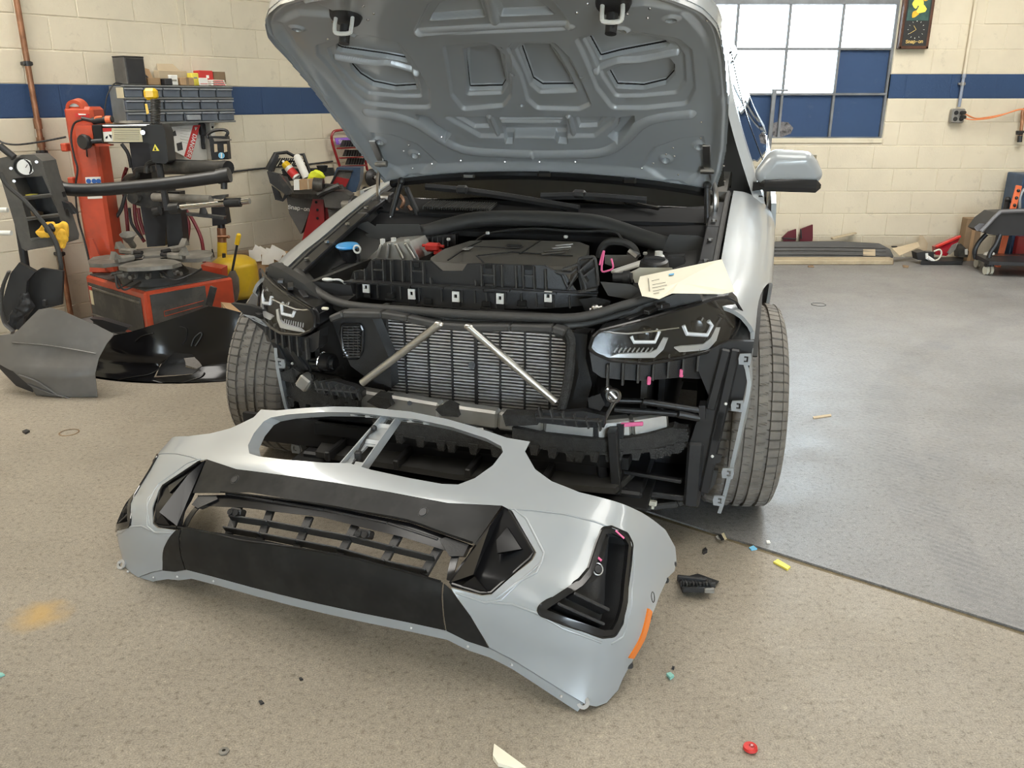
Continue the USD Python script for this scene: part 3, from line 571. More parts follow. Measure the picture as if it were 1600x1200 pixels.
spk = [beam((0.055, 0.07 * math.cos(a), 0.07 * math.sin(a)), (0.075, 0.235 * math.cos(a), 0.235 * math.sin(a)), 0.05, 0.03, 0.006, (1, 0, 0)) for a in np.arange(10) * 2 * PI / 10]
for x, y, st, sg in ((0.862, 0.0, -7, 1), (-0.90, 0.0, -2, -1), (0.80, 2.864, 0, 1), (-0.80, 2.864, 0, -1)):
    M = trimesh.transformations.rotation_matrix(math.radians(-st), [0, 0, 1]); M[:3, 3] = (x, y, 0.362)
    M = M @ (np.eye(4) if sg > 0 else trimesh.transformations.rotation_matrix(PI, [0, 0, 1]))
    M = M if sg > 0 or y > 1 else M @ trimesh.transformations.rotation_matrix(math.radians(-6), [0, 1, 0])
    t_ = tire.copy(); t_.apply_transform(M); w_ = cp(car, "wheel", t_, "tire_rubber", 25)
    r_ = join(rim, spk); r_.apply_transform(M); cp(w_, "rim", r_, "dark_metal")
for sg in (1, -1):
    for yy in (0.0, 2.864):
        q = np.array([(yy + 0.425 * math.cos(a), 0.364 + 0.425 * math.sin(a)) for a in np.linspace(math.radians(200 if yy else 140), math.radians(-10), 24)])
        i = np.array([(yy + 0.415 * math.cos(a), 0.364 + 0.415 * math.sin(a)) for a in np.linspace(math.radians(-10), math.radians(200 if yy else 140), 24)])
        m = prism(np.vstack([q, i]), 0.34); v = np.asarray(m.vertices); m = trimesh.Trimesh(np.stack([sg * (0.57 + v[:, 2]), v[:, 0], v[:, 1]], 1), m.faces, process=False); m.fix_normals()
        cp(car, "wheel_arch_liner", [m, box((sg * 0.575, yy, 0.55), (0.02, 0.8, 0.5))], "rubber")
# door mirror (the far one is folded away out of sight)
for sg in (1,):
    mz = 1.105
    cap = tm(m3.Manifold.batch_hull([m3.Manifold.sphere(r, 24).translate((0.985 + a, 0.735 + b, mz + c)) for a, b, c, r in ((-0.095, 0.0, 0.0, 0.045), (0.085, 0.01, 0.0, 0.035), (-0.06, 0.0, 0.045, 0.05), (0.045, 0.0, 0.05, 0.04), (-0.08, 0.05, 0.03, 0.04), (0.07, 0.05, 0.03, 0.035))]))
    low = box((0.985, 0.745, mz - 0.043), (0.235, 0.125, 0.05), 0.018)
    gls = box((0.985, 0.805, mz + 0.022), (0.19, 0.006, 0.10), 0.002); arm = hull([(0.84, 0.72, mz - 0.07), (0.84, 0.80, mz - 0.07), (0.84, 0.72, mz - 0.035), (0.84, 0.80, mz - 0.035), (0.93, 0.72, mz - 0.055), (0.93, 0.78, mz - 0.055), (0.93, 0.72, mz - 0.025), (0.93, 0.78, mz - 0.025)])
    if sg < 0: cap, low, gls, arm = (flip(q) for q in (cap, low, gls, arm))
    w = cp(car, "door_mirror", cap, "grey_paint", 40); cp(w, "mirror_base", low, "black_gloss"); cp(w, "mirror_pane", gls, "mirror_glass"); cp(w, "mirror_arm", arm, "black_gloss")

# ---------------------------------------------------------------- bonnet
HA, HY, HZ, HCU, HCV, HX = 0.50558, 0.52555, 1.20210, -0.01584, 0.26948, 0.00997
def hood_car(u, v, w=0.0):
    u, v = np.asarray(u, float), np.asarray(v, float); off = -HCU * u * u - HCV * (v - 0.6) ** 2 + w - 0.035 * np.clip((np.abs(u) - 0.64) / 0.10, 0, 1) ** 2
    return np.stack([u + HX, HY - math.cos(HA) * v + math.sin(HA) * off, HZ + math.sin(HA) * v + math.cos(HA) * off], -1)
hpx = unmap(lambda u, v: from_car(hood_car(u, v, -0.05)), -0.85, 0.85, -0.06, 1.33)
def hood_w(v): return np.interp(v, [-0.03, 0.1, 0.24, 0.46, 0.74, 0.89, 0.95, 1.02, 1.10, 1.18, 1.25, 1.30], [0.69, 0.715, 0.730, 0.735, 0.724, 0.714, 0.704, 0.672, 0.61, 0.52, 0.38, 0.12])
vv = np.linspace(-0.02, 1.30, 68)
rear = [(u, -0.02 + 0.085 * (1 - (u / 0.69) ** 2)) for u in np.linspace(-0.68, 0.68, 25)]
hood_out = [(float(hood_w(v)), float(v)) for v in vv] + [(-float(hood_w(v)), float(v)) for v in vv[::-1]] + rear
import shapely
def sdf(poly, U_, V_):
    P = shapely.Polygon(poly); pt = shapely.points(U_, V_); d = shapely.distance(P.exterior, pt); return np.where(shapely.contains(P, pt), d, -d)
def smooth01(x): x = np.clip(x, 0, 1); return x * x * (3 - 2 * x)
hu, hv = np.meshgrid(np.linspace(-0.78, 0.78, 621), np.linspace(-0.06, 1.32, 541), indexing="ij")
HH = np.zeros_like(hu); GAP_LINES = []
def emboss(poly_px, depth, ramp, sym=True, uv=False, shape=None):
    """sink (depth > 0) or raise the inner panel inside this outline"""
    global HH
    P = np.array([p if uv else hpx(*p) for p in poly_px])
    if shape: P = np.array(rounded(P, shape).to_polygons()[0])
    if depth > 0.02 and not uv: GAP_LINES.extend(P * [s, 1] for s in ((1, -1) if sym else (1,)))
    for s in ((1, -1) if sym else (1,)):
        Q = P * [s, 1]; k = (hu >= Q[:, 0].min()) & (hu <= Q[:, 0].max()) & (hv >= Q[:, 1].min()) & (hv <= Q[:, 1].max())
        if k.any(): HH[k] += depth * smooth01(sdf(Q, hu[k], hv[k]) / ramp)
def bead(px, r, h, sym=True):
    global HH
    P = np.array([hpx(*p) for p in px])
    for s in ((1, -1) if sym else (1,)):
        Q = spline(P * [s, 1], 6); k = (hu >= Q[:, 0].min() - r) & (hu <= Q[:, 0].max() + r) & (hv >= Q[:, 1].min() - r) & (hv <= Q[:, 1].max() + r)
        d = shapely.distance(shapely.LineString(Q), shapely.points(hu[k], hv[k])); HH[k] -= h * np.clip(1 - (d / r) ** 2, 0, 1) ** 0.7
# steps of the side pods (right-hand ones in the photo, mirrored)
pod_o = [(896, 62), (940, 45), (1005, 52), (1060, 60), (1082, 78), (1088, 140), (1075, 165), (1010, 172), (955, 172), (930, 140)]
pod_i = [(908, 66), (945, 55), (1010, 62), (1055, 72), (1070, 92), (1072, 135), (1058, 153), (1000, 158), (960, 158), (940, 128)]
emboss(pod_o, 0.013, 0.010, shape=0.03); emboss(pod_i, 0.011, 0.008, shape=0.02)
holes = [[(915, 68), (950, 60), (1030, 68), (1045, 80), (1040, 84), (968, 97), (936, 105)], [(947, 122), (970, 113), (1045, 102), (1053, 112), (1053, 128), (1040, 142), (1005, 150), (962, 148)]]
for h in holes: emboss(h, 0.026, 0.004, shape=0.006)
# middle pair
emboss([(690, 72), (760, 66), (788, 78), (800, 82), (800, 152), (788, 168), (722, 174), (703, 150)], 0.013, 0.010, sym=False, shape=0.02); 
mid_o = [(788, 80), (800, 66), (865, 66), (890, 90), (925, 165), (905, 174), (838, 172), (822, 158), (812, 120)]
HHs = HH.copy(); HH = HHs
emboss([(728, 80), (768, 75), (788, 92), (794, 138), (784, 153), (727, 155)], 0.011, 0.008, sym=False, shape=0.012); emboss([(722, 82), (765, 80), (778, 88), (790, 140), (784, 150), (731, 151)], 0.026, 0.004, sym=False, shape=0.006)
emboss(mid_o, 0.013, 0.010, sym=False, shape=0.02); emboss([(803, 84), (812, 74), (858, 74), (872, 90), (904, 150), (842, 152), (826, 138)], 0.011, 0.008, sym=False, shape=0.012)
emboss([(811, 86), (818, 78), (855, 78), (898, 148), (845, 148), (830, 138)], 0.026, 0.004, sym=False, shape=0.006)
# front pair
top_o = [(645, 50), (665, 8), (700, -14), (835, -18), (868, 5), (893, 38), (885, 48), (660, 56)]
emboss(top_o, 0.013, 0.013, sym=False, shape=0.02)
emboss([(668, 39), (685, 12), (700, 4), (748, 1), (757, 33)], 0.024, 0.006, sym=False, shape=0.006); emboss([(768, 2), (830, 2), (850, 14), (866, 29), (781, 32)], 0.024, 0.006, sym=False, shape=0.006)
bead([(760, -8), (772, 40)], 0.014, 0.012, sym=False); bead([(655, 53), (770, 47), (890, 42)], 0.016, 0.010, sym=False)
# rear band
emboss([(690, 182), (965, 182), (958, 195), (930, 216), (750, 216), (712, 195)], 0.012, 0.014, sym=False, shape=0.01)
emboss([(710, 187), (757, 184), (765, 204), (741, 205)], 0.014, 0.006, sym=False); emboss([(898, 184), (950, 185), (934, 203), (904, 204)], 0.014, 0.006, sym=False)
bead([(764, 182), (777, 212)], 0.009, 0.010, sym=False); bead([(888, 182), (895, 212)], 0.009, 0.010, sym=False)
emboss([(777, 184), (876, 184), (879, 190), (780, 191)], 0.012, 0.004, sym=False); bead([(785, 194), (873, 194)], 0.007, 0.008, sym=False)
emboss([(784, 200), (885, 200), (887, 225), (872, 224), (866, 215), (804, 215), (802, 225), (790, 225)], 0.024, 0.005, sym=False)
emboss([(967, 184), (991, 181), (992, 190), (966, 222), (958, 219), (949, 212), (966, 195)], 0.030, 0.006)
bead([(1078, 178), (1030, 184), (1000, 196), (972, 222), (940, 238), (880, 241), (838, 241)], 0.022, 0.014); 
bead([(1057, 90), (1000, 101), (965, 103), (931, 116)], 0.011, 0.018)
# folds: raised outer rim, the ledge at the hinge corners
dist = sdf(hood_out, hu, hv); HH = HH - 0.016 * smooth01((0.055 - dist) / 0.04) + 0.012 * smooth01((0.018 - dist) / 0.012)
emboss([(1000, 262), (1020, 230), (1060, 216), (1075, 214), (1100, 212), (1112, 270), (1060, 290)], 0.010, 0.018)
emboss([(925, 20), (1005, 10), (1060, 20), (1095, 60), (1120, 150), (1135, 150), (1135, -30), (930, -30)], 0.014, 0.03)
for px in ((1049, 29), (970, 47), (1040, 252), (1092, 231)):
    c = hpx(*px); a = np.arange(20) * 2 * PI / 20
    emboss(np.stack([c[0] + 0.030 * np.cos(a), c[1] + 0.030 * np.sin(a)], 1), -0.008, 0.014, uv=True); emboss(np.stack([c[0] + 0.015 * np.cos(a), c[1] + 0.015 * np.sin(a)], 1), 0.028, 0.006, uv=True)
for px in ((800, 118), (816, 165), (780, 75), (908, 121)):
    c = hpx(*px); a = np.arange(12) * 2 * PI / 12; emboss(np.stack([c[0] + 0.008 * np.cos(a), c[1] + 0.008 * np.sin(a)], 1), 0.03, 0.005, uv=True, sym=False)
HH = np.clip(HH, -0.03, 0.0475)
inside = dist > -0.004
P3 = hood_car(hu, hv, HH - 0.05); idx = np.arange(hu.size).reshape(hu.shape)
ok = inside[:-1, :-1] & inside[1:, :-1] & inside[:-1, 1:] & inside[1:, 1:]
a, b, c, d = idx[:-1, :-1][ok], idx[1:, :-1][ok], idx[1:, 1:][ok], idx[:-1, 1:][ok]
inner = trimesh.Trimesh(P3.reshape(-1, 3), np.vstack([np.stack([a, b, c], 1), np.stack([a, c, d], 1)]), process=False); inner.remove_unreferenced_vertices()
fz = inner.face_normals.mean(0)
if fz[2] > 0: inner.invert()
hood_skin = warp(hood_out, 0.01, lambda u, v, w: hood_car(u, v, w), 0.04)
rim_pts = np.array(hood_out); rim_w = hood_car(rim_pts[:, 0], rim_pts[:, 1], -0.055); rim_o = hood_car(rim_pts[:, 0], rim_pts[:, 1], 0.004); nR = len(rim_pts)
hem = trimesh.Trimesh(np.vstack([rim_w, rim_o]), np.array([[i, (i + 1) % nR, nR + (i + 1) % nR] for i in range(nR)] + [[i, nR + (i + 1) % nR, nR + i] for i in range(nR)]), process=False)
bonnet = cp(car, "bonnet", [hood_skin, hem], "grey_paint", 35)
cp(bonnet, "inner_panel", inner, "grey_paint", True, label="pressed inner panel of the raised bonnet")
for Q in GAP_LINES: cp(bonnet, 'gap_shadow', tube(hood_car(Q[:, 0], Q[:, 1], -0.0085), 0.0042, 6, 1, closed=True), 'cowl_black', label='dark line painted as gap shade round a cut-out')  # thin dark tubes painted in as the shade of the gap
def hpt(px, py, w): q = hpx(px, py); return hood_car(q[0], q[1], w)
HN = np.array([0, -math.sin(HA), -math.cos(HA)])
for (a, b), (c, d) in (((540, 24), (536, 52)), ((958, 4), (956, 34))):
    k = hpt(a, b, -0.05); e = hpt(c, d, -0.05)
    cp(bonnet, "latch_plate", [lathe([(0, 0), (0.05, 0), (0.046, 0.014), (0.03, 0.018), (0, 0.018)], k + HN * -0.004, HN, 24), cyl(k + HN * 0.01 + np.array([0, 0, -0.02]), k + HN * 0.045 + np.array([0, 0, -0.04]), 0.016)], "black_plastic")
    s_ = 0.027; base = k + HN * 0.012
    up = (hpt(c, d, -0.05) - k); up /= np.linalg.norm(up)
    tip = cy(c, d, base[1] - 0.035)
    L = [base + [-s_, 0, 0.012], tip + [-s_, 0, 0.012], tip + [-s_ + 0.008, 0, 0.0], tip + [s_ - 0.008, 0, 0.0], tip + [s_, 0, 0.012], base + [s_, 0, 0.012]]
    cp(bonnet, "latch_loop", tube(L, 0.0062, 8, 3), "white_clip", label="pale steel latch loop")
wd = [(575, 30), (568, 8), (512, 60), (520, 33), (584, 20), (645, 262), (675, 255), (690, 262), (720, 250), (789, 252), (843, 252), (899, 252), (1003, 262), (1021, 254), (1041, 240), (1054, 243), (1060, 272), (1095, 215), (1129, 195), (1129, 212), (1129, 220), (1131, 258), (1132, 282), (639, 226), (631, 235), (1052, 230), (1105, 31), (1012, 27), (1015, 12), (980, 21), (918, 5), (901, 19), (655, 240), (690, 213), (1096, 190)]
cp(bonnet, "weld_glints", [lathe([(0, 0), (0.0045, 0), (0.003, 0.003), (0, 0.004)], hpt(a, b, -0.05) + HN * 0.002, HN, 8) for a, b in wd], "chrome", False, kind="stuff")  # bright dots stand in for small white reflections on the welds
# black plastic trim along the bonnet's rear edge, washer nozzles
re = [hood_car(u, -0.025 + 0.085 * (1 - (u / 0.69) ** 2), -0.055) for u in np.linspace(-0.66, 0.66, 25)]
cp(bonnet, "rear_seal", tube(np.array(re) + [0, 0.0, -0.012], 0.017, 8, 3), "black_gloss")
for px in ((735, 268), (852, 266), (985, 276)):
    k = hpt(px[0], px[1], -0.055); cp(bonnet, "washer_nozzle", box(k + [0, -0.012, -0.012], (0.055, 0.03, 0.028), 0.008), "black_gloss")
# bonnet hinges and gas struts
for sg in (1, -1):
    o = hood_car(sg * 0.665, 0.10, -0.055); g = np.array([sg * 0.70, 0.50, 0.90])
    cp(car, "bonnet_hinge", [tube([g, g + [sg * 0.012, -0.04, 0.09], g + [sg * 0.005, -0.05, 0.16], o + [sg * 0.01, 0, 0]], 0.011, 8, 5, flat=0.5), beam(o, hood_car(sg * 0.66, 0.22, -0.05), 0.03, 0.012), cyl(g + [-0.02, 0, 0.08], g + [0.02, 0, 0.08], 0.016), cyl(o + [-0.025, 0, -0.01], o + [0.025, 0, -0.01], 0.013), cyl(g + [-0.02, -0.03, 0.02], g + [0.02, -0.03, 0.02], 0.018)], "steel")
pL, qL = cy(607, 352, 0.40), cy(627, 283, 0.42); pR, qR = cy(1105, 366, 0.40), cy(1105, 290, 0.42)
for p, q in ((pL, qL), (pR, qR)):
    m_ = p + (q - p) * 0.22; s_ = cp(car, "gas_strut", cyl(m_, q, 0.0115, 14), "black_plastic"); cp(s_, "strut_rod", cyl(p, m_, 0.006, 10), "chrome"); cp(s_, "ball_joint", sphere(q, 0.016), "black_plastic")
cp(car, "hinge_arm", beam(cy(634, 292, 0.44), cy(658, 346, 0.44), 0.03, 0.016, 0.004), "black_plastic")
for sg, px in ((-1, ((630, 350), (627, 325), (640, 342), (620, 345))), (1, ((1120, 368), (1098, 372)))):
    for k, (a, b) in enumerate(px):
        p = cy(a, b, 0.46); cp(car, "wiring_end", tube([p, p + [0.012, 0, 0.03], p + [-0.006, 0, 0.055]], 0.008, 6, 4), "copper", label="rusty brown wiring by the hinge")

# ---------------------------------------------------------------- cowl, wipers, engine bay
cp(car, "cowl_panel", warp([(-0.72, 0.40), (0.72, 0.40), (0.72, 0.60), (-0.72, 0.60)], 0.02, lambda u, y, w: np.stack([u, y + 0.05 * (u / 0.7) ** 2, 0.935 + 0.22 * (y - 0.40) - w], 1), 0.06), "cowl_black", 40)
cp(car, "cowl_grille", [beam((x, 0.44, 0.955), (x + 0.008, 0.53, 0.972), 0.004, 0.012, 0) for x in np.arange(-0.50, -0.20, 0.0105)], "grey_black_plastic", False, kind="stuff")
def wiper(px, y0, y1, pivot):
    P = [cy(a, b, y0 + (y1 - y0) * i / (len(px) - 1)) for i, (a, b) in enumerate(px)]
    w = cp(car, "wiper_arm", [beam(P[i], P[i + 1], 0.016, 0.014, 0.003) for i in range(len(P) - 1)], "black_gloss")
    return P, w
P, w1 = wiper([(722, 298), (790, 308), (860, 322), (885, 330)], 0.68, 0.50, None)
cp(w1, "wiper_blade", [tube([cy(665, 292, 0.56), cy(722, 297, 0.56), cy(800, 308, 0.53), cy(905, 326, 0.48)], 0.010, 6, 4, flat=1.6), box(cy(722, 296, 0.55), (0.05, 0.03, 0.035), 0.008)], "black_plastic"); cp(w1, "arm_edge", [beam(P[i] + [0, -0.012, 0.008], P[i + 1] + [0, -0.012, 0.008], 0.004, 0.004, 0) for i in range(3)], "chrome", label="bright edge of the wiper arm")
P, w2 = wiper([(905, 305), (965, 313), (1030, 326)], 0.66, 0.52, None)
cp(w2, "wiper_blade", [tube([cy(845, 307, 0.53), cy(905, 306, 0.54), cy(960, 309, 0.54), cy(1010, 313, 0.55)], 0.010, 6, 4, flat=1.6), box(cy(905, 303, 0.54), (0.055, 0.03, 0.032), 0.008)], "black_plastic"); cp(w2, "arm_edge", [beam(P[i] + [0, -0.012, 0.008], P[i + 1] + [0, -0.012, 0.008], 0.004, 0.004, 0) for i in range(2)], "chrome", label="bright edge of the wiper arm")
# bulkhead and the dark depth of the bay
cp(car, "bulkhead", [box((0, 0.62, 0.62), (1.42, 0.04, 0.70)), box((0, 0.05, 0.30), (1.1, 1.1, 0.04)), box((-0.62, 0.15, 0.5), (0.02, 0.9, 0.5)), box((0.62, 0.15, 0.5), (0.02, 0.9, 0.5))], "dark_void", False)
cp(car, "windscreen_shelf", warp([(-0.70, 0.30), (0.70, 0.30), (0.70, 0.44), (-0.70, 0.44)], 0.02, lambda u, y, w: np.stack([u, y, 0.885 + 0.3 * (y - 0.3) - w], 1), 0.1), "cowl_black", 40)
# air duct across the bay
Q = [cy(a, b, y) for a, b, y in ((640, 365, 0.29), (668, 362, 0.30), (700, 353, 0.32), (750, 343, 0.34), (830, 342, 0.35), (920, 347, 0.35), (965, 358, 0.34), (1005, 372, 0.31), (1050, 386, 0.28))]
cp(car, "air_duct", tube(Q, 0.043, 14, 6, flat=0.75), "grey_black_plastic", True)
for px in (((588, 350), (655, 350), (661, 372), (640, 383), (598, 378), (583, 368)), ((1046, 366), (1090, 368), (1115, 378), (1105, 395), (1060, 402), (1035, 392))):
    cp(car, "duct_end", hull([cy(a, b, y) for a, b in px for y in (0.24, 0.33)]), "grey_black_plastic", 30)
cp(car, "duct_mount", [hull([cy(a, b, y) for a, b in ((552, 352), (575, 346), (600, 362), (590, 372)) for y in (0.25, 0.33)]), hull([cy(a, b, y) for a, b in ((570, 366), (600, 362), (610, 376), (578, 374)) for y in (0.22, 0.28)])], "grey_black_plastic")
cp(car, "duct_mount", [hull([cy(a, b, y) for a, b in ((1095, 376), (1130, 366), (1135, 376), (1100, 390)) for y in (0.25, 0.33)])], "grey_black_plastic")
cp(car, "bay_line", tube([cy(a, b, 0.26) for a, b in ((728, 420), (724, 400), (735, 385), (765, 365), (830, 358), (900, 362), (955, 362), (970, 372), (974, 382))], 0.006, 6, 6), "black_plastic")
cp(car, "coolant_hose", tube([cy(a, b, 0.12) for a, b in ((936, 402), (940, 388), (952, 378), (975, 379), (990, 388), (996, 402))], 0.014, 8, 6), "rubber"); cp(car, "hose_clamp", tube([cy(990, 394, 0.12) + [-0.015, 0, 0.004], cy(996, 402, 0.11) + [0, 0, 0]], 0.017, 8, 1), "steel")
# ledges between bay and fenders
for sg in (1, -1):
    L = lambda u, y, w, sg=sg: np.stack([sg * u, y, ZT(y) - 0.055 - 0.05 * np.clip((0.74 - u) / 0.3, 0, 1) - w + 0.012 * np.sin(u * 40) * 0], 1)
    m = warp([(0.755, -0.30), (0.765, 0.0), (0.755, 0.60), (0.50, 0.55), (0.46, 0.10), (0.50, -0.33), (0.62, -0.38)], 0.02, L, 0.07, holes=[[(0.53, -0.12), (0.66, -0.10), (0.64, 0.0), (0.55, 0.02)]] if sg < 0 else []); m.fix_normals() if not m.is_watertight else None
    if m.volume < 0: m.invert()
    cp(car, "bay_ledge", m, "grey_black_plastic", 40)
    rail = [fender_fn(np.array([y]), np.array([0.25]), np.array([0.0]))[0] for y in (-0.28, 0.0, 0.3, 0.58)]
    cp(car, "fender_rail", [beam(np.array(rail[i]) * [sg, 1, 1] + [-sg * 0.05, 0, -0.012], np.array(rail[i + 1]) * [sg, 1, 1] + [-sg * 0.05, 0, -0.012], 0.05, 0.02, 0.004) for i in range(3)], "dark_metal")
    for y in (-0.2, -0.02, 0.16, 0.34): k = fender_fn(np.array([y]), np.array([0.25]), np.array([0.0]))[0] * [sg, 1, 1] + [-sg * 0.05, 0, 0.002]; cp(car, "rail_bolt", cyl(k, k + [0, 0, 0.008], 0.010, 6), "steel")
# left ledge fittings: washer filler, strut tower
k = cy(543, 384, 0.0); wf = cp(car, "washer_filler", [cyl(k + [0, 0.02, -0.05], k + [0, 0, -0.006], 0.034), tube([k + [0.04, 0, -0.02], k + [0.05, -0.01, -0.05], k + [0.045, -0.03, -0.09]], 0.008, 6, 5)], "black_plastic"); cp(wf, "cap", lathe([(0, 0), (0.043, 0), (0.046, 0.006), (0.04, 0.012), (0.015, 0.016), (0, 0.016)], k - [0, 0, 0.006], (0, -0.1, 1), 24), "cyan_plastic", label="bright blue washer cap")
k2 = cy(559, 389, -0.04); cp(wf, "filler_ring", tube([k2 + [0.014 * math.cos(a), -0.006, 0.014 * math.sin(a)] for a in np.arange(10) * 2 * PI / 10], 0.004, 6, 2, closed=True), "white_clip")
bt = [cy(a, b, 0.05) for a, b in ((575, 404), (600, 380), (640, 377), (655, 404))]; tp = cp(car, "strut_tower", hull([p + [0, dy, 0] for p in bt for dy in (0.0, 0.16)] + [p + [0, 0.0, -0.08] for p in bt[::3]]), "beam_aluminium", 20, label="cast aluminium strut tower in the bay")
for a, b, c, d in ((596, 382, 588, 404), (607, 381, 604, 404), (618, 381, 630, 405), (633, 380, 648, 405)): cp(tp, "rib", beam(cy(a, b, 0.042), cy(c, d, 0.036), 0.010, 0.012, 0.003), "aluminium")
for a, b in ((598, 379), (615, 377), (636, 380)): q = cy(a, b, 0.08); cp(tp, "nut", cyl(q - [0, 0, 0.008], q + [0, 0, 0.014], 0.011, 6), "white_clip")
q = cy(677, 386, 0.12); cp(car, "jump_terminal", [box(q, (0.060, 0.04, 0.032), 0.008), cyl(q + [-0.045, 0, 0.004], q + [0.045, 0, 0.004], 0.006, 8), box(q + [0.02, 0, -0.018], (0.03, 0.03, 0.02), 0.004)], "red_plastic", label="red jump start terminal cover")
cp(car, "intake_ribs", [beam(cy(x, 372, 0.24), cy(x, 386, 0.22), 0.006, 0.02, 0) for x in range(652, 706, 8)] + [fplate([(648, 372), (712, 366), (712, 390), (648, 390)], 0.25, 0.03)], "black_plastic")
for a, b in ((701, 374), (659, 385), (762, 364), (884, 370), (1008, 396)): q = cy(a, b, 0.2); cp(car, "bay_clip", box(q, (0.016, 0.01, 0.012), 0.003), "white_clip")
# engine cover: a stepped lid with grooves
cov_px = [(672, 396), (735, 376), (800, 374), (905, 378), (921, 384), (916, 398), (895, 411), (800, 414), (690, 408), (676, 404)]
def covz(y): return 0.862 + 0.10 * (y + 0.06)
cv = np.array([on_plane(a, b, CO + np.array([0, 0, 0.868]), (0, 0, 1)) for a, b in cov_px])
def cov_pt(a, b):
    d = ray(a, b); o = to_car(EYEP); dd = to_car(EYEP + d) - o; t = (0.868 + 0.10 * o[1] - o[2]) / (dd[2] - 0.10 * dd[1]); return o + dd * t
C0 = np.array([cov_pt(*q) for q in cov_px])
cfn = lambda u, v, w: np.stack([u, v, 0.868 + 0.10 * v + w - 0.025 * np.clip((-0.02 - v) / 0.1, 0, 1)], 1)
ec = cp(car, "engine_cover", warp(rounded(C0[:, :2], 0.012).to_polygons()[0], 0.05, cfn, 0.03, z0=-0.05), "engine_cover_plastic", 30)
cp(ec, "front_skirt", hull([p + [0, dy, dz] for p in (cov_pt(676, 404), cov_pt(895, 411), cov_pt(800, 414)) for dy, dz in ((0, -0.01), (-0.06, -0.06), (0, -0.09))]), "engine_cover_plastic")
for seg in (((700, 407), (728, 388), (752, 377)), ((757, 412), (745, 400), (800, 394)), ((812, 397), (845, 376)), ((800, 394), (895, 400)), ((736, 385), (800, 388))):
    P = [cov_pt(*q) + [0, 0, 0.001] for q in seg]; cp(ec, "groove_line", [beam(P[i], P[i + 1], 0.006, 0.003, 0) for i in range(len(P) - 1)], "black_plastic", False)
q = cov_pt(803, 386); cp(ec, "filler_cap", [lathe([(0, 0), (0.035, 0), (0.033, 0.004), (0.028, 0.002), (0, 0.001)], q + [0, 0, 0.001], (0, 0, 1), 24), beam(q + [-0.028, 0, 0.004], q + [0.028, 0, 0.004], 0.01, 0.012, 0.003)], "black_plastic")
for i, (a, b, c, d) in enumerate(((868, 386, 895, 383), (862, 390, 892, 387), (850, 395, 889, 391), (846, 399, 884, 395))): cp(ec, "accent_bar", beam(cov_pt(a, b) + [0, 0, 0.004], cov_pt(c, d) + [0, 0, 0.004], 0.012, 0.006, 0.002), "lamp_silver" if i < 2 else "engine_cover_plastic")
lb = [cov_pt(*q) + [0, 0, 0.002] for q in ((721, 392), (733, 383), (744, 383), (733, 392))]; cp(ec, "badge", plate(lb, 0.003, (0, 0, -1)), "lamp_silver", label="silver model badge on the engine cover")
# ribbed black air guide over the radiator, with white clips
SY = lambda x: -0.43 + 0.10 * (x / 0.45) ** 2
up_px = [(546, 438), (552, 424), (562, 422), (570, 424), (578, 408), (586, 404), (672, 408), (690, 424), (722, 424), (730, 412), (760, 412), (850, 415), (862, 422), (880, 424), (890, 440), (900, 455), (930, 452), (934, 446), (934, 458), (800, 450), (700, 446), (600, 440)]
SYs = lambda x: SY(x) + 0.03
g = cp(car, "air_guide", fplate(up_px, SYs, 0.012), "black_plastic", 25)
low_px = [(546, 437), (600, 440), (700, 446), (800, 450), (934, 457), (931, 470), (915, 477), (860, 482), (760, 482), (650, 474), (572, 466), (550, 458)]
cp(g, "lower_panel", fplate(low_px, SY, 0.014), "black_plastic", 25)
cp(g, "ledge", [beam(p + [0, -0.012, 0], q + [0, -0.012, 0], 0.05, 0.006, 0) for p, q in zip(*(lambda L: (L[:-1], L[1:]))([cy(a, b, float(SY(cy(a, b, -0.42)[0])) + 0.012) for a, b in ((546, 438), (600, 440.5), (650, 444), (700, 447), (760, 449.5), (800, 451), (870, 455), (933, 458))]))], "black_plastic", False)
for x, t, bt_ in ((556, 426, 437), (571, 420, 438), (583, 408, 439), (600, 406, 440), (612, 407, 441), (630, 407, 442), (644, 408, 443), (662, 410, 444), (674, 434, 445), (753, 414, 448), (773, 414, 449), (785, 414, 450), (807, 415, 450.5), (818, 415, 451), (835, 416, 452), (853, 420, 453), (744, 438, 447)):
    cp(g, "rib", beam(cy(x, t, float(SYs(cy(x, t, -0.4)[0])) - 0.006), cy(x + 1, bt_, float(SYs(cy(x, bt_, -0.4)[0])) - 0.012), 0.004, 0.022, 0, (0, 1, 0)), "grey_black_plastic", False)
for x in (558, 576, 590, 612, 626, 640, 655, 690, 706, 722, 742, 760, 790, 815, 838, 865, 890):
    b0 = 440 + (x - 600) * 0.052; cp(g, "rib", beam(cy(x, b0 + 4, float(SY(cy(x, b0, -0.42)[0])) - 0.004), cy(x + 1, b0 + 26, float(SY(cy(x, b0 + 26, -0.42)[0])) - 0.004), 0.004, 0.012, 0, (0, 1, 0)), "grey_black_plastic", False)
for x, y in ((573, 449), (644, 459), (713, 463), (782, 466), (857, 463)):
    q = cy(x, y, float(SY(cy(x, y, -0.42)[0])) - 0.012); c = cp(g, "white_clip", prism([(-0.012, -0.017), (0.012, -0.017), (0.012, 0.017), (-0.012, 0.017)], 0.008, [[(-0.005, -0.004), (0.005, -0.004), (0.005, 0.008), (-0.005, 0.008)]]).apply_transform(np.array([[1, 0, 0, q[0]], [0, 0, -1, q[1]], [0, 1, 0, q[2]], [0, 0, 0, 1.0]])), "white_clip", False, label="white clip on the black air guide")
    cp(g, "clip_slot", box(q + [0.002, -0.001, -0.026], (0.026, 0.012, 0.018), 0.002), "dark_void")
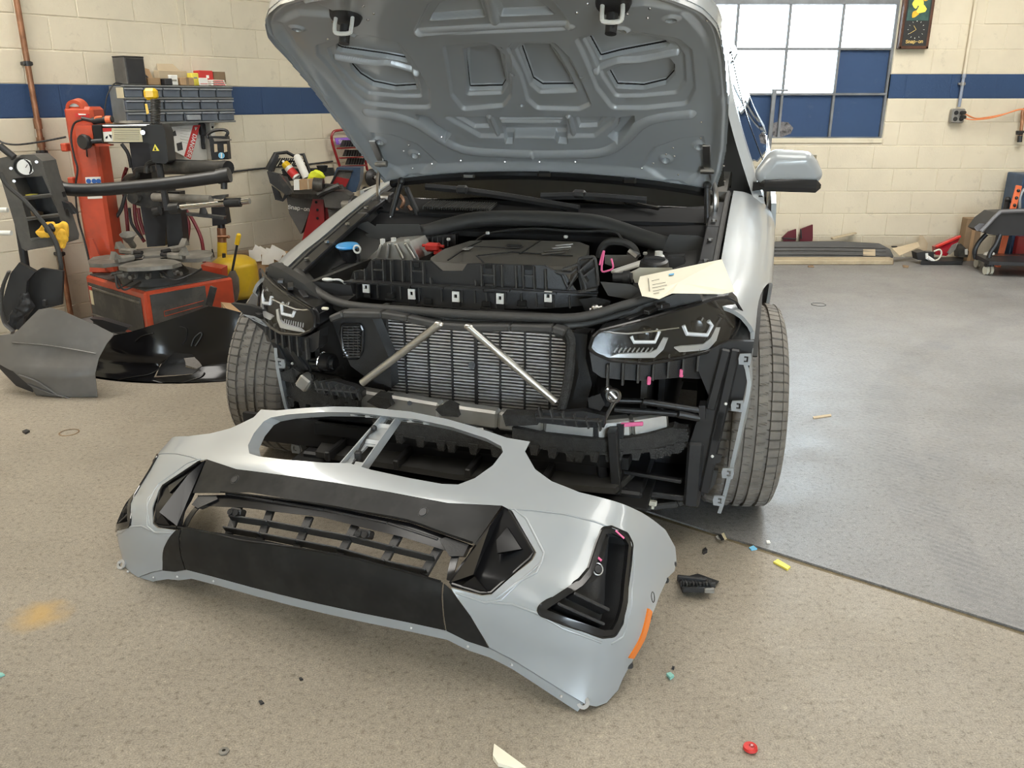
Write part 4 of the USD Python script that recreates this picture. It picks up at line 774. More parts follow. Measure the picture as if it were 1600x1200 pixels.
for x, y in ((611, 462), (669, 471), (760, 475), (816, 474), (765, 449)): q = cy(x, y, float(SY(cy(x, y, -0.42)[0])) - 0.006); cp(g, "snap_slot", [box(q, (0.03, 0.012, 0.02), 0.003), box(q + [0, -0.006, -0.012], (0.036, 0.012, 0.006), 0.001)], "dark_void")
for a, b in ((591, 409), (651, 414), (763, 416), (826, 418)): q = cy(a, b, float(SYs(cy(a, b, -0.4)[0])) - 0.004); cp(g, "square_hole", box(q, (0.022, 0.006, 0.014), 0.001), "dark_void")
for a, b, c, d in ((583, 421, 600, 422), (644, 423, 660, 424), (754, 429, 772, 430), (818, 430, 836, 431)): cp(g, "cross_rib", beam(cy(a, b, float(SYs(cy(a, b, -0.4)[0])) - 0.008), cy(c, d, float(SYs(cy(c, d, -0.4)[0])) - 0.008), 0.012, 0.005, 0), "grey_black_plastic", False)
# webbed right end of the guide
W8 = [(850, 415), (868, 425), (878, 430), (884, 443), (893, 456), (905, 456), (915, 450), (905, 424), (905, 405), (920, 402), (930, 405), (935, 446)]
WE = [cy(a, b, -0.36) for a, b in W8]; cp(g, "web_end", [tube(WE[0:8], 0.005, 6, 3), tube(WE[7:], 0.005, 6, 3)] + [beam(cy(a, b, -0.36), cy(c, d, -0.36), 0.006, 0.03, 0, (0, 1, 0)) for a, b, c, d in ((905, 424, 928, 404), (912, 432, 930, 418), (918, 440, 906, 420), (870, 424, 893, 426), (893, 426, 902, 420), (905, 456, 934, 450), (880, 420, 905, 412), (888, 452, 903, 425))] + [fplate([(905, 408), (930, 404), (934, 450), (908, 455), (903, 430)], -0.345, 0.006)], "grey_black_plastic")
# right-hand bay: brace, coolant tank, hoses
cp(car, "strut_brace", [beam(cy(957, 426, -0.12), cy(1036, 400, 0.02), 0.028, 0.016, 0.005), cyl(cy(1029, 400, 0.01) - [0, 0, 0.01], cy(1029, 398, 0.01) + [0, 0, 0.012], 0.014)], "white_clip", label="pale silver brace in the engine bay")
ct = cp(car, "coolant_tank", hull([cy(a, b, y) for a, b in ((985, 425), (1000, 418), (1050, 418), (1060, 440), (992, 442)) for y in (-0.25, -0.1)]), "milky_plastic"); k = cy(1022, 418, -0.2); cp(ct, "cap", [lathe([(0, 0), (0.045, 0), (0.048, 0.005), (0.045, 0.022), (0.036, 0.028), (0, 0.028)], k, (0, -0.15, 1), 24), beam(k + [-0.035, 0, 0.03], k + [0.035, 0, 0.03], 0.012, 0.01, 0.003)], "black_plastic")
cp(ct, "hose_stub", [cyl(cy(988, 434, -0.28), cy(958, 434, -0.28), 0.016), cyl(cy(984, 434, -0.28), cy(974, 434, -0.28), 0.022)], "black_plastic")
br = [cy(a, b, 0.0) for a, b in ((1042, 402), (1068, 400), (1070, 412), (1050, 420), (1040, 412))]; cp(car, "bracket_block", hull([p + [0, d, 0] for p in br for d in (0, 0.05)]), "dark_metal", label="grey metal bracket beside the coolant tank")
cp(car, "bay_cover", [hull([cy(a, b, y) for a, b in ((938, 440), (985, 444), (1000, 452), (985, 468), (950, 462)) for y in (-0.40, -0.2)])], "grey_black_plastic"); cp(car, "battery_box", hull([cy(a, b, y) for a, b in ((945, 398), (985, 398), (1000, 408), (960, 418), (945, 412)) for y in (0.0, 0.15)]), "engine_cover_plastic")
cp(car, "pink_lead", tube([cy(a, b, -0.25) for a, b in ((937, 414), (940, 402), (944, 392))] + [cy(a, b, -0.25) for a, b in ((940, 422), (950, 423), (958, 418), (955, 404))], 0.0035, 6, 4), "pink_marker", label="thin pink lead"); cp(car, "bracket_cavity", hull([cy(a, b, y) for a, b in ((905, 468), (930, 464), (955, 470), (950, 482), (915, 486)) for y in (-0.47, -0.42)]), "dark_void"); cp(car, "cable_fitting", [sphere(cy(930, 482, -0.49), 0.013), cyl(cy(922, 484, -0.49), cy(942, 480, -0.49), 0.007)], "steel")
cp(car, "cable_fitting", [sphere(cy(512, 437, -0.38), 0.012, s=(1.8, 1, 0.6)), tube([cy(512, 438, -0.38), cy(530, 437, -0.37), cy(540, 444, -0.36)], 0.004, 6, 4)], "white_clip")
cp(car, "latch_mount", [hull([cy(a, b, y) for a, b in ((490, 440), (520, 442), (548, 446), (552, 462), (530, 462), (500, 452)) for y in (-0.42, -0.36)])], "black_plastic")
# seal and upper beam at the front of the bay
S_ = [cy(a, b, y) for a, b, y in ((465, 424, -0.30), (478, 440, -0.38), (500, 458, -0.46), (530, 473, -0.52), (570, 480, -0.56), (640, 485, -0.58), (700, 490, -0.59), (760, 493, -0.59), (830, 496, -0.59), (890, 497, -0.57), (930, 491, -0.54), (975, 477, -0.50), (1020, 465, -0.45), (1060, 452, -0.40), (1088, 448, -0.34))]
cp(car, "front_seal", tube(S_, 0.017, 10, 5, flat=0.8), "rubber", True)
cp(car, "front_crossmember", [tube(np.array(S_) + [0, 0.035, -0.025], 0.03, 8, 4, flat=0.5)], "grey_black_plastic", True)
U_ = [cy(a, b, -0.60) for a, b in ((520, 497), (540, 489), (600, 490), (640, 496), (690, 507), (735, 510), (800, 510), (865, 512), (885, 518))]
cp(car, "grille_frame_top", [beam(U_[i], U_[i + 1], 0.05, 0.022, 0.005) for i in range(len(U_) - 1)], "grey_black_plastic"); cp(car, "grille_frame_side", tube([cy(a, b, -0.57) for a, b in ((882, 514), (892, 530), (890, 570), (884, 610), (876, 645))], 0.014, 8, 4), "foam_black")
for a, b in ((508, 482), (720, 496), (690, 494)): q = cy(a, b, -0.585); cp(car, "seal_clip", box(q, (0.022, 0.012, 0.008), 0.002), "paper")
# lamp support ledges above the headlamps
for sg in (1, -1):
    m = fplate([(960, 500), (1000, 478), (1060, 458), (1090, 452), (1098, 472), (1050, 490), (1000, 503), (965, 512)], lambda x: -0.50 + 0.35 * np.clip(x - 0.5, 0, 1), 0.05); cp(car, "lamp_ledge", m if sg > 0 else flip(m), "grey_black_plastic")
    for a, b, c, d in ((980, 500, 1005, 490), (1010, 488, 1025, 480), (1030, 478, 1043, 476)):
        p, q = cy(a, b, -0.52), cy(c, d, -0.48); e = beam(p + [0, -0.004, 0], q + [0, -0.004, 0], 0.02, 0.012, 0.002); cp(car, "ledge_bracket", e if sg > 0 else flip(e), "dark_metal")
# radiator: condenser tubes with dark uprights
ra = [cy(a, b, -0.40) for a, b in ((608, 496), (885, 516), (873, 645), (612, 622))]
zt0, zb0 = 0.735, 0.40; xa, xb = ra[3][0], ra[1][0] + 0.005
rd = cp(car, "radiator", box(((xa + xb) / 2, -0.365, (zt0 + zb0) / 2), (xb - xa, 0.03, zt0 - zb0)), "dark_void", False)
cp(rd, "cooling_tubes", [box(((xa + xb) / 2, -0.395, z), (xb - xa - 0.006, 0.02, 0.0052)) for z in np.arange(zb0 + 0.006, zt0, 0.0112)], "lamp_silver", False, kind="stuff")
for i, x in enumerate(np.linspace(xa + 0.062, xb - 0.055, 7)): cp(rd, "upright", box((x, -0.404, (zt0 + zb0) / 2), (0.011 if i in (3,) else 0.006, 0.012, zt0 - zb0)), "black_plastic", False)
cp(rd, "end_tank", box((xa - 0.012, -0.385, (zt0 + zb0) / 2), (0.03, 0.05, zt0 - zb0), 0.006), "black_plastic"); cp(rd, "end_tank", box((xb + 0.012, -0.385, (zt0 + zb0) / 2), (0.03, 0.05, zt0 - zb0), 0.006), "black_plastic")
cp(rd, "bottom_rail", box(((xa + xb) / 2, -0.40, zb0 - 0.02), (xb - xa + 0.06, 0.06, 0.05), 0.006), "black_plastic"); cp(rd, "lock_knob", cyl(cy(737, 571, -0.41), cy(737, 571, -0.42), 0.012), "black_plastic")
for (a, b), (c, d) in (((686, 507), (566, 598)), ((733, 511), (868, 628))): cp(car, "diagonal_brace", [cyl(cy(a, b, -0.62), cy(c, d, -0.60), 0.0125, 16), sphere(cy(a, b, -0.62), 0.014, s=(1.2, 0.8, 0.8))], "aluminium")
# front carrier: black verticals beside the radiator
for q_ in [fplate([(575, 492), (610, 495), (612, 625), (590, 625), (565, 600), (578, 560)], -0.40, 0.05), fplate([(885, 515), (925, 520), (930, 640), (878, 650)], -0.42, 0.05), fplate([(895, 520), (918, 522), (915, 560), (925, 600), (915, 640), (890, 640), (905, 580)], -0.50, 0.06)]: cp(car, "carrier", q_, "black_plastic")
cp(car, "carrier_foam", tube([cy(a, b, -0.52) for a, b in ((868, 520), (882, 524), (892, 545), (890, 590), (878, 640))], 0.013, 7, 4), "foam_black")
# air duct with a round-cornered grille on the photo's left
du = cp(car, "side_air_duct", fplate([(518, 500), (530, 492), (580, 494), (608, 560), (612, 606), (572, 590), (548, 572), (533, 540)], -0.50, 0.06), "black_plastic")
gp = rounded([(535, 507), (563, 507), (567, 516), (566, 548), (560, 560), (545, 560), (536, 545), (533, 520)], 3).to_polygons()[0]
cp(du, "grille_rim", tube([cy(a, b, -0.507) for a, b in gp[::2]], 0.005, 6, 1, closed=True), "black_gloss")
for z in np.linspace(510, 557, 12): cp(du, "grille_bar", beam(cy(537, z, -0.508), cy(563, z, -0.508), 0.008, 0.004, 0), "grey_black_plastic", False)
for x in (544, 552, 559): cp(du, "grille_bar", beam(cy(x, 509, -0.506), cy(x + 1, 558, -0.506), 0.004, 0.006, 0, (0, 1, 0)), "grey_black_plastic", False)
# ---------------------------------------------------------------- headlamps (right-hand one drawn, mirrored to the other side)
LYC = Pch([0.36, 0.44, 0.52, 0.62, 0.72, 0.80, 0.86, 0.90, 0.95], [-0.655, -0.635, -0.605, -0.550, -0.475, -0.385, -0.275, -0.16, 0.0])
def lamp_car(x, z, w=0.0): return np.stack([np.asarray(x, float), LYC(np.clip(x, 0.36, 0.95)) + 0.28 * (np.asarray(z, float) - 0.72) + w, np.asarray(z, float)], -1)
lpx = unmap(lambda x, z: from_car(lamp_car(x, z)), 0.37, 0.93, 0.55, 0.92)
lens = [(921, 545), (926, 527), (936, 517), (1000, 501), (1050, 487), (1095, 474), (1120, 466), (1137, 465), (1150, 472), (1160, 488), (1152, 515), (1138, 537), (1100, 552), (1050, 562), (1010, 569), (955, 564), (930, 553)]
LQ = np.array([lpx(*q) for q in lens]); LQ = rounded(LQ, 0.008).to_polygons()[0]
lf = lambda u, v, w: lamp_car(u, v, w)
for sg in (1, -1):
    X = (lambda m: m) if sg > 0 else (lambda m: flip(m))
    hl = cp(car, "headlamp", X(warp(LQ, 0.11, lf, 0.03, z0=0.035)), "lamp_black", 30)
    cp(hl, "lens", X(warp(LQ, 0.004, lf, 0.02)), "lamp_lens", 35, label="clear headlamp lens")
    cp(hl, "lens_rim", X(tube([lamp_car(a, b, 0.002) for a, b in LQ[::max(1, len(LQ) // 60)]], 0.005, 6, 1, closed=True)), "black_gloss")
    def strip(px, r, w=0.018, k=1): return tube([lamp_car(*lpx(a, b), w) for a, b in px], r, 6, k)
    cp(hl, "light_ring", X(strip([(985, 528), (989, 537), (1022, 537), (1029, 521), (1024, 518)], 0.0055)), "light_strip", label="white light outline")
    cp(hl, "light_ring", X(strip([(1067, 511), (1072, 524), (1104, 526), (1112, 511), (1106, 504)], 0.0065)), "light_strip", label="white light outline")
    for P in ([(951, 560), (1022, 561), (1036, 548), (1043, 531), (1035, 530), (1025, 548), (1015, 553), (965, 555)], [(1052, 545), (1061, 552), (1106, 548), (1119, 534), (1125, 514), (1118, 514), (1110, 530), (1098, 540), (1062, 543)]):
        q = np.array([lpx(*a) for a in P]); cp(hl, "reflector_blade", X(warp(q, 0.012, lf, 0.02, z0=0.012)), "lamp_silver")
    for a, b, r in ((1004, 528, 0.026), (1087, 512, 0.03)):
        k = lamp_car(*lpx(a, b), 0.03); cp(hl, "projector", X(lathe([(0, -0.012), (r * 0.6, -0.008), (r, 0.006), (r, 0.02), (0, 0.02)], k, (-0.1, 1, 0), 24)), "black_gloss")
    for i in range(9): cp(hl, "fine_rib", X(beam(lamp_car(*lpx(958 + i * 7, 553), 0.02), lamp_car(*lpx(962 + i * 7, 548), 0.03), 0.003, 0.004, 0)), "lamp_silver", False)
    for a, b, c, d in ((1095, 476, 1130, 500), (1110, 470, 1145, 515), (1125, 500, 1100, 540)): cp(hl, "inner_facet", X(beam(lamp_car(*lpx(a, b), 0.03), lamp_car(*lpx(c, d), 0.03), 0.012, 0.01, 0.003)), "dark_metal")
    cp(hl, "brow", X(warp(np.array([lpx(*a) for a in ((938, 516), (1040, 489), (1096, 474), (1130, 490), (1100, 503), (1060, 503), (1000, 512), (945, 522))]), 0.006, lf, 0.03, z0=0.02)), "lamp_black")
    cp(hl, "highlight_line", X(strip([(938, 518), (960, 522), (978, 523), (1020, 519), (1060, 514)], 0.003, 0.012)), "chrome", label="bright line painted as a highlight along the lamp")  # chrome strip stands in for the highlight along the lens top
    hb = cp(hl, "lamp_bracket", X(fplate([(921, 550), (955, 566), (1010, 571), (1100, 554), (1130, 545), (1115, 580), (1110, 592), (1060, 590), (1000, 595), (940, 590), (926, 580)], lambda x: LYC(np.clip(x, 0.36, 0.95)) + 0.02, 0.06)), "black_plastic", 30)
    if sg > 0:
        for a, b in ((1016, 590), (1063, 588)): k = cy(a, b, -0.52); k = np.array([k[0], float(LYC(k[0])) + 0.008, k[2]]); cp(hl, "paint_mark", box(k, (0.012, 0.008, 0.026), 0.003), "pink_marker", label="pink paint mark under the lamp")
    for i in range(7):
        a = 955 + i * 22; k = cy(a, 575, -0.55); y = float(LYC(np.clip(k[0], 0.36, 0.95))); cp(hl, "bracket_rib", X(beam((k[0], y + 0.012, k[2] + 0.03), (k[0], y + 0.012, k[2] - 0.04), 0.006, 0.02, 0, (0, 1, 0))), "grey_black_plastic", False)
# ---------------------------------------------------------------- bumper beam, foam and the lower front
BYf = lambda x: -0.535 + 0.36 * np.abs(x) ** 2.4
def bpx(a, b, dy=0.0):
    p = cy(a, b, -0.6)
    for _ in range(12): p = cy(a, b, float(BYf(p[0])) + dy)
    return p
Bc = [bpx(a, b) for a, b in ((470, 606), (530, 613), (600, 626), (690, 641), (780, 654), (850, 663), (930, 669), (985, 664), (1042, 655))]
bb = cp(car, "bumper_beam", [beam(Bc[i], Bc[i + 1], 0.05, 0.062, 0.008) for i in range(len(Bc) - 1)], "beam_aluminium")
for a, b, c, d in ((970, 664, 1005, 662), (930, 686, 937, 695)): p, q = bpx(a, b, -0.028), bpx(c, d, -0.028); cp(bb, "paint_mark", beam(p, q, 0.006, 0.014, 0.002), "pink_marker", label="pink paint mark on the beam")
cp(bb, "bolt", [cyl(bpx(640, 630, -0.03), bpx(640, 630, 0.0), 0.008, 8)], "dark_metal")
for P in ([(800, 668), (850, 678), (950, 688), (1000, 682), (1052, 667), (1066, 674), (1070, 686), (1060, 697), (1030, 705), (960, 711), (900, 711), (830, 699), (800, 690)], [(580, 652), (640, 662), (740, 680), (795, 690), (785, 704), (700, 695), (620, 681), (584, 668)], [(433, 584), (445, 575), (470, 585), (520, 596), (545, 615), (560, 632), (540, 640), (500, 636), (455, 625), (440, 605)]):
    q = []
    fo = fplate(P, lambda x: BYf(x) - 0.045, 0.05); f_ = cp(car, "impact_foam", fo, "foam_black", 25)
    lowe = P[len(P) // 2 - 1: -1]
    for i in range(len(lowe) - 1):
        for t in np.linspace(0.1, 0.9, 3):
            a, b = np.array(lowe[i]) * (1 - t) + np.array(lowe[i + 1]) * t; k = bpx(a, b, -0.028); cp(f_, "tooth", hull([k + [dx, dy, dz] for dx, dz in ((-0.016, 0.02), (0.016, 0.02), (0.010, -0.016), (-0.010, -0.016)) for dy in (-0.022, 0.022)]), "foam_black", False)
for a, b in ((460, 590), (475, 594), (490, 598), (505, 604), (520, 610)): k = bpx(a, b, -0.06); cp(car, "foam_slot", hull([k + [dx, dy, dz] for dx, dz in ((-0.006, 0.03), (0.004, 0.03), (0.014, -0.03), (0.004, -0.03)) for dy in (-0.004, 0.004)]), "dark_void")
for q_ in [fplate([(573, 628), (585, 618), (605, 622), (612, 634), (600, 642)], lambda x: BYf(x) - 0.05, 0.05), fplate([(680, 640), (695, 632), (712, 640), (716, 652), (690, 650)], lambda x: BYf(x) - 0.05, 0.05), fplate([(785, 648), (835, 648), (840, 664), (790, 666)], lambda x: BYf(x) - 0.05, 0.05)]: cp(car, "beam_cap", q_, "foam_black")
# ribbed brackets left and right of the radiator foot
for y0, poly, cells in ((-0.585, [(490, 600), (520, 595), (552, 604), (566, 612), (566, 622), (540, 620), (496, 614)], 7), (-0.60, [(835, 646), (890, 644), (910, 642), (945, 650), (944, 668), (905, 668), (838, 660)], 6)):
    rb = cp(car, "ribbed_bracket", fplate(poly, y0, 0.03), "black_plastic")
    x0, x1 = min(p[0] for p in poly), max(p[0] for p in poly)
    for i in range(cells):
        a = x0 + (x1 - x0) * (i + 0.5) / cells; b = np.mean([p[1] for p in poly]) + (a - (x0 + x1) / 2) * 0.2; k = cy(a, b, y0 - 0.008); cp(rb, "rib", beam(k + [-0.004, 0, 0.018], k + [0.006, 0, -0.018], 0.005, 0.02, 0, (0, 1, 0)), "grey_black_plastic", False)
    p, q = cy(x0 + 4, np.mean([p_[1] for p_ in poly]) - 3, y0 - 0.008), cy(x1 - 4, np.mean([p_[1] for p_ in poly]) + 3, y0 - 0.008); cp(rb, "rib", beam(p, q, 0.02, 0.005, 0), "grey_black_plastic", False)
# round crash tubes and horn on each side
hn = cp(car, "horn", [cyl(cy(942, 612, -0.50), cy(956, 620, -0.50), 0.020, 14), cyl(cy(955, 612, -0.5), cy(948, 630, -0.5), 0.032, 20, 0.028)], "black_painted_metal"); cp(hn, "mount", [cyl(cy(948, 606, -0.53), cy(962, 622, -0.53), 0.014), beam(cy(962, 622, -0.53), cy(945, 655, -0.53), 0.006, 0.012, 0.001), tube([cy(958, 618, -0.54) + [0.02 * math.cos(t), 0, 0.02 * math.sin(t)] for t in np.arange(8) * PI / 4], 0.006, 6, 2, closed=True)], "steel")
cp(car, "crash_box", hull([cy(a, b, y) for a, b in ((918, 622), (938, 615), (945, 632), (938, 642), (920, 636)) for y in (-0.60, -0.5)]), "black_plastic")
for (a, b, c, d, r) in ((940, 625, 1005, 627, 0.009), (1005, 627, 1092, 641, 0.011), (960, 639, 1060, 647, 0.010), (1060, 647, 1092, 653, 0.012)): cp(car, "cooler_pipe", cyl(cy(a, b, -0.48), cy(c, d, -0.46), r, 12), "black_painted_metal")
cp(car, "cooler_bracket", [fplate([(1092, 634), (1102, 634), (1102, 657), (1092, 657)], -0.47, 0.05)], "black_painted_metal")
for (a, b, c, d, r) in ((438, 562, 502, 570, 0.010), (440, 570, 505, 577, 0.010), (470, 582, 540, 590, 0.009), (455, 560, 500, 562, 0.006)): cp(car, "cooler_pipe", cyl(cy(a, b, -0.40), cy(c, d, -0.44), r, 12), "black_painted_metal")
cp(car, "pipe_collar", [lathe([(0.022, -0.02), (0.032, -0.02), (0.034, 0), (0.032, 0.02), (0.022, 0.02)], cy(512, 566, -0.45), (1, -0.2, 0), 20), cyl(cy(506, 566, -0.45), cy(524, 568, -0.45), 0.022)], "black_painted_metal"); cp(car, "collar_ring", [lathe([(0.034, -0.003), (0.037, 0), (0.034, 0.003)], cy(505, 566, -0.45), (1, -0.2, 0), 20)], "chrome")
cp(car, "sensor_bracket", [hull([cy(a, b, y) for a, b in ((450, 545), (458, 538), (463, 541), (456, 550)) for y in (-0.36, -0.34)])], "steel"); cp(car, "sensor_body", [hull([cy(a, b, y) for a, b in ((437, 540), (450, 535), (458, 548), (445, 556)) for y in (-0.34, -0.30)]), sphere(cy(502, 540, -0.40), 0.008)], "dusty_steel")
cp(car, "beam_stub", beam(cy(470, 590, -0.52), cy(486, 603, -0.52), 0.05, 0.05, 0.006), "beam_aluminium"); cp(car, "stub_cap", [fplate([(438, 582), (460, 574), (472, 590), (455, 598), (440, 594)], -0.46, 0.05), fplate([(458, 575), (470, 583), (462, 590)], -0.48, 0.05)], "foam_black")
# big black panels ahead of the front wheels
for sg in (1, -1):
    X = (lambda m: m) if sg > 0 else (lambda m: left_shift(flip(m)))
    ap = cp(car, "arch_panel", X(fplate([(1083, 560), (1140, 533), (1178, 534), (1166, 600), (1158, 640), (1130, 642), (1112, 720), (1100, 775), (1080, 765), (1075, 700), (1090, 655), (1108, 620)], -0.44, 0.02)), "black_painted_metal", 30)
    for a, b, c, d in ((1150, 545, 1118, 690), (1135, 545, 1110, 640), (1128, 640, 1100, 770)): cp(ap, "fold", X(beam(cy(a, b, -0.445), cy(c, d, -0.445), 0.03, 0.016, 0.005, (0, 1, 0))), "black_painted_metal")
    cp(ap, "tab", X(fplate([(1110, 708), (1128, 712), (1126, 722), (1116, 726), (1108, 720)], -0.455, 0.01)), "black_plastic"); cp(ap, "flap", X(fplate([(1100, 735), (1122, 735), (1118, 755), (1108, 768), (1098, 772)], -0.44, 0.02)), "rubber")
    for a, b in ((1134, 631), (1113, 713)): k = cy(a, b, -0.455); e = sphere(k, 0.005); cp(ap, "rivet", X(e), "white_clip")
    cp(ap, "bolt_hole", X(box(cy(1142, 632, -0.446), (0.012, 0.01, 0.018))), "dark_void")
    # brake duct: a dark box with a frame
    x0, x1 = cy(958, 730, -0.42)[0], cy(1085, 730, -0.42)[0]; zz0, zz1 = cy(1010, 768, -0.42)[2], cy(1010, 690, -0.42)[2]
    cp(car, "brake_duct", X(join(box(((x0 + x1) / 2, -0.30, zz0 - 0.006), (x1 - x0, 0.26, 0.02), 0.004), box(((x0 + x1) / 2, -0.30, zz1 + 0.006), (x1 - x0, 0.26, 0.02), 0.004), box((x0, -0.30, (zz0 + zz1) / 2), (0.02, 0.26, zz1 - zz0), 0.004), box((x1, -0.31, (zz0 + zz1) / 2), (0.05, 0.28, zz1 - zz0 + 0.05), 0.008), box(((x0 + x1) / 2, -0.17, (zz0 + zz1) / 2), (x1 - x0, 0.02, zz1 - zz0)))), "black_plastic")
    cp(car, "duct_lip", X(beam(cy(965, 735, -0.435), cy(1065, 752, -0.435), 0.02, 0.012, 0.003)), "black_painted_metal")
# lower edge: valance strip with white clips, tow eye bracket
V_ = [cy(a, b, -0.40) for a, b in ((910, 780), (960, 787), (1020, 789), (1060, 784), (1090, 770))]
va = cp(car, "valance", [beam(V_[i], V_[i + 1], 0.05, 0.022, 0.005) for i in range(len(V_) - 1)], "rubber")
for a, b in ((1020, 786), (1083, 773)): k = cy(a, b, -0.43); cp(va, "push_clip", [box(k, (0.026, 0.02, 0.016), 0.003), cyl(k, k + [0, 0, -0.02], 0.006)], "milky_plastic")
cp(car, "tow_bracket", [beam(cy(905, 757, -0.5), cy(945, 763, -0.5), 0.03, 0.035, 0.004)], "beam_aluminium"); cp(car, "tow_link", [hull([cy(a, b, y) for a, b in ((945, 757), (955, 760), (965, 764), (980, 762), (983, 770), (965, 776), (950, 772)) for y in (-0.50, -0.46)])], "dark_metal")
cp(car, "subframe", [box((0.0, -0.30, 0.34), (1.16, 0.3, 0.08), 0.01), box((0.0, -0.34, 0.20), (1.2, 0.36, 0.03), 0.008), box((-0.2, -0.47, 0.27), (1.3, 0.02, 0.10)), box((0.52, -0.47, 0.33), (0.02, 0.06, 0.20)), beam((0.50, -0.52, 0.42), (0.52, -0.5, 0.20), 0.03, 0.05), beam((0.44, -0.5, 0.45), (0.47, -0.48, 0.22), 0.02, 0.03)], "black_plastic")
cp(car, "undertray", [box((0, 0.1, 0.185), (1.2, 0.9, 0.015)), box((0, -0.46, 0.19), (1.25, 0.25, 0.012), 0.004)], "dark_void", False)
ut = cp(car, "lower_air_guide", [hull([(sx * 0.52, -0.56, 0.22), (sx * 0.52, -0.56, 0.24), (sx * 0.56, -0.40, 0.21), (sx * 0.56, -0.40, 0.24)] + [(0, -0.60, 0.22), (0, -0.60, 0.24), (0, -0.4, 0.24), (0, -0.4, 0.21)]) for sx in (-1, 1)], "grey_black_plastic")
for x in (-0.45, -0.2, 0.05, 0.3): cp(ut, "stiffener", box((x, -0.52, 0.25), (0.02, 0.18, 0.035), 0.004), "black_plastic")
# sheet of paper lying on the bay edge
pp = [cy(a, b, y) for a, b, y in ((1000, 432, -0.30), (1128, 405, -0.22), (1148, 455, -0.40), (1128, 459, -0.41), (1050, 458, -0.44), (1030, 467, -0.46), (1003, 462, -0.45), (997, 443, -0.36))]
pp = [EYEP + (from_car(p) - EYEP) * 0.965 for p in pp]
pap = thing("paper_sheet", "creased white printed work sheet lying on the engine bay edge above the headlamp", "paper", np.mean(pp, 0))
c_ = np.mean(pp, 0); V3 = np.array(pp + [c_ + [0, 0, 0.012]]); F3 = [[i, (i + 1) % 8, 8] for i in range(8)]; lo = V3 - [0, 0, 0.0012]
part(pap, "sheet", trimesh.Trimesh(np.vstack([V3, lo]), np.array(F3 + [[b + 9, a + 9, c + 9] for a, b, c in F3] + [[i, i + 9, (i + 1) % 8] for i in range(8)] + [[(i + 1) % 8, i + 9, (i + 1) % 8 + 9] for i in range(8)]), process=False), "paper", False)
def onpap(a, b):  # nearest facet of the sheet under this pixel
    d = ray(a, b); best = None
    for f in F3:
        n = np.cross(V3[f[1]] - V3[f[0]], V3[f[2]] - V3[f[0]]); t = ((V3[f[0]] - EYEP) @ n) / (d @ n); q = EYEP + d * t
        s = [np.cross(V3[f[(i + 1) % 3]] - V3[f[i]], q - V3[f[i]]) @ n for i in range(3)]
        if min(s) >= -1e-9 or max(s) <= 1e-9: best = q
    return best if best is not None else V3[8]
ln = []
for a, b, c, d in ((1013, 436, 1015, 456), (1018, 440, 1030, 437), (1019, 446, 1040, 442), (1019, 451, 1042, 446), (1020, 456, 1038, 452), (1021, 460, 1030, 458)): ln.append(beam(onpap(a, b) + [0, 0, 0.002], onpap(c, d) + [0, 0, 0.002], 0.0025, 0.0008, 0))
part(pap, "printed_lines", ln, "paper_ink", False); part(pap, "stamp", [beam(onpap(1045, 430) + [0, 0, 0.002], onpap(1053, 429) + [0, 0, 0.002], 0.02, 0.0008, 0)], "blue_ink", False, label="small blue stamp")

# ================================================================ BUMPER COVER lying on the floor
def _rot(y, t, r):
    Rz = np.array([[math.cos(y), -math.sin(y), 0], [math.sin(y), math.cos(y), 0], [0, 0, 1]]); Rx = np.array([[1, 0, 0], [0, math.cos(t), -math.sin(t)], [0, math.sin(t), math.cos(t)]]); Ry = np.array([[math.cos(r), 0, math.sin(r)], [0, 1, 0], [-math.sin(r), 0, math.cos(r)]])
    return Rz @ Ry @ Rx
BM = _rot(math.radians(-25.21), math.radians(-36.88), math.radians(-3.39)); BT = np.array([-0.618, 1.959, 0.074]); BK = 0.957
_sg = np.linspace(0, 1.7, 681); _hd = Pch([0, 0.35, 0.55, 0.70, 0.80, 0.88, 0.95, 1.02, 1.15, 1.7], [0, 0.05, 0.13, 0.27, 0.50, 0.80, 1.20, 1.35, 1.42, 1.46])(_sg)
_px = np.concatenate([[0], np.cumsum(np.cos((_hd[1:] + _hd[:-1]) / 2) * np.diff(_sg))]); _py = np.concatenate([[0], np.cumsum(np.sin((_hd[1:] + _hd[:-1]) / 2) * np.diff(_sg))])
PROF = Pch([-0.12, -0.03, 0.03, 0.09, 0.155, 0.20, 0.26, 0.33, 0.39, 0.45, 0.52, 0.60, 0.66, 0.76], [0.15, 0.115, 0.080, 0.025, -0.008, -0.006, 0.022, 0.048, 0.068, 0.106, 0.156, 0.208, 0.245, 0.30])
KW = Pch([0, 0.55, 0.75, 0.95, 1.1, 1.7], [1, 1, 0.85, 0.55, 0.42, 0.40])
def bs(s, z, w=0.0):
    s, z = np.broadcast_arrays(np.asarray(s, float), np.asarray(z, float)); a = np.abs(s); sg = np.where(s < 0, -1, 1)
    th = np.interp(a, _sg, _hd); ins = PROF(np.clip(z, -0.12, 0.76)) * KW(np.clip(a, 0, 1.7)) - w
    return np.stack([sg * (np.interp(a, _sg, _px) - np.sin(th) * ins), np.interp(a, _sg, _py) + np.cos(th) * ins, z], -1) @ BM.T * BK + EYEP + (BT - EYEP) * BK
bpxl = unmap(lambda s, z: bs(s, z), -0.80, 1.55, -0.10, 0.74, 220)
bfn = lambda u, v, w: bs(u, v, w)
def bq(P): return [tuple(bpxl(*p)) for p in P]
def mirror(P): return [(-a, b) for a, b in P[::-1]]
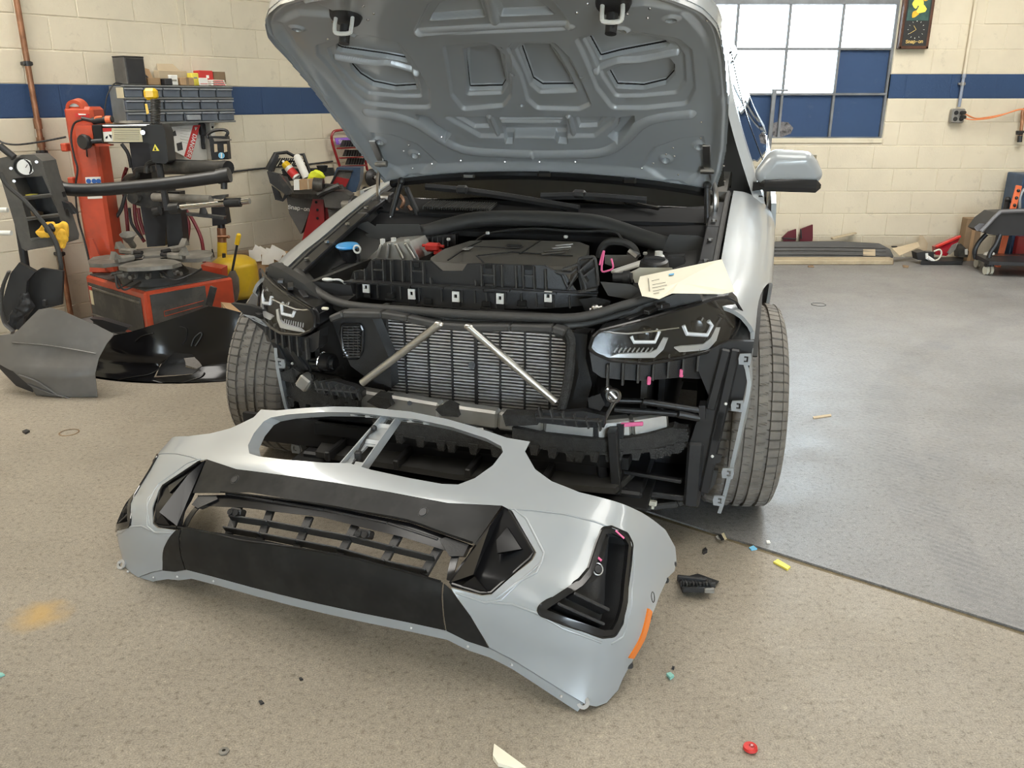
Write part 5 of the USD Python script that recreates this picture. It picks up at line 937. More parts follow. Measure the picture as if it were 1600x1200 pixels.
def clip_floor(m):
    if m.bounds[0, 2] >= 0.002: return m
    if m.bounds[1, 2] > 0.01: return trimesh.intersections.slice_mesh_plane(m, [0, 0, 1], [0, 0, 0.002], cap=False)
    v = np.array(m.vertices); v[:, 2] = np.maximum(v[:, 2], 0.002); return trimesh.Trimesh(v, m.faces, process=False)
CS = lambda P: m3.CrossSection([np.asarray(P, float)], m3.FillRule.NonZero if shapely.Polygon(P).exterior.is_ccw else m3.FillRule.NonZero) if shapely.Polygon(P).exterior.is_ccw else m3.CrossSection([np.asarray(P, float)[::-1]], m3.FillRule.NonZero)
def both(P): return CS(P) + CS(mirror(P))
bc = thing("bumper_cover", "light grey and gloss black bumper cover leaning on the floor before the car", "bumper cover", (float(BT[0] + 0.15), float(BT[1] + 0.25), 0))
def bp(parent, name, mesh, m, smooth=35, label=None, kind=None): return part(parent, name, clip_floor(join(mesh) if isinstance(mesh, (list, tuple)) else tm(mesh)), m, smooth, label, kind)
# right half of the painted skin (outline by pixel), then mirrored
outer = bq([(828, 690), (820, 705), (836, 733), (862, 752), (905, 769), (955, 782), (1003, 801), (1040, 828), (1055, 855), (1057, 876), (1054, 892), (1044, 902), (1030, 932), (1014, 968), (990, 1030), (966, 1078), (948, 1098), (932, 1104), (915, 1101), (880, 1080), (840, 1055), (800, 1030), (765, 1012)])
cz0 = bpxl(541, 757)[1]; ctop = bpxl(600, 639)
half = [(-0.01, ctop[1])] + bq([(640, 643), (700, 655), (745, 668), (792, 684)]) + outer + bq([(735, 962), (704, 918), (752, 931), (768, 929), (832, 875), (838, 863), (800, 798), (784, 790), (700, 786), (610, 769)]) + [(-0.01, cz0)]
half[0] = (-0.01, half[0][1])
kid = bq([(600, 650), (650, 655), (705, 667), (760, 685), (783, 697), (786, 706), (770, 727), (742, 747), (716, 757), (690, 756), (640, 747), (580, 734)]); kid = [(-0.005, kid[0][1] + 0.002)] + kid[0:] + [(-0.005, kid[-1][1] + 0.012)]
vent = bq([(941, 825), (956, 823), (980, 834), (988, 850), (985, 882), (972, 974), (960, 994), (941, 996), (880, 975), (842, 960), (838, 954), (846, 944), (905, 905), (919, 888), (931, 850)])
skin = both(half) - both(kid) - both(vent)
bp(bc, "painted_skin", warp_cs(skin.simplify(0.0008), 0.004, bfn, 0.02, -0.004), "grey_paint", 40)
# turned-in flanges of the grille openings
def flange(P, d, r=0.0, closed=True):
    P = np.array(P); n = len(P); a = bs(P[:, 0], P[:, 1], 0.0); c = np.mean(P, 0); Q = P + (c - P) * r; b = bs(Q[:, 0], Q[:, 1], -d); F = []
    for i in range(n if closed else n - 1): j = (i + 1) % n; F += [[i, j, n + j], [i, n + j, n + i]]
    V = np.vstack([a, b]); F = np.array(F); V2 = np.vstack([V, V + (BM @ np.array([0, 0.002, 0.0]))]); return trimesh.Trimesh(V2, np.vstack([F, F[:, ::-1] + 2 * n]), process=False)
kd = np.array(both(kid).to_polygons()[0])
bp(bc, "grille_flange", flange(kd, 0.035, 0.03), "grey_paint", 40)
def bbeam(s0, z0, s1, z1, w, h, off=-0.02): return beam(bs(s0, z0, off), bs(s1, z1, off), w, h, 0.003, BM @ np.array([0, -1.0, 0.3]))
# centre post between the two openings
k0, k1 = cz0 + 0.055, ctop[1] - 0.004
cpost = bp(bc, "centre_post", warp([(-0.040, k0 - 0.03), (0.040, k0 - 0.03), (0.026, k1 + 0.01), (-0.026, k1 + 0.01)], 0.010, bfn, 0.03, [[(-0.014, k1 - 0.045), (0.014, k1 - 0.045), (0.014, k1 - 0.02), (-0.014, k1 - 0.02)], [(-0.018, k0 + 0.03), (0.022, k0 + 0.03), (0.02, k0 + 0.09), (-0.012, k0 + 0.09)]], -0.038), "grey_paint")
for sg in (-1, 1): bp(cpost, "post_edge", [beam(bs(sg * 0.040, k0 - 0.02, -0.03), bs(sg * 0.026, k1, -0.03), 0.004, 0.03, 0, BM @ np.array([0, -1.0, 0]))], "grey_paint")
bp(cpost, "crossbar", [bbeam(-0.036, k0 + 0.105, 0.036, k0 + 0.105, 0.02, 0.012, -0.03), bbeam(-0.03, k1 - 0.055, 0.03, k1 - 0.055, 0.02, 0.008, -0.03)], "grey_paint")
bp(cpost, "post_lead", tube([bs(-0.024, k1 - 0.07, -0.02), bs(-0.03, k1 - 0.10, -0.02), bs(-0.022, k0 + 0.06, -0.03), bs(-0.01, k0 + 0.03, -0.03), bs(-0.004, k0 + 0.0, -0.02)], 0.004, 6, 5), "black_plastic"); [bp(cpost, "lead_plug", q_, "black_plastic") for q_ in (sphere(bs(-0.024, k1 - 0.07, -0.015), 0.010), box(bs(-0.01, k0 + 0.05, -0.025), (0.02, 0.02, 0.03), 0.004))]
# dark inner ledge with small clips above the openings
for sg in (-1, 1):
    i0 = np.array([(sg * a, b) for a, b in ((0.05, k1 - 0.012), (0.18, k1 - 0.014), (0.29, k1 - 0.02), (0.37, k1 - 0.035))])
    lg = bp(bc, "inner_ledge", [beam(bs(*i0[i], -0.026), bs(*i0[i + 1], -0.026), 0.036, 0.004, 0) for i in range(3)], "black_plastic", False)
    for t in (0.08, 0.14, 0.21, 0.27, 0.33): bp(lg, "ledge_clip", box(bs(sg * t, k1 - 0.024, -0.022), (0.024, 0.010, 0.008), 0.002), "lamp_silver")
for L_ in (((797, 795), (830, 797), (880, 803), (930, 815), (966, 829)), ((803, 795), (822, 810), (850, 864), (846, 879), (782, 938), (758, 942), (712, 926)), ((768, 942), (800, 944), (838, 958), (880, 982), (940, 1004)), ((985, 845), (992, 880), (984, 960), (974, 995), (955, 1006)), ((845, 880), (838, 895), (815, 906), (775, 935))):
    Q_ = np.array([bpxl(*p) for p in L_]); Q_ = np.stack([np.interp(np.linspace(0, len(Q_) - 1, 40), np.arange(len(Q_)), Q_[:, k]) for k in (0, 1)], 1)
    for sg in (1, -1): bp(bc, "crease_line", tube(bs(sg * Q_[:, 0], Q_[:, 1], -0.001), 0.0032, 8, 1), "grey_paint", True)
# gloss black parts
UP = [(-0.0, bpxl(541, 757)[1])] + bq([(610, 769), (700, 786), (784, 790), (742, 850), (690, 832), (636, 812), (560, 798)]); UP = UP + [(-0.0, bpxl(500, 786)[1])]
UP[0] = (-0.01, UP[0][1] + 0.001); UP[-1] = (-0.01, UP[-1][1])
st = bp(bc, "black_strip", warp_cs(both(UP), 0.004, bfn, 0.03, -0.004), "dusty_black_gloss", 40)
for px in ((367, 749), (661, 800)):
    q = bpxl(*px); a = np.arange(20) * 2 * PI / 20; bp(st, "park_sensor", [warp(np.stack([q[0] + 0.011 * np.cos(a), q[1] + 0.011 * np.sin(a)], 1), 0.004, bfn, 0.05, z0=-0.002)], "dark_metal"); bp(st, "sensor_ring", tube(bs(q[0] + 0.014 * np.cos(a), q[1] + 0.014 * np.sin(a), 0.0), 0.0012, 6, 1, closed=True), "grey_black_plastic")
bp(st, "strip_edge", tube([bs(*bpxl(*p), 0.0) for p in ((345, 768), (420, 777), (500, 788), (560, 799), (636, 813), (690, 832), (738, 848))], 0.003, 6, 3), "black_gloss")
def bpoly(P, th, off, mirror_too=True, res=0.03):
    cs = CS(bq(P)); cs = cs + CS(mirror(bq(P))) if mirror_too else cs
    return warp_cs(cs, th, bfn, res, off)
IN = bq([(560, 800), (636, 815), (690, 834), (736, 851), (712, 866), (690, 858), (620, 836), (560, 822)]); iz = (bpxl(500, 788)[1], bpxl(500, 806)[1])
IN = [(-0.01, iz[0])] + IN + [(-0.01, iz[1])]
bp(bc, "intake_brow", warp_cs(both(IN), 0.006, bfn, 0.03, -0.022), "satin_black", 40)
for sg in (1, -1):
    P = [tuple(bpxl(*p)) for p in ((684, 842), (694, 838), (730, 850), (722, 868), (700, 868))]; P = P if sg > 0 else mirror(P)
    bp(bc, "intake_hinge", warp(P, 0.02, bfn, 0.05, z0=-0.03), "black_plastic")
LO = [(-0.01, bpxl(500, 862)[1])] + bq([(560, 874), (625, 891), (691, 910), (695, 985), (640, 973), (560, 957)]) + [(-0.01, bpxl(500, 944)[1])]
lp = bp(bc, "lower_panel", warp_cs(both(LO), 0.005, bfn, 0.03, -0.005), "dusty_black_gloss", 40)
bp(lp, "panel_edge", tube([bs(*bpxl(*p), -0.002) for p in ((277, 823), (320, 831), (376, 844), (420, 850), (500, 862), (560, 874), (625, 891), (688, 909))], 0.0035, 6, 3), "black_gloss")
for sg in (1, -1):
    f = (lambda P: P) if sg > 0 else mirror
    bp(bc, "lower_corner", warp(f(bq([(694, 912), (704, 921), (735, 963), (764, 1013), (730, 1002), (698, 986)])), 0.005, bfn, 0.03, z0=-0.004), "dusty_black_gloss", 40)
    bl = bp(bc, "corner_blade", warp(f(bq([(786, 791), (800, 800), (835, 862), (829, 874), (767, 927), (752, 929), (704, 916), (700, 909), (744, 850)])), 0.005, lambda u, v, w, f=f: bs(u, v, w), 0.02, z0=-0.012), "satin_black", 40)
    # sunk pocket and folded blade inside the corner piece
    pk = [tuple(p) for p in bq([(797, 802), (832, 864), (768, 924), (748, 908), (775, 870), (778, 835), (793, 820)])]
    def fold(u, v, w, f=f): return bs(u, v, w)
    bp(bl, "pocket_edge", tube([bs(*p, -0.002) for p in f(bq([(795, 798), (834, 863), (828, 872), (767, 926), (750, 926), (706, 912)]))], 0.004, 6, 1), "black_gloss")
    A = [bs(*(p if sg > 0 else (-p[0], p[1])), o) for p, o in zip(bq([(786, 793), (770, 826), (745, 900), (705, 910), (742, 852)]), (0.0, 0.03, 0.03, 0.002, 0.004))]
    c0 = A[0]; V = np.array(A); bm = trimesh.Trimesh(V, np.array([[0, 1, 4], [1, 2, 4], [2, 3, 4]]) if sg > 0 else np.array([[0, 4, 1], [1, 4, 2], [2, 4, 3]]), process=False)
    bp(bl, "folded_blade", [hull(np.vstack([V, V + BM @ np.array([0, 0.006, 0])]))], "satin_black", 20)
    G = [bs(*(p if sg > 0 else (-p[0], p[1])), o) for p, o in zip(bq([(793, 824), (815, 858), (780, 866), (779, 846)]), (0.004, 0.004, 0.02, 0.022))]
    bp(bl, "inner_fin", hull(np.vstack([G, np.array(G) + BM @ np.array([0, 0.012, 0])])), "satin_black", 20)
    G = [bs(*(p if sg > 0 else (-p[0], p[1])), o) for p, o in zip(bq([(745, 902), (762, 925), (722, 915)]), (0.02, 0.003, 0.003))]
    bp(bl, "inner_fin", hull(np.vstack([G, np.array(G) + BM @ np.array([0, 0.01, 0])])), "satin_black", 20)
    # outer vent: gloss rim, sunk pocket, two slats, sensor
    vr = rounded(vent if sg > 0 else mirror(vent), 0.014).to_polygons()[0]; vcs = CS([tuple(p) for p in vr])
    rimc = vcs - vcs.offset(-0.017, m3.JoinType.Round, 2, 16)
    vt = bp(bc, "side_vent", warp_cs(rimc, 0.012, bfn, 0.02, -0.010), "black_gloss", 40)
    bp(vt, "vent_lip", tube([bs(a, b, 0.001) for a, b in vr[:: max(1, len(vr) // 50)]], 0.0035, 6, 1, closed=True), "black_gloss")
    bp(vt, "vent_pocket", [warp_cs(vcs.offset(-0.012, m3.JoinType.Round, 2, 16), 0.004, bfn, 0.03, -0.075), flange(np.array([tuple(p) for p in vcs.offset(-0.012, m3.JoinType.Round, 2, 16).to_polygons()[0]]), 0.078, 0.0)], "black_plastic", 40)
    bp(vt, "sensor_panel", warp(f(bq([(943, 832), (957, 836), (940, 900), (930, 908), (908, 915), (924, 893), (935, 852)])), 0.006, bfn, 0.03, z0=-0.022), "black_gloss", 40)
    q = bpxl(937, 889); q = q if sg > 0 else q * [-1, 1]; a = np.arange(20) * 2 * PI / 20
    bp(vt, "park_sensor", [warp(np.stack([q[0] + 0.010 * np.cos(a), q[1] + 0.010 * np.sin(a)], 1), 0.005, bfn, 0.05, z0=-0.016)], "dark_metal"); bp(vt, "sensor_ring", tube(bs(q[0] + 0.015 * np.cos(a), q[1] + 0.015 * np.sin(a), -0.014), 0.0018, 6, 1, closed=True), "lamp_silver")
    for a_, b_ in (((892, 929), (955, 957)), ((866, 945), (948, 980))):
        p, q = bpxl(*a_), bpxl(*b_); p, q = (p, q) if sg > 0 else (p * [-1, 1], q * [-1, 1]); bp(vt, "vent_slat", beam(bs(*p, -0.022), bs(*q, -0.03), 0.05, 0.008, 0.002, BM @ np.array([0, 0.3, 1.0])), "black_plastic")
    if sg > 0:
        for a_, b_ in (((961, 829), (974, 841)), ((931, 866), (943, 876))): bp(vt, "paint_mark", beam(bs(*bpxl(*a_), 0.003 if a_[0] > 950 else -0.013), bs(*bpxl(*b_), 0.003 if a_[0] > 950 else -0.013), 0.007, 0.002, 0), "pink_marker", label="pink paint mark on the vent")
    bp(bc, "side_reflector", warp(rounded(f(bq([(1011, 950), (1017, 955), (988, 1029), (981, 1028)])), 0.003).to_polygons()[0], 0.006, bfn, 0.03, z0=-0.001), "amber", 40, label="amber side reflector")
    q = bpxl(1020, 933); q = q if sg > 0 else q * [-1, 1]; bp(bc, "wing_hole", tube(bs(q[0] + 0.010 * np.cos(a), q[1] + 0.013 * np.sin(a), 0.0), 0.0015, 6, 1, closed=True), "black_plastic")
    # tabs on the wing's rear edge and on the lip
    for px in ((1044, 905), (1018, 962), (988, 1038), (1056, 880)):
        q = bpxl(*px); q = q if sg > 0 else q * [-1, 1]; bp(bc, "edge_tab", box(bs(*q, -0.012), (0.022, 0.03, 0.016), 0.004), "black_plastic")
    q = bpxl(915, 1096); q = q if sg > 0 else q * [-1, 1]; e = bs(*q, -0.01); e[2] = max(e[2], 0.012); bp(bc, "corner_foot", [lathe([(0.007, -0.002), (0.016, -0.002), (0.016, 0.003), (0.007, 0.003)], e + [0.0, -0.006, 0], BM @ np.array([0, -1.0, 0]), 16)], "lamp_silver")
# return flange under the lip with its fixing holes
lipP = np.array([bpxl(*p) for p in ((500, 944), (560, 957), (640, 973), (695, 985), (730, 1002), (764, 1013), (800, 1031), (840, 1056), (880, 1081), (912, 1100))]); lipP = np.vstack([lipP[::-1] * [-1, 1], lipP])
LV = np.vstack([bs(lipP[:, 0], lipP[:, 1], -0.002), bs(lipP[:, 0], lipP[:, 1] - 0.022, -0.012)]); n_ = len(lipP); F = []
for i in range(n_ - 1): F += [[i, i + 1, n_ + i + 1], [i, n_ + i + 1, n_ + i]]
F = np.array(F); bp(bc, "lip_flange", trimesh.Trimesh(np.vstack([LV, LV + [0, 0.003, 0.001]]), np.vstack([F, F[:, ::-1] + 2 * n_]), process=False), "grey_paint")
for i in (1, 3, 5, 7, 12, 14, 16, 18):
    if i < n_: e = bs(lipP[i, 0], lipP[i, 1] - 0.012, -0.006); e[2] = max(e[2], 0.006); bp(bc, "lip_rivet", sphere(e, 0.004, 1), "lamp_silver")
# slatted insert in the middle intake
gr = bp(bc, "intake_rail", [beam(bs(*bpxl(*a), -0.03), bs(*bpxl(*b), -0.03), 0.03, 0.008, 0.002, BM @ np.array([0, 0.4, 1.0])) for a, b in (((345, 771), (420, 784)), ((420, 784), (500, 797)), ((500, 797), (600, 818)), ((600, 818), (680, 844)))], "black_plastic")
for R_ in (((349, 806), (410, 815), (470, 826), (540, 839), (610, 856), (672, 871)), ((340, 824), (398, 834), (455, 845), (520, 857), (595, 878), (660, 892))):
    Q_ = [bs(*bpxl(*p), -0.03) for p in R_]; bp(bc, "grille_slat", [beam(Q_[i], Q_[i + 1], 0.03, 0.006, 0.002, BM @ np.array([0, 0.5, 1.0])) for i in range(len(Q_) - 1)], "black_plastic")
for p, q in (((362, 785), (345, 832)), ((412, 793), (394, 842)), ((473, 804), (452, 855)), ((545, 818), (520, 866)), ((614, 833), (588, 880)), ((681, 848), (653, 896))):
    bp(bc, "grille_upright", [beam(bs(*bpxl(*p), -0.034), bs(*bpxl(*q), -0.034), 0.010, 0.026, 0.002, BM @ np.array([1.0, 0, 0]))], "black_plastic")
for px in ((362, 800), (563, 834)): e = bs(*bpxl(*px), -0.015); bp(bc, "sensor_socket", [cyl(e + BM @ np.array([dx, 0.012, 0]), e + BM @ np.array([dx, -0.012, 0]), 0.009, 14) for dx in (-0.010, 0.010)] + [box(e + BM @ np.array([0, 0.01, 0.004]), (0.04, 0.03, 0.022), 0.004, R=BM)], "black_plastic")
# end brackets of the intake
bp(bc, "intake_end", [bpoly([(702, 868), (716, 862), (704, 908), (694, 905)], 0.004, -0.02)], "black_gloss")

# ================================================================ LEFT: tire machines and shelf by the angled wall
def H(px, y, d, up=0.0): return hull([gy(a, b, y) + [0, k, 0] for a, b in px for k in (0, d)])
def wpl(px, y, d, holes=()):
    P = [gy(a, b, y)[[0, 2]] for a, b in px]; m = prism(P, d, [[gy(a, b, y)[[0, 2]] for a, b in h] for h in holes]); v = np.asarray(m.vertices)
    m = trimesh.Trimesh(np.stack([v[:, 0], y + v[:, 2], v[:, 1]], 1), m.faces, process=False)
    if m.volume < 0: m.invert()
    return m
def G(px, y): return [gy(a, b, y) for a, b in px]
def lwp(px, off): return [on_left(a, b, off) for a, b in px]
def wt(px, y, r, n=8, k=6, **q): return tube(G(px, y), r, n, k, **q)
def ground(p): return np.array([p[0], p[1], 0.0])
# copper pipe with its clamps
cpth = thing("copper_pipe", "weathered copper pipe running up the left block wall", "pipe", lw(-1.013, 0.0, 0.04))
part(cpth, "tube", cyl(lw(-1.013, 0.0, 0.04), lw(-1.013, 2.6, 0.04), 0.017, 16), "copper", True)
for z in (0.45, 1.08, 1.595, 2.3): part(cpth, "clamp", [box(lw(-1.013, z, 0.03), (0.055, 0.05, 0.022), 0.004, rz=math.radians(51)), cyl(lw(-1.013, z - 0.014, 0.04), lw(-1.013, z + 0.014, 0.04), 0.021, 12)], "dark_metal")
for z in (1.14, 1.25): part(cpth, "fitting", cyl(lw(-1.013, z - 0.03, 0.04), lw(-1.013, z + 0.03, 0.04), 0.023, 14), "copper")
cable = [on_left(a, b, 0.02) for a, b in ((330, 272), (365, 268), (420, 262), (470, 258), (520, 252))]
solo("wall_cable", tube(cable, 0.007, 6, 4), "black_plastic", "thin black cable clipped along the left wall below the stripe", "cable")
solo("power_cable", tube([gy(a, b, 5.15) for a, b in ((-6, 212), (2, 222), (25, 226), (60, 222), (103, 214))], 0.006, 6, 6), "black_plastic", "black cord strung from the left edge to the red column", "cord")
# ---- parts cabinet on the wall
cd = 0.20
s0, zt_c = on_left(193, 134, cd) @ LD - LP @ LD, 0
def sof(px, py, off): p = on_left(px, py, off); return (p - LP - LN * off) @ LD, p[2]
a0, z0_ = sof(193, 134, cd); a1, _ = sof(364, 135, cd); _, z1_ = sof(205, 193, cd)
pc = thing("parts_cabinet", "grey wall cabinet of small parts drawers over the tire machine", "cabinet", lw((a0 + a1) / 2, z1_, cd / 2))
def lb(s_0, s_1, za, zb, o0, o1, b=0.003): return box(lw((s_0 + s_1) / 2, (za + zb) / 2, (o0 + o1) / 2), (s_1 - s_0, abs(o1 - o0), zb - za), b, R=np.stack([LD, -LN, np.array([0, 0, 1.0])], 1))
part(pc, "body", [lb(a0, a1, z1_, z0_, 0.003, cd - 0.03)], "cabinet_grey"); part(pc, "paper_note", lb(a0 - 0.002, a0 - 0.0005, z0_ - 0.075, z0_ - 0.01, 0.10, 0.19, 0), "label_cream", label="pale note stuck on the cabinet side")
for j in range(4): zz = z0_ + (z1_ - z0_) * j / 3; part(pc, "shelf_rail", lb(a0, a1, zz - 0.006, zz + 0.006, cd - 0.04, cd - 0.004), "cabinet_grey")
dw = (a1 - a0) / 6; dh = (z0_ - z1_) / 3
for j in range(3):
    for i in range(6):
        x0, x1 = a0 + dw * i + 0.006, a0 + dw * (i + 1) - 0.006; zb, zt2 = z0_ - dh * (j + 1) + 0.008, z0_ - dh * j - 0.010; o = cd - 0.012 + RNG.uniform(-0.004, 0.004)
        dr = part(pc, "drawer", lb(x0, x1, zb, zt2, o - 0.1, o), "drawer_grey")
        part(dr, "pull_lip", [lb(x0, x1, zt2 - 0.012, zt2 - 0.002, o - 0.002, o + 0.016, 0.002)], "drawer_lip")
        if (j, i) == (2, 3): part(dr, "torn_sleeve", lb(x0 + 0.01, x1 - 0.01, zb + 0.005, zt2 - 0.02, o, o + 0.02, 0.004), "drawer_lip", label="crumpled clear sleeve on one drawer")
# things on top of it
zt = z0_ + 0.008; mid = 0.10
def topbox(name, pxl, pxr, h, d, m, label, cat="box", o=mid, rz=0.0, open_=False):
    sa, sb = sof(pxl, 130, o)[0], sof(pxr, 130, o)[0]; t = thing(name, label, cat, lw((sa + sb) / 2, zt, o))
    R = np.stack([LD, -LN, np.array([0, 0, 1.0])], 1) @ trimesh.transformations.rotation_matrix(rz, [0, 0, 1])[:3, :3]; c = lw((sa + sb) / 2, zt, o); w = sb - sa
    if open_:
        part(t, "tray", [box(c + [0, 0, 0.003], (w, d, 0.006), 0.001, R=R), *[box(c + R @ np.array([sx * (w / 2 - 0.003), 0, h / 2]), (0.006, d, h), 0.001, R=R) for sx in (-1, 1)], *[box(c + R @ np.array([0, sy * (d / 2 - 0.003), h / 2]), (w, 0.006, h), 0.001, R=R) for sy in (-1, 1)]], m, 20)
    else: part(t, "carton", box(c + [0, 0, h / 2], (w, d, h), 0.004, R=R), m)
    return t, c, R, w
t, c, R, w = topbox("loudspeaker", 188, 222, 0.165, 0.12, "console_grey", "dark grey upright loudspeaker on the parts cabinet", "speaker", 0.12, 0.15)
part(t, "front_grille", box(c + R @ np.array([0, -0.061, 0.082]), (w * 0.9, 0.006, 0.15), 0.003, R=R), "dark_metal"); part(t, "top_cap", box(c + [0, 0, 0.168], (w * 1.02, 0.122, 0.008), 0.003, R=R), "black_plastic"); part(t, "cable", tube([c + R @ np.array([w / 2, 0, 0.10]), c + R @ np.array([w / 2 + 0.03, 0, 0.07]), c + R @ np.array([w / 2 + 0.06, -0.02, 0.03])], 0.005, 6, 6), "black_plastic")
t, c, R, w = topbox("open_carton", 226, 246, 0.045, 0.09, "cardboard", "small open brown carton beside the loudspeaker", open_=True)
part(t, "flap", plate([c + R @ np.array(q) for q in ((-w / 2, 0.045, 0.045), (w / 2, 0.045, 0.045), (w / 2 - 0.01, 0.07, 0.10), (-w / 2 - 0.03, 0.07, 0.13))], 0.004), "cardboard", label="raised carton flap")
t, c, R, w = topbox("black_case", 253, 265, 0.042, 0.08, "black_plastic", "small black case between cartons on the parts cabinet", "case", o=0.145); part(t, "seam", box(c + R @ np.array([0, -0.041, 0.026]), (w * 0.96, 0.002, 0.004), 0, R=R), "dark_metal")
t, c, R, w = topbox("white_box", 265, 277, 0.065, 0.03, "white_print", "narrow white box standing at the front of the cabinet top", o=0.16); part(t, "print", box(c + R @ np.array([0, -0.0155, 0.03]), (w * 0.6, 0.001, 0.012), 0, R=R), "paper_ink")
t, c, R, w = topbox("brown_carton", 246, 290, 0.095, 0.07, "cardboard_pale", "pale brown carton with a raised flap at the back of the cabinet", o=0.05); part(t, "flap", plate([c + R @ np.array(q) for q in ((-w / 2 + 0.03, 0.03, 0.094), (w / 2 - 0.01, 0.03, 0.094), (w / 2 - 0.05, 0.05, 0.14), (-w / 2 + 0.04, 0.05, 0.14))], 0.004), "cardboard_pale")
t, c, R, w = topbox("small_carton", 279, 300, 0.050, 0.06, "cardboard", "small taped brown carton in front of the larger one", o=0.15); part(t, "tape", box(c + R @ np.array([0, -0.0305, 0.025]), (0.02, 0.001, 0.05), 0, R=R), "cardboard_dark")
t, c, R, w = topbox("yellow_box", 297, 308, 0.082, 0.06, "yellow_print", "narrow yellow box standing beside the red box", o=0.11); part(t, "print", box(c + R @ np.array([0, -0.0305, 0.05]), (w * 0.5, 0.001, 0.01), 0, R=R), "paper_ink")
t, c, R, w = topbox("red_box", 308, 330, 0.10, 0.07, "red_print", "red printed box on the parts cabinet", o=0.07); part(t, "print_mark", box(c + R @ np.array([0.01, -0.0355, 0.06]), (0.022, 0.001, 0.02), 0, R=R), "white_print", label="pale printed mark")
t, c, R, w = topbox("white_leaflet", 311, 325, 0.05, 0.01, "white_print", "white leaflet leaning on the red box", "leaflet", o=0.165); part(t, "red_rule", box(c + R @ np.array([0, -0.0055, 0.012]), (w * 0.8, 0.001, 0.004), 0, R=R), "red_print")
t, c, R, w = topbox("dark_carton", 330, 349, 0.095, 0.07, "cardboard_dark", "dark brown open carton at the right end of the cabinet top", o=0.06, open_=True); part(t, "red_side", box(c + R @ np.array([-w / 2 - 0.001, 0, 0.045]), (0.002, 0.068, 0.09), 0, R=R), "red_print", label="red printed side")
for i, lab in enumerate(("lowest of the red and white packets stacked at the cabinet's end", "middle one of the red and white packets at the cabinet's end", "topmost of the red and white packets at the cabinet's end")):
    sa, sb = sof(327, 130, 0.15)[0], sof(350 - i, 130, 0.15)[0]; t = thing("packet", lab, "packet", lw((sa + sb) / 2, zt + 0.013 * i, 0.15), group="packets on the parts cabinet")
    part(t, "sleeve", box(lw((sa + sb) / 2, zt + 0.013 * i + 0.0065, 0.15), (sb - sa, 0.06, 0.012), 0.003, rz=math.radians(51 + 4 * i)), "white_print"); part(t, "red_band", box(lw((sa + sb) / 2, zt + 0.013 * i + 0.0065, 0.182), ((sb - sa) * 0.8, 0.002, 0.005), 0, rz=math.radians(51 + 4 * i)), "red_print")
solo("speaker_wire", tube([on_left(a, b, 0.16) for a, b in ((191, 131), (180, 130), (172, 140), (166, 155), (163, 180))], 0.004, 6, 6), "black_plastic", "thin black wire hanging down the side of the parts cabinet", "wire")
# ---- white panel with the DANGER notice
bx = thing("panel_box", "off-white electrical panel box under the parts cabinet", "electrical box", on_left(290, 255, 0.1))
sa, za = sof(252, 255, 0.06); sb, zb = sof(330, 195, 0.06); part(bx, "back", lb(sa, sb, za, z1_ - 0.005, 0.003, 0.02), "enamel_white"); part(bx, "right_flange", lb(sb - 0.035, sb, za, z1_ - 0.005, 0.02, 0.10), "enamel_white"); part(bx, "knockout", cyl(lw(sb - 0.017, z1_ - 0.04, 0.101), lw(sb - 0.017, z1_ - 0.04, 0.099), 0.008), "dark_void")
part(bx, "latch", [lb(sb - 0.085, sb - 0.045, z1_ - 0.10, z1_ - 0.01, 0.02, 0.07, 0.01), lb(sb - 0.075, sb - 0.055, z1_ - 0.19, z1_ - 0.08, 0.02, 0.05, 0.004)], "black_plastic")
dg = thing("danger_sign", "white and red DANGER notice tucked slanting into the panel box", "sign", on_left(280, 240, 0.10))
S4 = lwp([(256, 199), (313, 195), (298, 249), (262, 231)], 0.085); part(dg, "sheet", plate(S4, 0.004, -LN), "white_print", False)
B4 = lwp([(302, 196), (313, 195), (298, 249), (288, 244)], 0.087); part(dg, "red_band", plate(B4, 0.003, -LN), "red_print", False)
e_x = on_left(292, 246, 0.088) - on_left(306, 197, 0.088); part(dg, "lettering", text("\u25B2 DANGER" if False else "DANGER", 0.030, on_left(302, 208, 0.0885) - 0, e_x, on_left(312, 200, 0.088) - on_left(304, 200, 0.088)), "white_print", False)
pts = [on_left(a, b, 0.0885) for a, b in ((304, 198.5), (309, 198.5), (305.5, 204))]; part(dg, "warning_triangle", plate(pts, 0.001, -LN), "white_print", False)
part(dg, "diagrams", [plate(lwp(q, 0.0875), 0.0015, -LN) for q in ([(264, 216), (272, 226), (268, 230), (262, 222)], [(268, 207), (274, 204), (276, 212), (270, 213)], [(276, 224), (284, 222), (286, 234), (278, 236)])], "grey_black_plastic", False, kind="stuff")
part(dg, "small_print", [beam(on_left(282, 200 + k * 4.2, 0.088), on_left(298 - k * 0.8, 201 + k * 4.6, 0.088), 0.003, 0.001, 0) for k in range(6)], "paper_ink", False, kind="stuff")
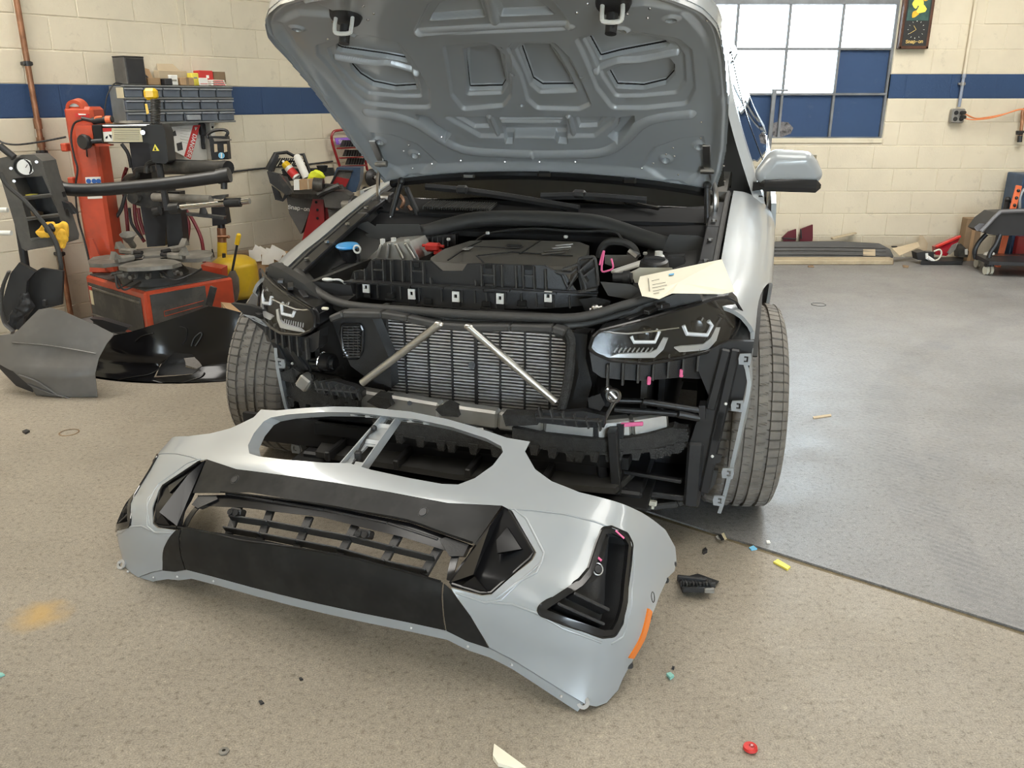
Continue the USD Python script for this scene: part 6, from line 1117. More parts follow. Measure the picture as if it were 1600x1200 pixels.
# ---- tire changer
K = gz(225, 457, 0.33); eL = gz(133, 430, 0.33) - K; eR = gz(345, 430, 0.33) - K; wL, wR = np.linalg.norm(eL), np.linalg.norm(eR); eL /= wL; eR = eR - eL * (eR @ eL); eR /= np.linalg.norm(eR)
ch = thing("tire_changer", "red and black tire changing machine with a round turntable and a red column", "tire changer", ground(K + eL * wL / 2 + eR * wR / 2))
RB = np.stack([eL, eR, np.array([0, 0, 1.0])], 1); RB = RB if np.linalg.det(RB) > 0 else np.stack([eR, eL, np.array([0, 0, 1.0])], 1)
def kb(l0, l1, r0, r1, za, zb, b=0.006): return hull([K * [1, 1, 0] + eL * l + eR * r + np.array([0, 0, z]) for l in (l0, l1) for r in (r0, r1) for z in (za, zb)]) if b == 0 else box(K * [1, 1, 0] + eL * (l0 + l1) / 2 + eR * (r0 + r1) / 2 + np.array([0, 0, (za + zb) / 2]), ((l1 - l0), (r1 - r0), zb - za) if np.allclose(RB[:, 0], eL) else ((r1 - r0), (l1 - l0), zb - za), b, R=RB)
cab = part(ch, "cabinet", [kb(0, wL, 0, wR, 0.03, 0.33, 0.012)], "changer_red")
part(cab, "side_panel", kb(0.05, wL - 0.03, -0.006, 0.0, 0.06, 0.29, 0.002), "dusty_panel", label="dusty black side panel"); part(cab, "panel_rail", [kb(0.06, wL - 0.10, -0.012, -0.005, 0.255, 0.268, 0.002), kb(0.30, wL - 0.03, -0.012, -0.005, 0.075, 0.088, 0.002)], "dusty_steel"); part(cab, "side_label", kb(wL - 0.085, wL - 0.045, -0.008, -0.005, 0.15, 0.27, 0), "label_cream"); part(cab, "side_label", kb(wL - 0.085, wL - 0.045, -0.009, -0.006, 0.245, 0.268, 0), "red_print")
part(cab, "front_panel", kb(-0.006, 0.0, 0.03, wR * 0.66, 0.05, 0.31, 0.002), "dusty_panel", label="dusty black front panel"); part(cab, "outline_print", [beam(K * [1, 1, 0] + eR * a + eL * -0.0075 + [0, 0, za], K * [1, 1, 0] + eR * b + eL * -0.0075 + [0, 0, zb], 0.002, 0.004, 0) for a, za, b, zb in ((0.10, 0.20, wR * 0.62, 0.22), (0.10, 0.17, wR * 0.60, 0.19), (0.10, 0.17, 0.10, 0.20))], "changer_red", False)
part(cab, "top_tray", kb(0.02, wL - 0.02, 0.02, wR - 0.02, 0.328, 0.338, 0.003), "dusty_panel"); part(cab, "foot_bar", [kb(0.0, wL, 0.0, 0.05, 0.0, 0.035, 0.004), kb(0.0, wL, wR - 0.05, wR, 0.0, 0.035, 0.004)], "black_plastic")
part(ch, "rear_box", H([(314, 414), (346, 420), (347, 446), (320, 448)], 5.45, 0.12), "changer_red")
part(ch, "pedal", beam(gy(324, 450, 5.05), gy(333, 448, 5.05) + [0.03, 0, 0.0], 0.03, 0.02) if False else beam(gy(326, 478, 4.75), gy(334, 448, 4.75), 0.04, 0.012, 0.003, (0, 1, 0)), "oily_black")
tc = gz(238, 404, 0.475); zc_ = 0.475
core = part(ch, "turntable_core", [lathe([(0, 0), (0.19, 0), (0.20, 0.05), (0.16, 0.10), (0, 0.10)], [tc[0], tc[1], 0.337], n=28), lathe([(0, 0), (0.10, 0), (0.10, 0.06), (0, 0.06)], [tc[0], tc[1], 0.42], n=20)], "dusty_panel")
for k in range(6):
    a = -2.6 + k * 0.42; p = tc + [0.19 * math.cos(a), 0.19 * math.sin(a), -0.07]; part(core, "air_fitting", [cyl(p, p + [0.05 * math.cos(a), 0.05 * math.sin(a), 0], 0.012, 10), box(p, (0.04, 0.03, 0.03), 0.005, rz=a)], "dusty_steel")
for k, (a, b) in enumerate((((180, 430), (192, 447)), ((182, 432), (205, 449)), ((250, 425), (300, 428)))): p, q = gy(*a, tc[1] - 0.24), gy(*b, tc[1] - 0.26); part(core, "air_line", tube([p, (p + q) / 2 + [0, -0.03, -0.035], q, q + [0.06, 0, 0.03]], 0.006, 6, 6), "black_plastic")
pet = []
for k in range(4):
    a = math.radians(20 + 90 * k); d = np.array([math.cos(a), math.sin(a), 0]); e = np.array([-d[1], d[0], 0])
    q = [tc + d * r + e * s_ for r, s_ in ((0.05, -0.09), (0.26, -0.17), (0.335, -0.12), (0.352, 0.0), (0.335, 0.12), (0.26, 0.17), (0.05, 0.09))]
    part(ch, "turntable_plate", prism([p[:2] for p in q], 0.022).apply_translation([0, 0, zc_ - 0.011]), "dusty_steel", label="worn steel segment of the turntable")
    s_ = math.radians(65 + 90 * k); d = np.array([math.cos(s_), math.sin(s_), 0]); jaw = part(ch, "clamp_jaw", [box(tc + d * 0.20 + [0, 0, 0.030], (0.12, 0.045, 0.035), 0.008, rz=s_), hull([tc + d * r + np.array([-d[1], d[0], 0]) * w_ + [0, 0, z] for r, w_, z in ((0.24, -0.025, 0.045), (0.24, 0.025, 0.045), (0.27, -0.02, 0.085), (0.27, 0.02, 0.085), (0.29, -0.02, 0.04), (0.29, 0.02, 0.04))])], "dusty_steel"); part(jaw, "slide_pin", cyl(tc + d * 0.08 + [0, 0, 0.03], tc + d * 0.15 + [0, 0, 0.03], 0.012, 10), "dark_metal")
# red column with its gauge, tilting arm and head
Yc = 5.35; colx = gy(125, 170, Yc)
col = part(ch, "column", box((colx[0] - 0.005, Yc + 0.06, 0.84), (0.175, 0.17, 1.02), 0.018), "changer_red"); part(col, "column_foot", hull([gy(a, b, 5.25) + [0, k, 0] for a, b in ((140, 373), (144, 373), (166, 425), (140, 425)) for k in (0, 0.02)]), "changer_red")
gg = part(col, "gauge_hood", [lathe([(0.035, 0), (0.055, 0), (0.055, 0.07), (0.035, 0.07)], gy(117, 171, Yc - 0.02), (0, 1, 0.15), 24)], "changer_red"); part(gg, "gauge_dial", lathe([(0, 0), (0.036, 0), (0.036, 0.01), (0, 0.01)], gy(117, 171, Yc - 0.005), (0, 1, 0.15), 24), "dial_white"); part(gg, "gauge_needle", beam(gy(117, 171, Yc - 0.012), gy(119, 168, Yc - 0.012), 0.003, 0.003, 0), "black_print")
part(col, "name_plate", wpl([(117, 177), (138, 178), (140, 184), (118, 183)], Yc - 0.03, 0.004), "red_print"); part(col, "plate_print", wpl([(122, 177.5), (134, 178), (134, 180), (123, 180)], Yc - 0.034, 0.004), "white_print")
st = part(col, "safety_sticker", wpl([(133, 277), (157, 276), (160, 310), (137, 311)], Yc - 0.028, 0.003), "white_print")
for a in (138.5, 147, 154): part(st, "pictogram", cyl(gy(a, 283, Yc - 0.034), gy(a, 283, Yc - 0.028), 0.014, 16), "blue_print")
part(col, "slot", wpl([(134, 233), (136, 233), (137, 246), (135, 244)], Yc - 0.028, 0.003), "dark_void"); part(col, "side_hinge", [box(gy(103, 230, Yc + 0.05), (0.04, 0.06, 0.05), 0.006), box(gy(114, 283, Yc + 0.05), (0.04, 0.06, 0.05), 0.006)], "changer_red")
br_ = part(ch, "arm_bracket", wpl([(117, 196), (143, 196), (147, 225), (150, 229), (142, 226), (120, 222)], Yc - 0.10, 0.08), "changer_red"); part(ch, "arm_bracket", wpl([(143, 222), (172, 226), (172, 228), (146, 229)], Yc - 0.10, 0.05), "changer_red"); part(br_, "bracket_void", wpl([(144, 197), (158, 197), (160, 219), (147, 217)], Yc - 0.11, 0.1), "dark_void")
kn = gy(128, 222, Yc - 0.16); part(ch, "arm_knob", [lathe([(0, 0), (0.040, 0), (0.046, 0.012), (0.040, 0.04), (0.018, 0.05), (0, 0.05)], kn - [0, 0.0, 0], (0.4, 1, 0), 12), cyl(kn + [0.02, 0.02, 0], gy(160, 220, Yc - 0.12), 0.014)], "black_plastic")
arm_ = part(ch, "swing_arm", H([(144, 195), (243, 193), (244, 224), (158, 223)], Yc - 0.09, 0.10), "black_painted_metal"); part(arm_, "arm_edge", beam(gy(160, 197, Yc - 0.1), gy(235, 196, Yc - 0.1), 0.012, 0.012), "steel")
lab_ = part(arm_, "instruction_label", wpl([(160, 200), (220, 200), (223, 222), (162, 222)], Yc - 0.096, 0.004), "label_cream"); part(lab_, "label_head", wpl([(160, 200), (174, 200), (174, 205), (161, 206)], Yc - 0.099, 0.004), "red_print"); part(lab_, "label_picture", [wpl([(161, 206), (175, 206), (176, 221), (163, 221)], Yc - 0.0985, 0.003)], "white_print"); part(lab_, "picture_mark", [wpl(q, Yc - 0.1005, 0.003) for q in ([(165, 214), (168, 212), (168, 216), (165, 217)], [(170, 210), (174, 211), (174, 217), (171, 213)])], "black_print", False, kind="stuff")
part(lab_, "label_lines", [beam(gy(178, 203.5 + 3 * k, Yc - 0.098), gy(218, 203.5 + 3 * k, Yc - 0.098), 0.002, 0.003, 0) for k in range(6)], "paper_ink", False, kind="stuff"); part(arm_, "end_bolt", cyl(gy(223, 207, Yc - 0.11), gy(223, 207, Yc - 0.09), 0.014), "steel")
part(ch, "torch", [cyl(gy(145, 189, Yc - 0.06), gy(176, 186, Yc - 0.06), 0.020), cyl(gy(128, 185, Yc - 0.06), gy(146, 189, Yc - 0.06), 0.012)], "black_plastic"); part(ch, "torch_grip", [wt([(148, 190), (150, 184), (160, 183)], Yc - 0.07, 0.008), cyl(gy(166, 187, Yc - 0.065), gy(174, 187, Yc - 0.065), 0.023)], "level_orange", label="orange grip on the torch")
part(ch, "arm_tray", lathe([(0, 0), (0.07, 0), (0.065, 0.012), (0, 0.012)], gy(205, 192, Yc - 0.02), (0, 0, 1), 20), "dusty_steel")
part(ch, "column_cord", wt([(130, 187), (116, 193), (111, 215), (116, 245), (121, 265), (118, 295), (122, 340), (133, 380), (142, 420)], Yc - 0.05, 0.006), "black_plastic")
hd = part(ch, "tool_head", H([(229, 195), (253, 194), (258, 205), (263, 252), (258, 256), (238, 254)], 5.12, 0.12), "black_painted_metal"); part(hd, "warning_sticker", wpl([(242, 225), (249, 236), (238, 236)], 5.115, 0.003), "yellow_print", label="yellow warning triangle"); part(hd, "sticker_mark", wpl([(242, 229), (244, 235), (241, 235)], 5.112, 0.003), "black_print")
sp = [gy(243 + (k % 2) * 0, 192 - k * 2.6, 5.16) for k in range(15)]
part(ch, "spring_sleeve", [lathe([(0.016, -0.005), (0.027, -0.003), (0.029, 0), (0.027, 0.003), (0.016, 0.005)], p, (0, 0, 1), 16) for p in sp] + [cyl(sp[0], sp[-1], 0.020)], "oily_black", kind=None); part(ch, "lift_handle", box((gy(234, 147, 5.16) + gy(238, 147, 5.16)) / 2 + [0, 0, 0], (0.075, 0.055, 0.066), 0.016), "yellow_plastic", label="yellow handle on the spring sleeve"); part(ch, "handle_trigger", hull(G([(226, 162), (230, 162), (233, 177), (229, 179)], 5.13) + G([(226, 162), (230, 162), (233, 177), (229, 179)], 5.17)), "yellow_plastic", label="yellow trigger under the handle")
part(ch, "hex_shaft", [beam(gy(248, 255, 5.16), gy(262, 330, 5.16), 0.034, 0.034, 0.006)], "dark_metal")
# helper tower and press arms behind
tw = part(ch, "helper_tower", [H([(202, 223), (234, 223), (238, 300), (212, 300)], 5.55, 0.12), H([(215, 296), (262, 296), (258, 384), (230, 386)], 5.55, 0.14), H([(256, 300), (280, 300), (287, 384), (262, 386)], 5.50, 0.10)], "dark_metal"); part(tw, "tower_bracket", [wt([(194, 287), (200, 278), (212, 275), (216, 266), (236, 264)], 5.45, 0.022), wt([(228, 270), (230, 258), (240, 253), (250, 252)], 5.42, 0.016), H([(205, 262), (250, 258), (252, 268), (208, 272)], 5.5, 0.1)], "oily_black")
part(tw, "hub", [lathe([(0, 0), (0.035, 0), (0.035, 0.05), (0, 0.05)], gy(207, 309, 5.35), (0, 1, 0), 16), H([(200, 303), (226, 296), (248, 300), (250, 326), (225, 324), (205, 318)], 5.42, 0.1), cyl(gy(240, 331, 5.4), gy(250, 329, 5.4), 0.03)], "oily_black")
pa = part(ch, "press_arm", [cyl(gy(250, 262, 5.30), gy(352, 262, 5.10), 0.040, 18)], "oily_black", label="dusty black press arm"); part(pa, "arm_cap", cyl(gy(350, 262, 5.10), gy(357, 263, 5.08), 0.043, 18), "black_painted_metal"); part(pa, "top_rail", cyl(gy(262, 251, 5.3), gy(340, 254, 5.15), 0.010), "black_painted_metal")
pb = part(ch, "guide_arm", tube(G([(82, 280), (88, 288), (108, 296), (160, 296), (240, 289), (300, 282), (356, 274)], 4.83), 0.036, 14, 6), "black_painted_metal", label="long curved black guide arm"); part(pb, "arm_cap", cyl(gy(340, 276, 4.83), gy(359, 273, 4.83), 0.041, 16), "black_painted_metal"); part(pb, "arm_foot", cyl(gy(350, 285, 4.83), gy(350, 295, 4.83), 0.018), "dark_metal")
part(ch, "cross_tube", cyl(gy(240, 308, 5.35), gy(330, 312, 5.2), 0.026, 14), "dusty_steel")
rd_ = part(ch, "chrome_rod", cyl(gy(278, 324, 4.95), gy(390, 314, 4.85), 0.0165, 16), "chrome", label="polished steel rod"); part(rd_, "rod_sleeve", [cyl(gy(266, 326, 4.96), gy(281, 325, 4.95), 0.032)], "oily_black"); part(rd_, "rod_sleeve", [cyl(gy(352, 317, 4.87), gy(376, 316, 4.86), 0.026)], "black_painted_metal"); part(rd_, "rod_clamp", [H([(330, 307), (352, 305), (352, 309), (345, 312), (332, 310)], 4.85, 0.06)], "oily_black")
part(ch, "mount_shoe", [H([(290, 333), (316, 335), (350, 339), (349, 343), (310, 339), (292, 337)], 4.95, 0.05), lathe([(0, 0), (0.025, 0), (0.012, 0.05), (0, 0.05)], gy(318, 334, 4.97), (0, 0, 1), 14)], "oily_black")
for px in ([(198, 262), (192, 285), (196, 320), (200, 362)], [(210, 318), (212, 345), (220, 368), (226, 378)], [(216, 325), (219, 345), (226, 366)], [(286, 330), (295, 350), (292, 380)], [(290, 328), (302, 345), (315, 375), (319, 410)], [(282, 330), (290, 345), (286, 380)]): part(ch, "air_hose", wt(px, 5.62, 0.012), "hose_red", label="dark red air hose")
[part(ch, "black_hose", q_, "rubber") for q_ in (wt([(190, 225), (200, 240), (205, 262)], 5.6, 0.012), wt([(172, 343), (182, 338), (190, 325), (196, 302)], 5.45, 0.012), wt([(202, 325), (206, 350), (222, 372)], 5.6, 0.010))]; part(ch, "lube_cup", [lathe([(0.012, -0.035), (0.045, 0.012), (0.048, 0.012), (0.018, -0.04)], gy(200, 369, 5.25), (0.1, -0.3, 1), 20), cyl(gy(201, 374, 5.25), gy(208, 384, 5.35), 0.02)], "dusty_steel")
# blue and white boxes on the changer
for i, (za, lab) in enumerate(((0.0, "lower of the blue and white boxes behind the turntable"), (0.10, "upper of the blue and white boxes behind the turntable"))):
    p = gy(172, 424, 5.42); t = thing("wheel_weight_box", lab, "box", (p[0], 5.42, 0.34 + za), group="blue and white boxes on the changer"); part(t, "carton", box((p[0], 5.42, 0.39 + za), (0.13, 0.10, 0.098), 0.003, rz=0.1 * i), "white_print"); part(t, "blue_band", box((p[0], 5.42, 0.415 + za), (0.132, 0.102, 0.03), 0.003, rz=0.1 * i), "blue_print")
# black control box hanging from the panel
cb = thing("control_box", "black hanging control box with a round blue button and cable loop", "control box", gy(340, 250, 5.75))
part(cb, "housing", H([(326, 213), (354, 213), (357, 249), (331, 250)], 5.75, 0.06), "black_plastic"); part(cb, "blue_button", cyl(gy(346, 243, 5.735), gy(346, 243, 5.75), 0.020, 20), "pale_blue_print", label="round pale blue button"); part(cb, "button_mark", wpl([(345, 239), (347, 239), (347, 247), (345, 247)], 5.732, 0.004), "white_print")
for a in (337, 352): part(cb, "side_label", wpl([(a - 2.5, 225), (a + 2, 225), (a + 3, 237), (a - 2, 238)], 5.745, 0.004), "cardboard_pale")
part(cb, "cable_loop", wt([(324, 216), (325, 210), (335, 204), (350, 203), (356, 207), (353, 213)], 5.76, 0.010), "black_plastic"); part(cb, "hanger", [wpl([(333, 216), (358, 218), (358, 220), (335, 221)], 5.74, 0.05), beam(gy(327, 216, 5.78), gy(325, 212, 5.80), 0.02, 0.02)], "dusty_steel")
# ---- inflation console, gloves
ic = thing("inflation_console", "dark grey inflation console with a round gauge and three trays", "console", (-2.62, 4.62, 0))
body = [(0, 247), (14, 244), (28, 246), (34, 242), (54, 242), (66, 252), (72, 275), (104, 372), (103, 380), (40, 392), (34, 388), (-4, 262)]
tr = [[(20, 279), (66, 275), (79, 304), (33, 310)], [(34, 314), (80, 308), (92, 335), (42, 341)], [(43, 345), (93, 339), (101, 366), (48, 374)]]
part(ic, "housing", wpl(body, 4.55, 0.14, tr), "console_grey"); part(ic, "back", wpl([(16, 275), (66, 272), (103, 368), (46, 378)], 4.67, 0.02), "dark_metal")
for k, q in enumerate(([(32, 309), (80, 303.5)], [(42, 341), (92, 334.5)], [(48, 374), (101, 366)])): part(ic, "tray_lip", [beam(gy(*q[0], 4.54), gy(*q[1], 4.54), 0.012, 0.012, 0.003), hull(G(q, 4.56) + G(q, 4.68) + [p + [0, 0, -0.01] for p in G(q, 4.56) + G(q, 4.68)])], "console_grey")
dl = part(ic, "gauge", [lathe([(0, 0), (0.046, 0), (0.048, 0.03), (0.042, 0.03), (0.042, 0.02), (0, 0.02)], gy(40, 261, 4.57), (-0.05, -1, 0), 28)], "black_plastic"); part(dl, "gauge_dial", cyl(gy(40, 261, 4.535), gy(40, 261, 4.538), 0.040, 28), "dial_white", label="white gauge dial"); part(dl, "needle", beam(gy(40, 262, 4.533), gy(43, 257, 4.533), 0.003, 0.002, 0), "black_print"); part(dl, "dial_marks", [beam(gy(40, 261, 4.534) + np.array([0.034 * math.cos(t), 0, 0.034 * math.sin(t)]), gy(40, 261, 4.534) + np.array([0.039 * math.cos(t), 0, 0.040 * math.sin(t)]), 0.003, 0.001, 0) for t in np.linspace(-0.6, 3.7, 11)], "black_print", False, kind="stuff")
for a, b in ((17, 263), (22, 283), (57, 253)): part(ic, "screw", cyl(gy(a, b, 4.543), gy(a, b, 4.552), 0.008, 8), "steel")
part(ic, "post", [cyl((gy(14, 300, 4.72)[0], 4.72, 0.0), gy(14, 250, 4.72), 0.022), cyl((gy(14, 300, 4.72)[0], 4.72, 0.0), (gy(14, 300, 4.72)[0], 4.72, 0.02), 0.12), beam(gy(14, 300, 4.72), gy(40, 300, 4.69), 0.04, 0.04)], "dark_metal"); part(ic, "air_hose", wt([(0, 270), (12, 290), (40, 315), (65, 345), (85, 375), (94, 405), (95, 425), (85, 442), (60, 449), (35, 442), (24, 428)], 4.42, 0.012), "rubber"); part(ic, "hose_grip", cyl(gy(0, 228, 4.5), gy(22, 246, 4.5), 0.018), "black_plastic")
for a, b, c, d in ((-4, 328, 12, 328), (-4, 364, 18, 364)): part(ic, "side_bar", cyl(gy(a, b, 4.52), gy(c, d, 4.52), 0.013), "dial_white")
part(ic, "nozzle_holder", [H([(92, 302), (98, 300), (100, 318), (95, 320)], 4.65, 0.03), wpl([(84, 322), (95, 314), (106, 318), (118, 334), (112, 335), (104, 326), (98, 336), (88, 334)], 4.62, 0.04)], "black_plastic")
part(ic, "tray_rag", H([(34, 304), (52, 304), (50, 308), (36, 309)], 4.60, 0.05), "yellow_print"); part(ic, "tray_block", H([(40, 328), (60, 333), (60, 338), (44, 339)], 4.60, 0.05), "cardboard_dark")
gv = thing("work_gloves", "pair of yellow work gloves hanging from the lowest console tray", "gloves", gy(90, 388, 4.5))
def blob(pxr, y, nz=0.004):
    m = tm(m3.Manifold.batch_hull([m3.Manifold.sphere(r, 16).translate(tuple(gy(a, b, y))) for a, b, r in pxr]).refine_to_length(0.012)); v = np.asarray(m.vertices); n = m.vertex_normals; return trimesh.Trimesh(v + n * ((meshkit.noise(v * 45) - 0.5) * 2 * nz)[:, None], m.faces, process=False)
part(gv, "glove", [blob([(64, 362, 0.02), (72, 354, 0.02), (82, 352, 0.02), (84, 362, 0.02)], 4.505, 0.008), blob([(60, 364, 0.014), (66, 368, 0.016), (80, 364, 0.014)], 4.49, 0.006)], "glove_yellow", True); part(gv, "glove", [blob([(86, 356, 0.02), (100, 352, 0.018), (103, 366, 0.018), (92, 366, 0.018)], 4.49, 0.006), blob([(98, 362, 0.02), (102, 376, 0.014), (98, 385, 0.012), (92, 370, 0.016)], 4.48, 0.006)], "glove_yellow", True)
part(gv, "cuff", [blob([(74, 360, 0.016), (83, 358, 0.016), (79, 352, 0.012)], 4.475, 0.006)], "black_plastic", True, label="black glove palm")
# ---- yellow air tank with nozzle, tire spoon
tk = thing("air_tank", "yellow bead seater air tank with an upright black nozzle", "air tank", (-1.978, 5.94, 0))
part(tk, "vessel", lathe([(0, 0.03), (0.10, 0.03), (0.15, 0.06), (0.16, 0.09), (0.16, 0.27), (0.15, 0.30), (0.10, 0.335), (0, 0.34)], (-1.978, 5.94, 0), n=36), "yellow_paint", True); part(tk, "foot_ring", lathe([(0.11, 0), (0.13, 0), (0.13, 0.06), (0.11, 0.06)], (-1.978, 5.94, 0), n=30), "black_plastic")
part(tk, "neck", cyl(gy(347, 405, 6.02), gy(347, 378, 6.02), 0.033), "yellow_paint"); part(tk, "valve", [cyl(gy(347, 380, 6.02), gy(346, 356, 6.02), 0.031), cyl(gy(340, 370, 5.99), gy(357, 370, 5.99), 0.010), sphere(gy(357, 370, 5.99), 0.012)], "copper"); part(tk, "pipe_neck", cyl(gy(346, 358, 6.02), gy(345, 345, 6.02), 0.026), "dark_metal"); part(tk, "nozzle", H([(330, 324), (351, 323), (355, 350), (332, 353)], 5.98, 0.09), "black_plastic")
part(tk, "carry_handle", wt([(381, 420), (390, 420), (391, 445), (383, 446)], 6.0, 0.007, k=3), "label_cream"); lb_ = part(tk, "label", wpl([(371, 425), (382, 424), (382, 452), (374, 452)], 5.868, 0.01), "white_print"); part(lb_, "label_text", [beam(gy(374 + 2 * (k % 2), 430 + 3.4 * k, 5.866), gy(380, 430 + 3.4 * k, 5.866), 0.004, 0.008, 0) for k in range(6)], "black_print", False, kind="stuff"); part(tk, "label_patch", wpl([(349, 438), (352, 438), (353, 448), (350, 448)], 5.855, 0.01), "black_print"); part(tk, "pressure_valve", [cyl(gy(350, 405, 5.9), gy(350, 396, 5.9), 0.012), lathe([(0, 0), (0.012, 0), (0.004, 0.06), (0, 0.06)], gy(333, 402, 6.0), (0, 0, 1), 10)], "dark_metal")
sn = thing("tire_spoon", "long tire spoon with a yellow handle standing against the air tank", "tire lever", ground(gy(364, 474, 5.66)))
part(sn, "blade", wpl([(359, 424), (366, 423), (372, 435), (373, 455), (370, 470), (366, 474), (358, 468), (354, 450), (354, 435)], 5.66, 0.02), "dusty_steel"); part(sn, "shaft", cyl(gy(362, 428, 5.67), gy(371, 380, 5.69), 0.008), "black_painted_metal"); part(sn, "grip", [cyl(gy(370, 382, 5.69), gy(373, 368, 5.69), 0.016, 14), sphere(gy(373, 368, 5.69), 0.016)], "yellow_plastic", label="yellow grip")
# ---- cartons of paper by the wall
for nm, px, y, d, m, lab in (("carton", [(394, 398), (438, 402), (435, 456), (399, 452)], 6.18, 0.26, "cardboard", "brown carton stuffed with crumpled receipts beside the wheel balancer"), ("carton", [(366, 396), (392, 394), (396, 452), (376, 457)], 6.32, 0.12, "cardboard_dark", "dark flattened carton between the air tank and the receipts")):
    P = G(px, y); zb = min(p[2] for p in P); t = thing(nm, lab, "carton", ground(P[2])); pts = [p + [0, k, 0] for p in P for k in (0, d)] + [np.array([p[0], p[1] + k, 0.0]) for p in P[2:] for k in (0, d)]; part(t, "carton_body", hull(pts), m)
    if d > 0.2:
        for i, (a, b, sz) in enumerate(((398, 400, 0.09), (410, 398, 0.10), (425, 402, 0.12), (430, 396, 0.10), (402, 392, 0.07), (440, 402, 0.08), (418, 405, 0.09))):
            c = gy(a, b, y - 0.02 + 0.05 * (i % 3)); v = np.array([[-1, 0, -1], [1, 0.3, -0.9], [1, 0, 0.9], [-0.9, 0.2, 1]]) * sz / 2; part(t, "receipt", plate(c + v @ trimesh.transformations.rotation_matrix(RNG.uniform(-0.6, 0.6), [0, 1, 0])[:3, :3].T, 0.002), "white_print", False)
        part(t, "flap", hull([gy(a, b, yy) for a, b in ((425, 392), (462, 394), (460, 398), (428, 397)) for yy in (y + 0.24, y + 0.26)]), "cardboard_dark")
# ---- wheel balancer
YB = 6.45
wb = thing("wheel_balancer", "black and red wheel balancer with a cluttered top tray", "wheel balancer", (-1.55, 6.5, 0))
part(wb, "black_body", H([(447, 303), (492, 306), (476, 352), (470, 366), (452, 334)], YB, 0.30), "console_grey"); part(wb, "red_front", [H([(490, 306), (505, 306), (507, 352), (500, 400), (466, 398)], YB - 0.02, 0.3), H([(505, 306), (540, 322), (568, 330), (578, 368), (500, 400)], YB + 0.04, 0.3), hull([gy(a, b, YB) * [1, 1, 0] + [0, k, z] for a, b in ((466, 398), (578, 380)) for k in (0, 0.32) for z in (0, 0.25)])], "balancer_red")
part(wb, "brand_lettering", text("Snap-on", 0.0285, gy(449.5, 326, YB - 0.004), (1, 0, -0.12), (0.05, 0, 1), 0.003), "white_print", False)
for a, b in ((494, 316), (496, 328), (496, 341)): part(wb, "screw", cyl(gy(a, b, YB - 0.03), gy(a, b, YB - 0.015), 0.010, 8), "dark_void")
ty = [(417, 270), (424, 268), (436, 273), (458, 302), (504, 304), (508, 310), (456, 308), (447, 304), (428, 284)]
part(wb, "tray", [H([(417, 268), (436, 272), (460, 303), (447, 305), (422, 286)], YB - 0.10, 0.05), hull([gy(a, b, y) for a, b, y in ((456, 302, YB - 0.12), (505, 304, YB - 0.12), (508, 312, YB - 0.1), (456, 309, YB - 0.1), (430, 290, YB + 0.3), (520, 290, YB + 0.3))]), H([(440, 264), (520, 262), (524, 274), (444, 284)], YB + 0.28, 0.03)], "oily_black"); part(wb, "tray_side", wpl([(424, 275), (448, 276), (454, 290), (438, 290)], YB + 0.05, 0.02), "dusty_panel")
ds = part(wb, "display_hood", [H([(526, 262), (552, 264), (563, 262), (562, 282), (556, 300), (530, 302), (514, 296)], YB + 0.15, 0.16)], "blue_steel"); part(ds, "display_screen", wpl([(528, 267), (550, 268), (540, 298), (515, 294)], YB + 0.14, 0.012), "dusty_panel"); part(ds, "screen_patch", wpl([(526, 276), (546, 280), (540, 292), (518, 290)], YB + 0.136, 0.008), "balancer_red", label="red patch on the display"); part(ds, "screen_frame", [beam(gy(528, 266, YB + 0.13), gy(552, 267, YB + 0.13), 0.012, 0.012), beam(gy(528, 266, YB + 0.13), gy(513, 296, YB + 0.13), 0.012, 0.012)], "black_plastic")
gb = part(wb, "shaft_housing", [H([(505, 308), (514, 300), (536, 300), (547, 306), (546, 320), (538, 326), (508, 324)], YB - 0.14, 0.18), H([(512, 324), (544, 322), (544, 338), (530, 342), (514, 340)], YB - 0.10, 0.14)], "console_grey"); part(gb, "shaft", [cyl(gy(534, 318, YB - 0.2), gy(580, 324, YB - 0.28), 0.016), cyl(gy(536, 320, YB - 0.2), gy(548, 320, YB - 0.22), 0.030)], "dusty_steel"); part(gb, "flange", [lathe([(0.015, -0.01), (0.075, -0.01), (0.075, 0.01), (0.03, 0.03), (0.015, 0.03)], gy(553, 322, YB - 0.23), gy(580, 324, YB - 0.28) - gy(534, 318, YB - 0.2), 28)], "dark_metal"); part(gb, "cone", lathe([(0, 0), (0.035, 0), (0.020, 0.05), (0, 0.05)], gy(556, 322, YB - 0.24), gy(580, 324, YB - 0.28) - gy(534, 318, YB - 0.2), 20), "dusty_steel")
part(wb, "distance_arm", [wt([(497, 305), (505, 300), (515, 296), (530, 290)], YB - 0.16, 0.022), cyl(gy(490, 288, YB - 0.15), gy(505, 290, YB - 0.15), 0.05), H([(505, 288), (532, 290), (536, 296), (510, 298)], YB - 0.13, 0.08)], "oily_black"); part(wb, "top_cup", lathe([(0.025, 0), (0.04, 0.045), (0.045, 0.045), (0.03, 0)], gy(504, 268, YB + 0.25), (0, 0, 1), 20), "black_plastic")
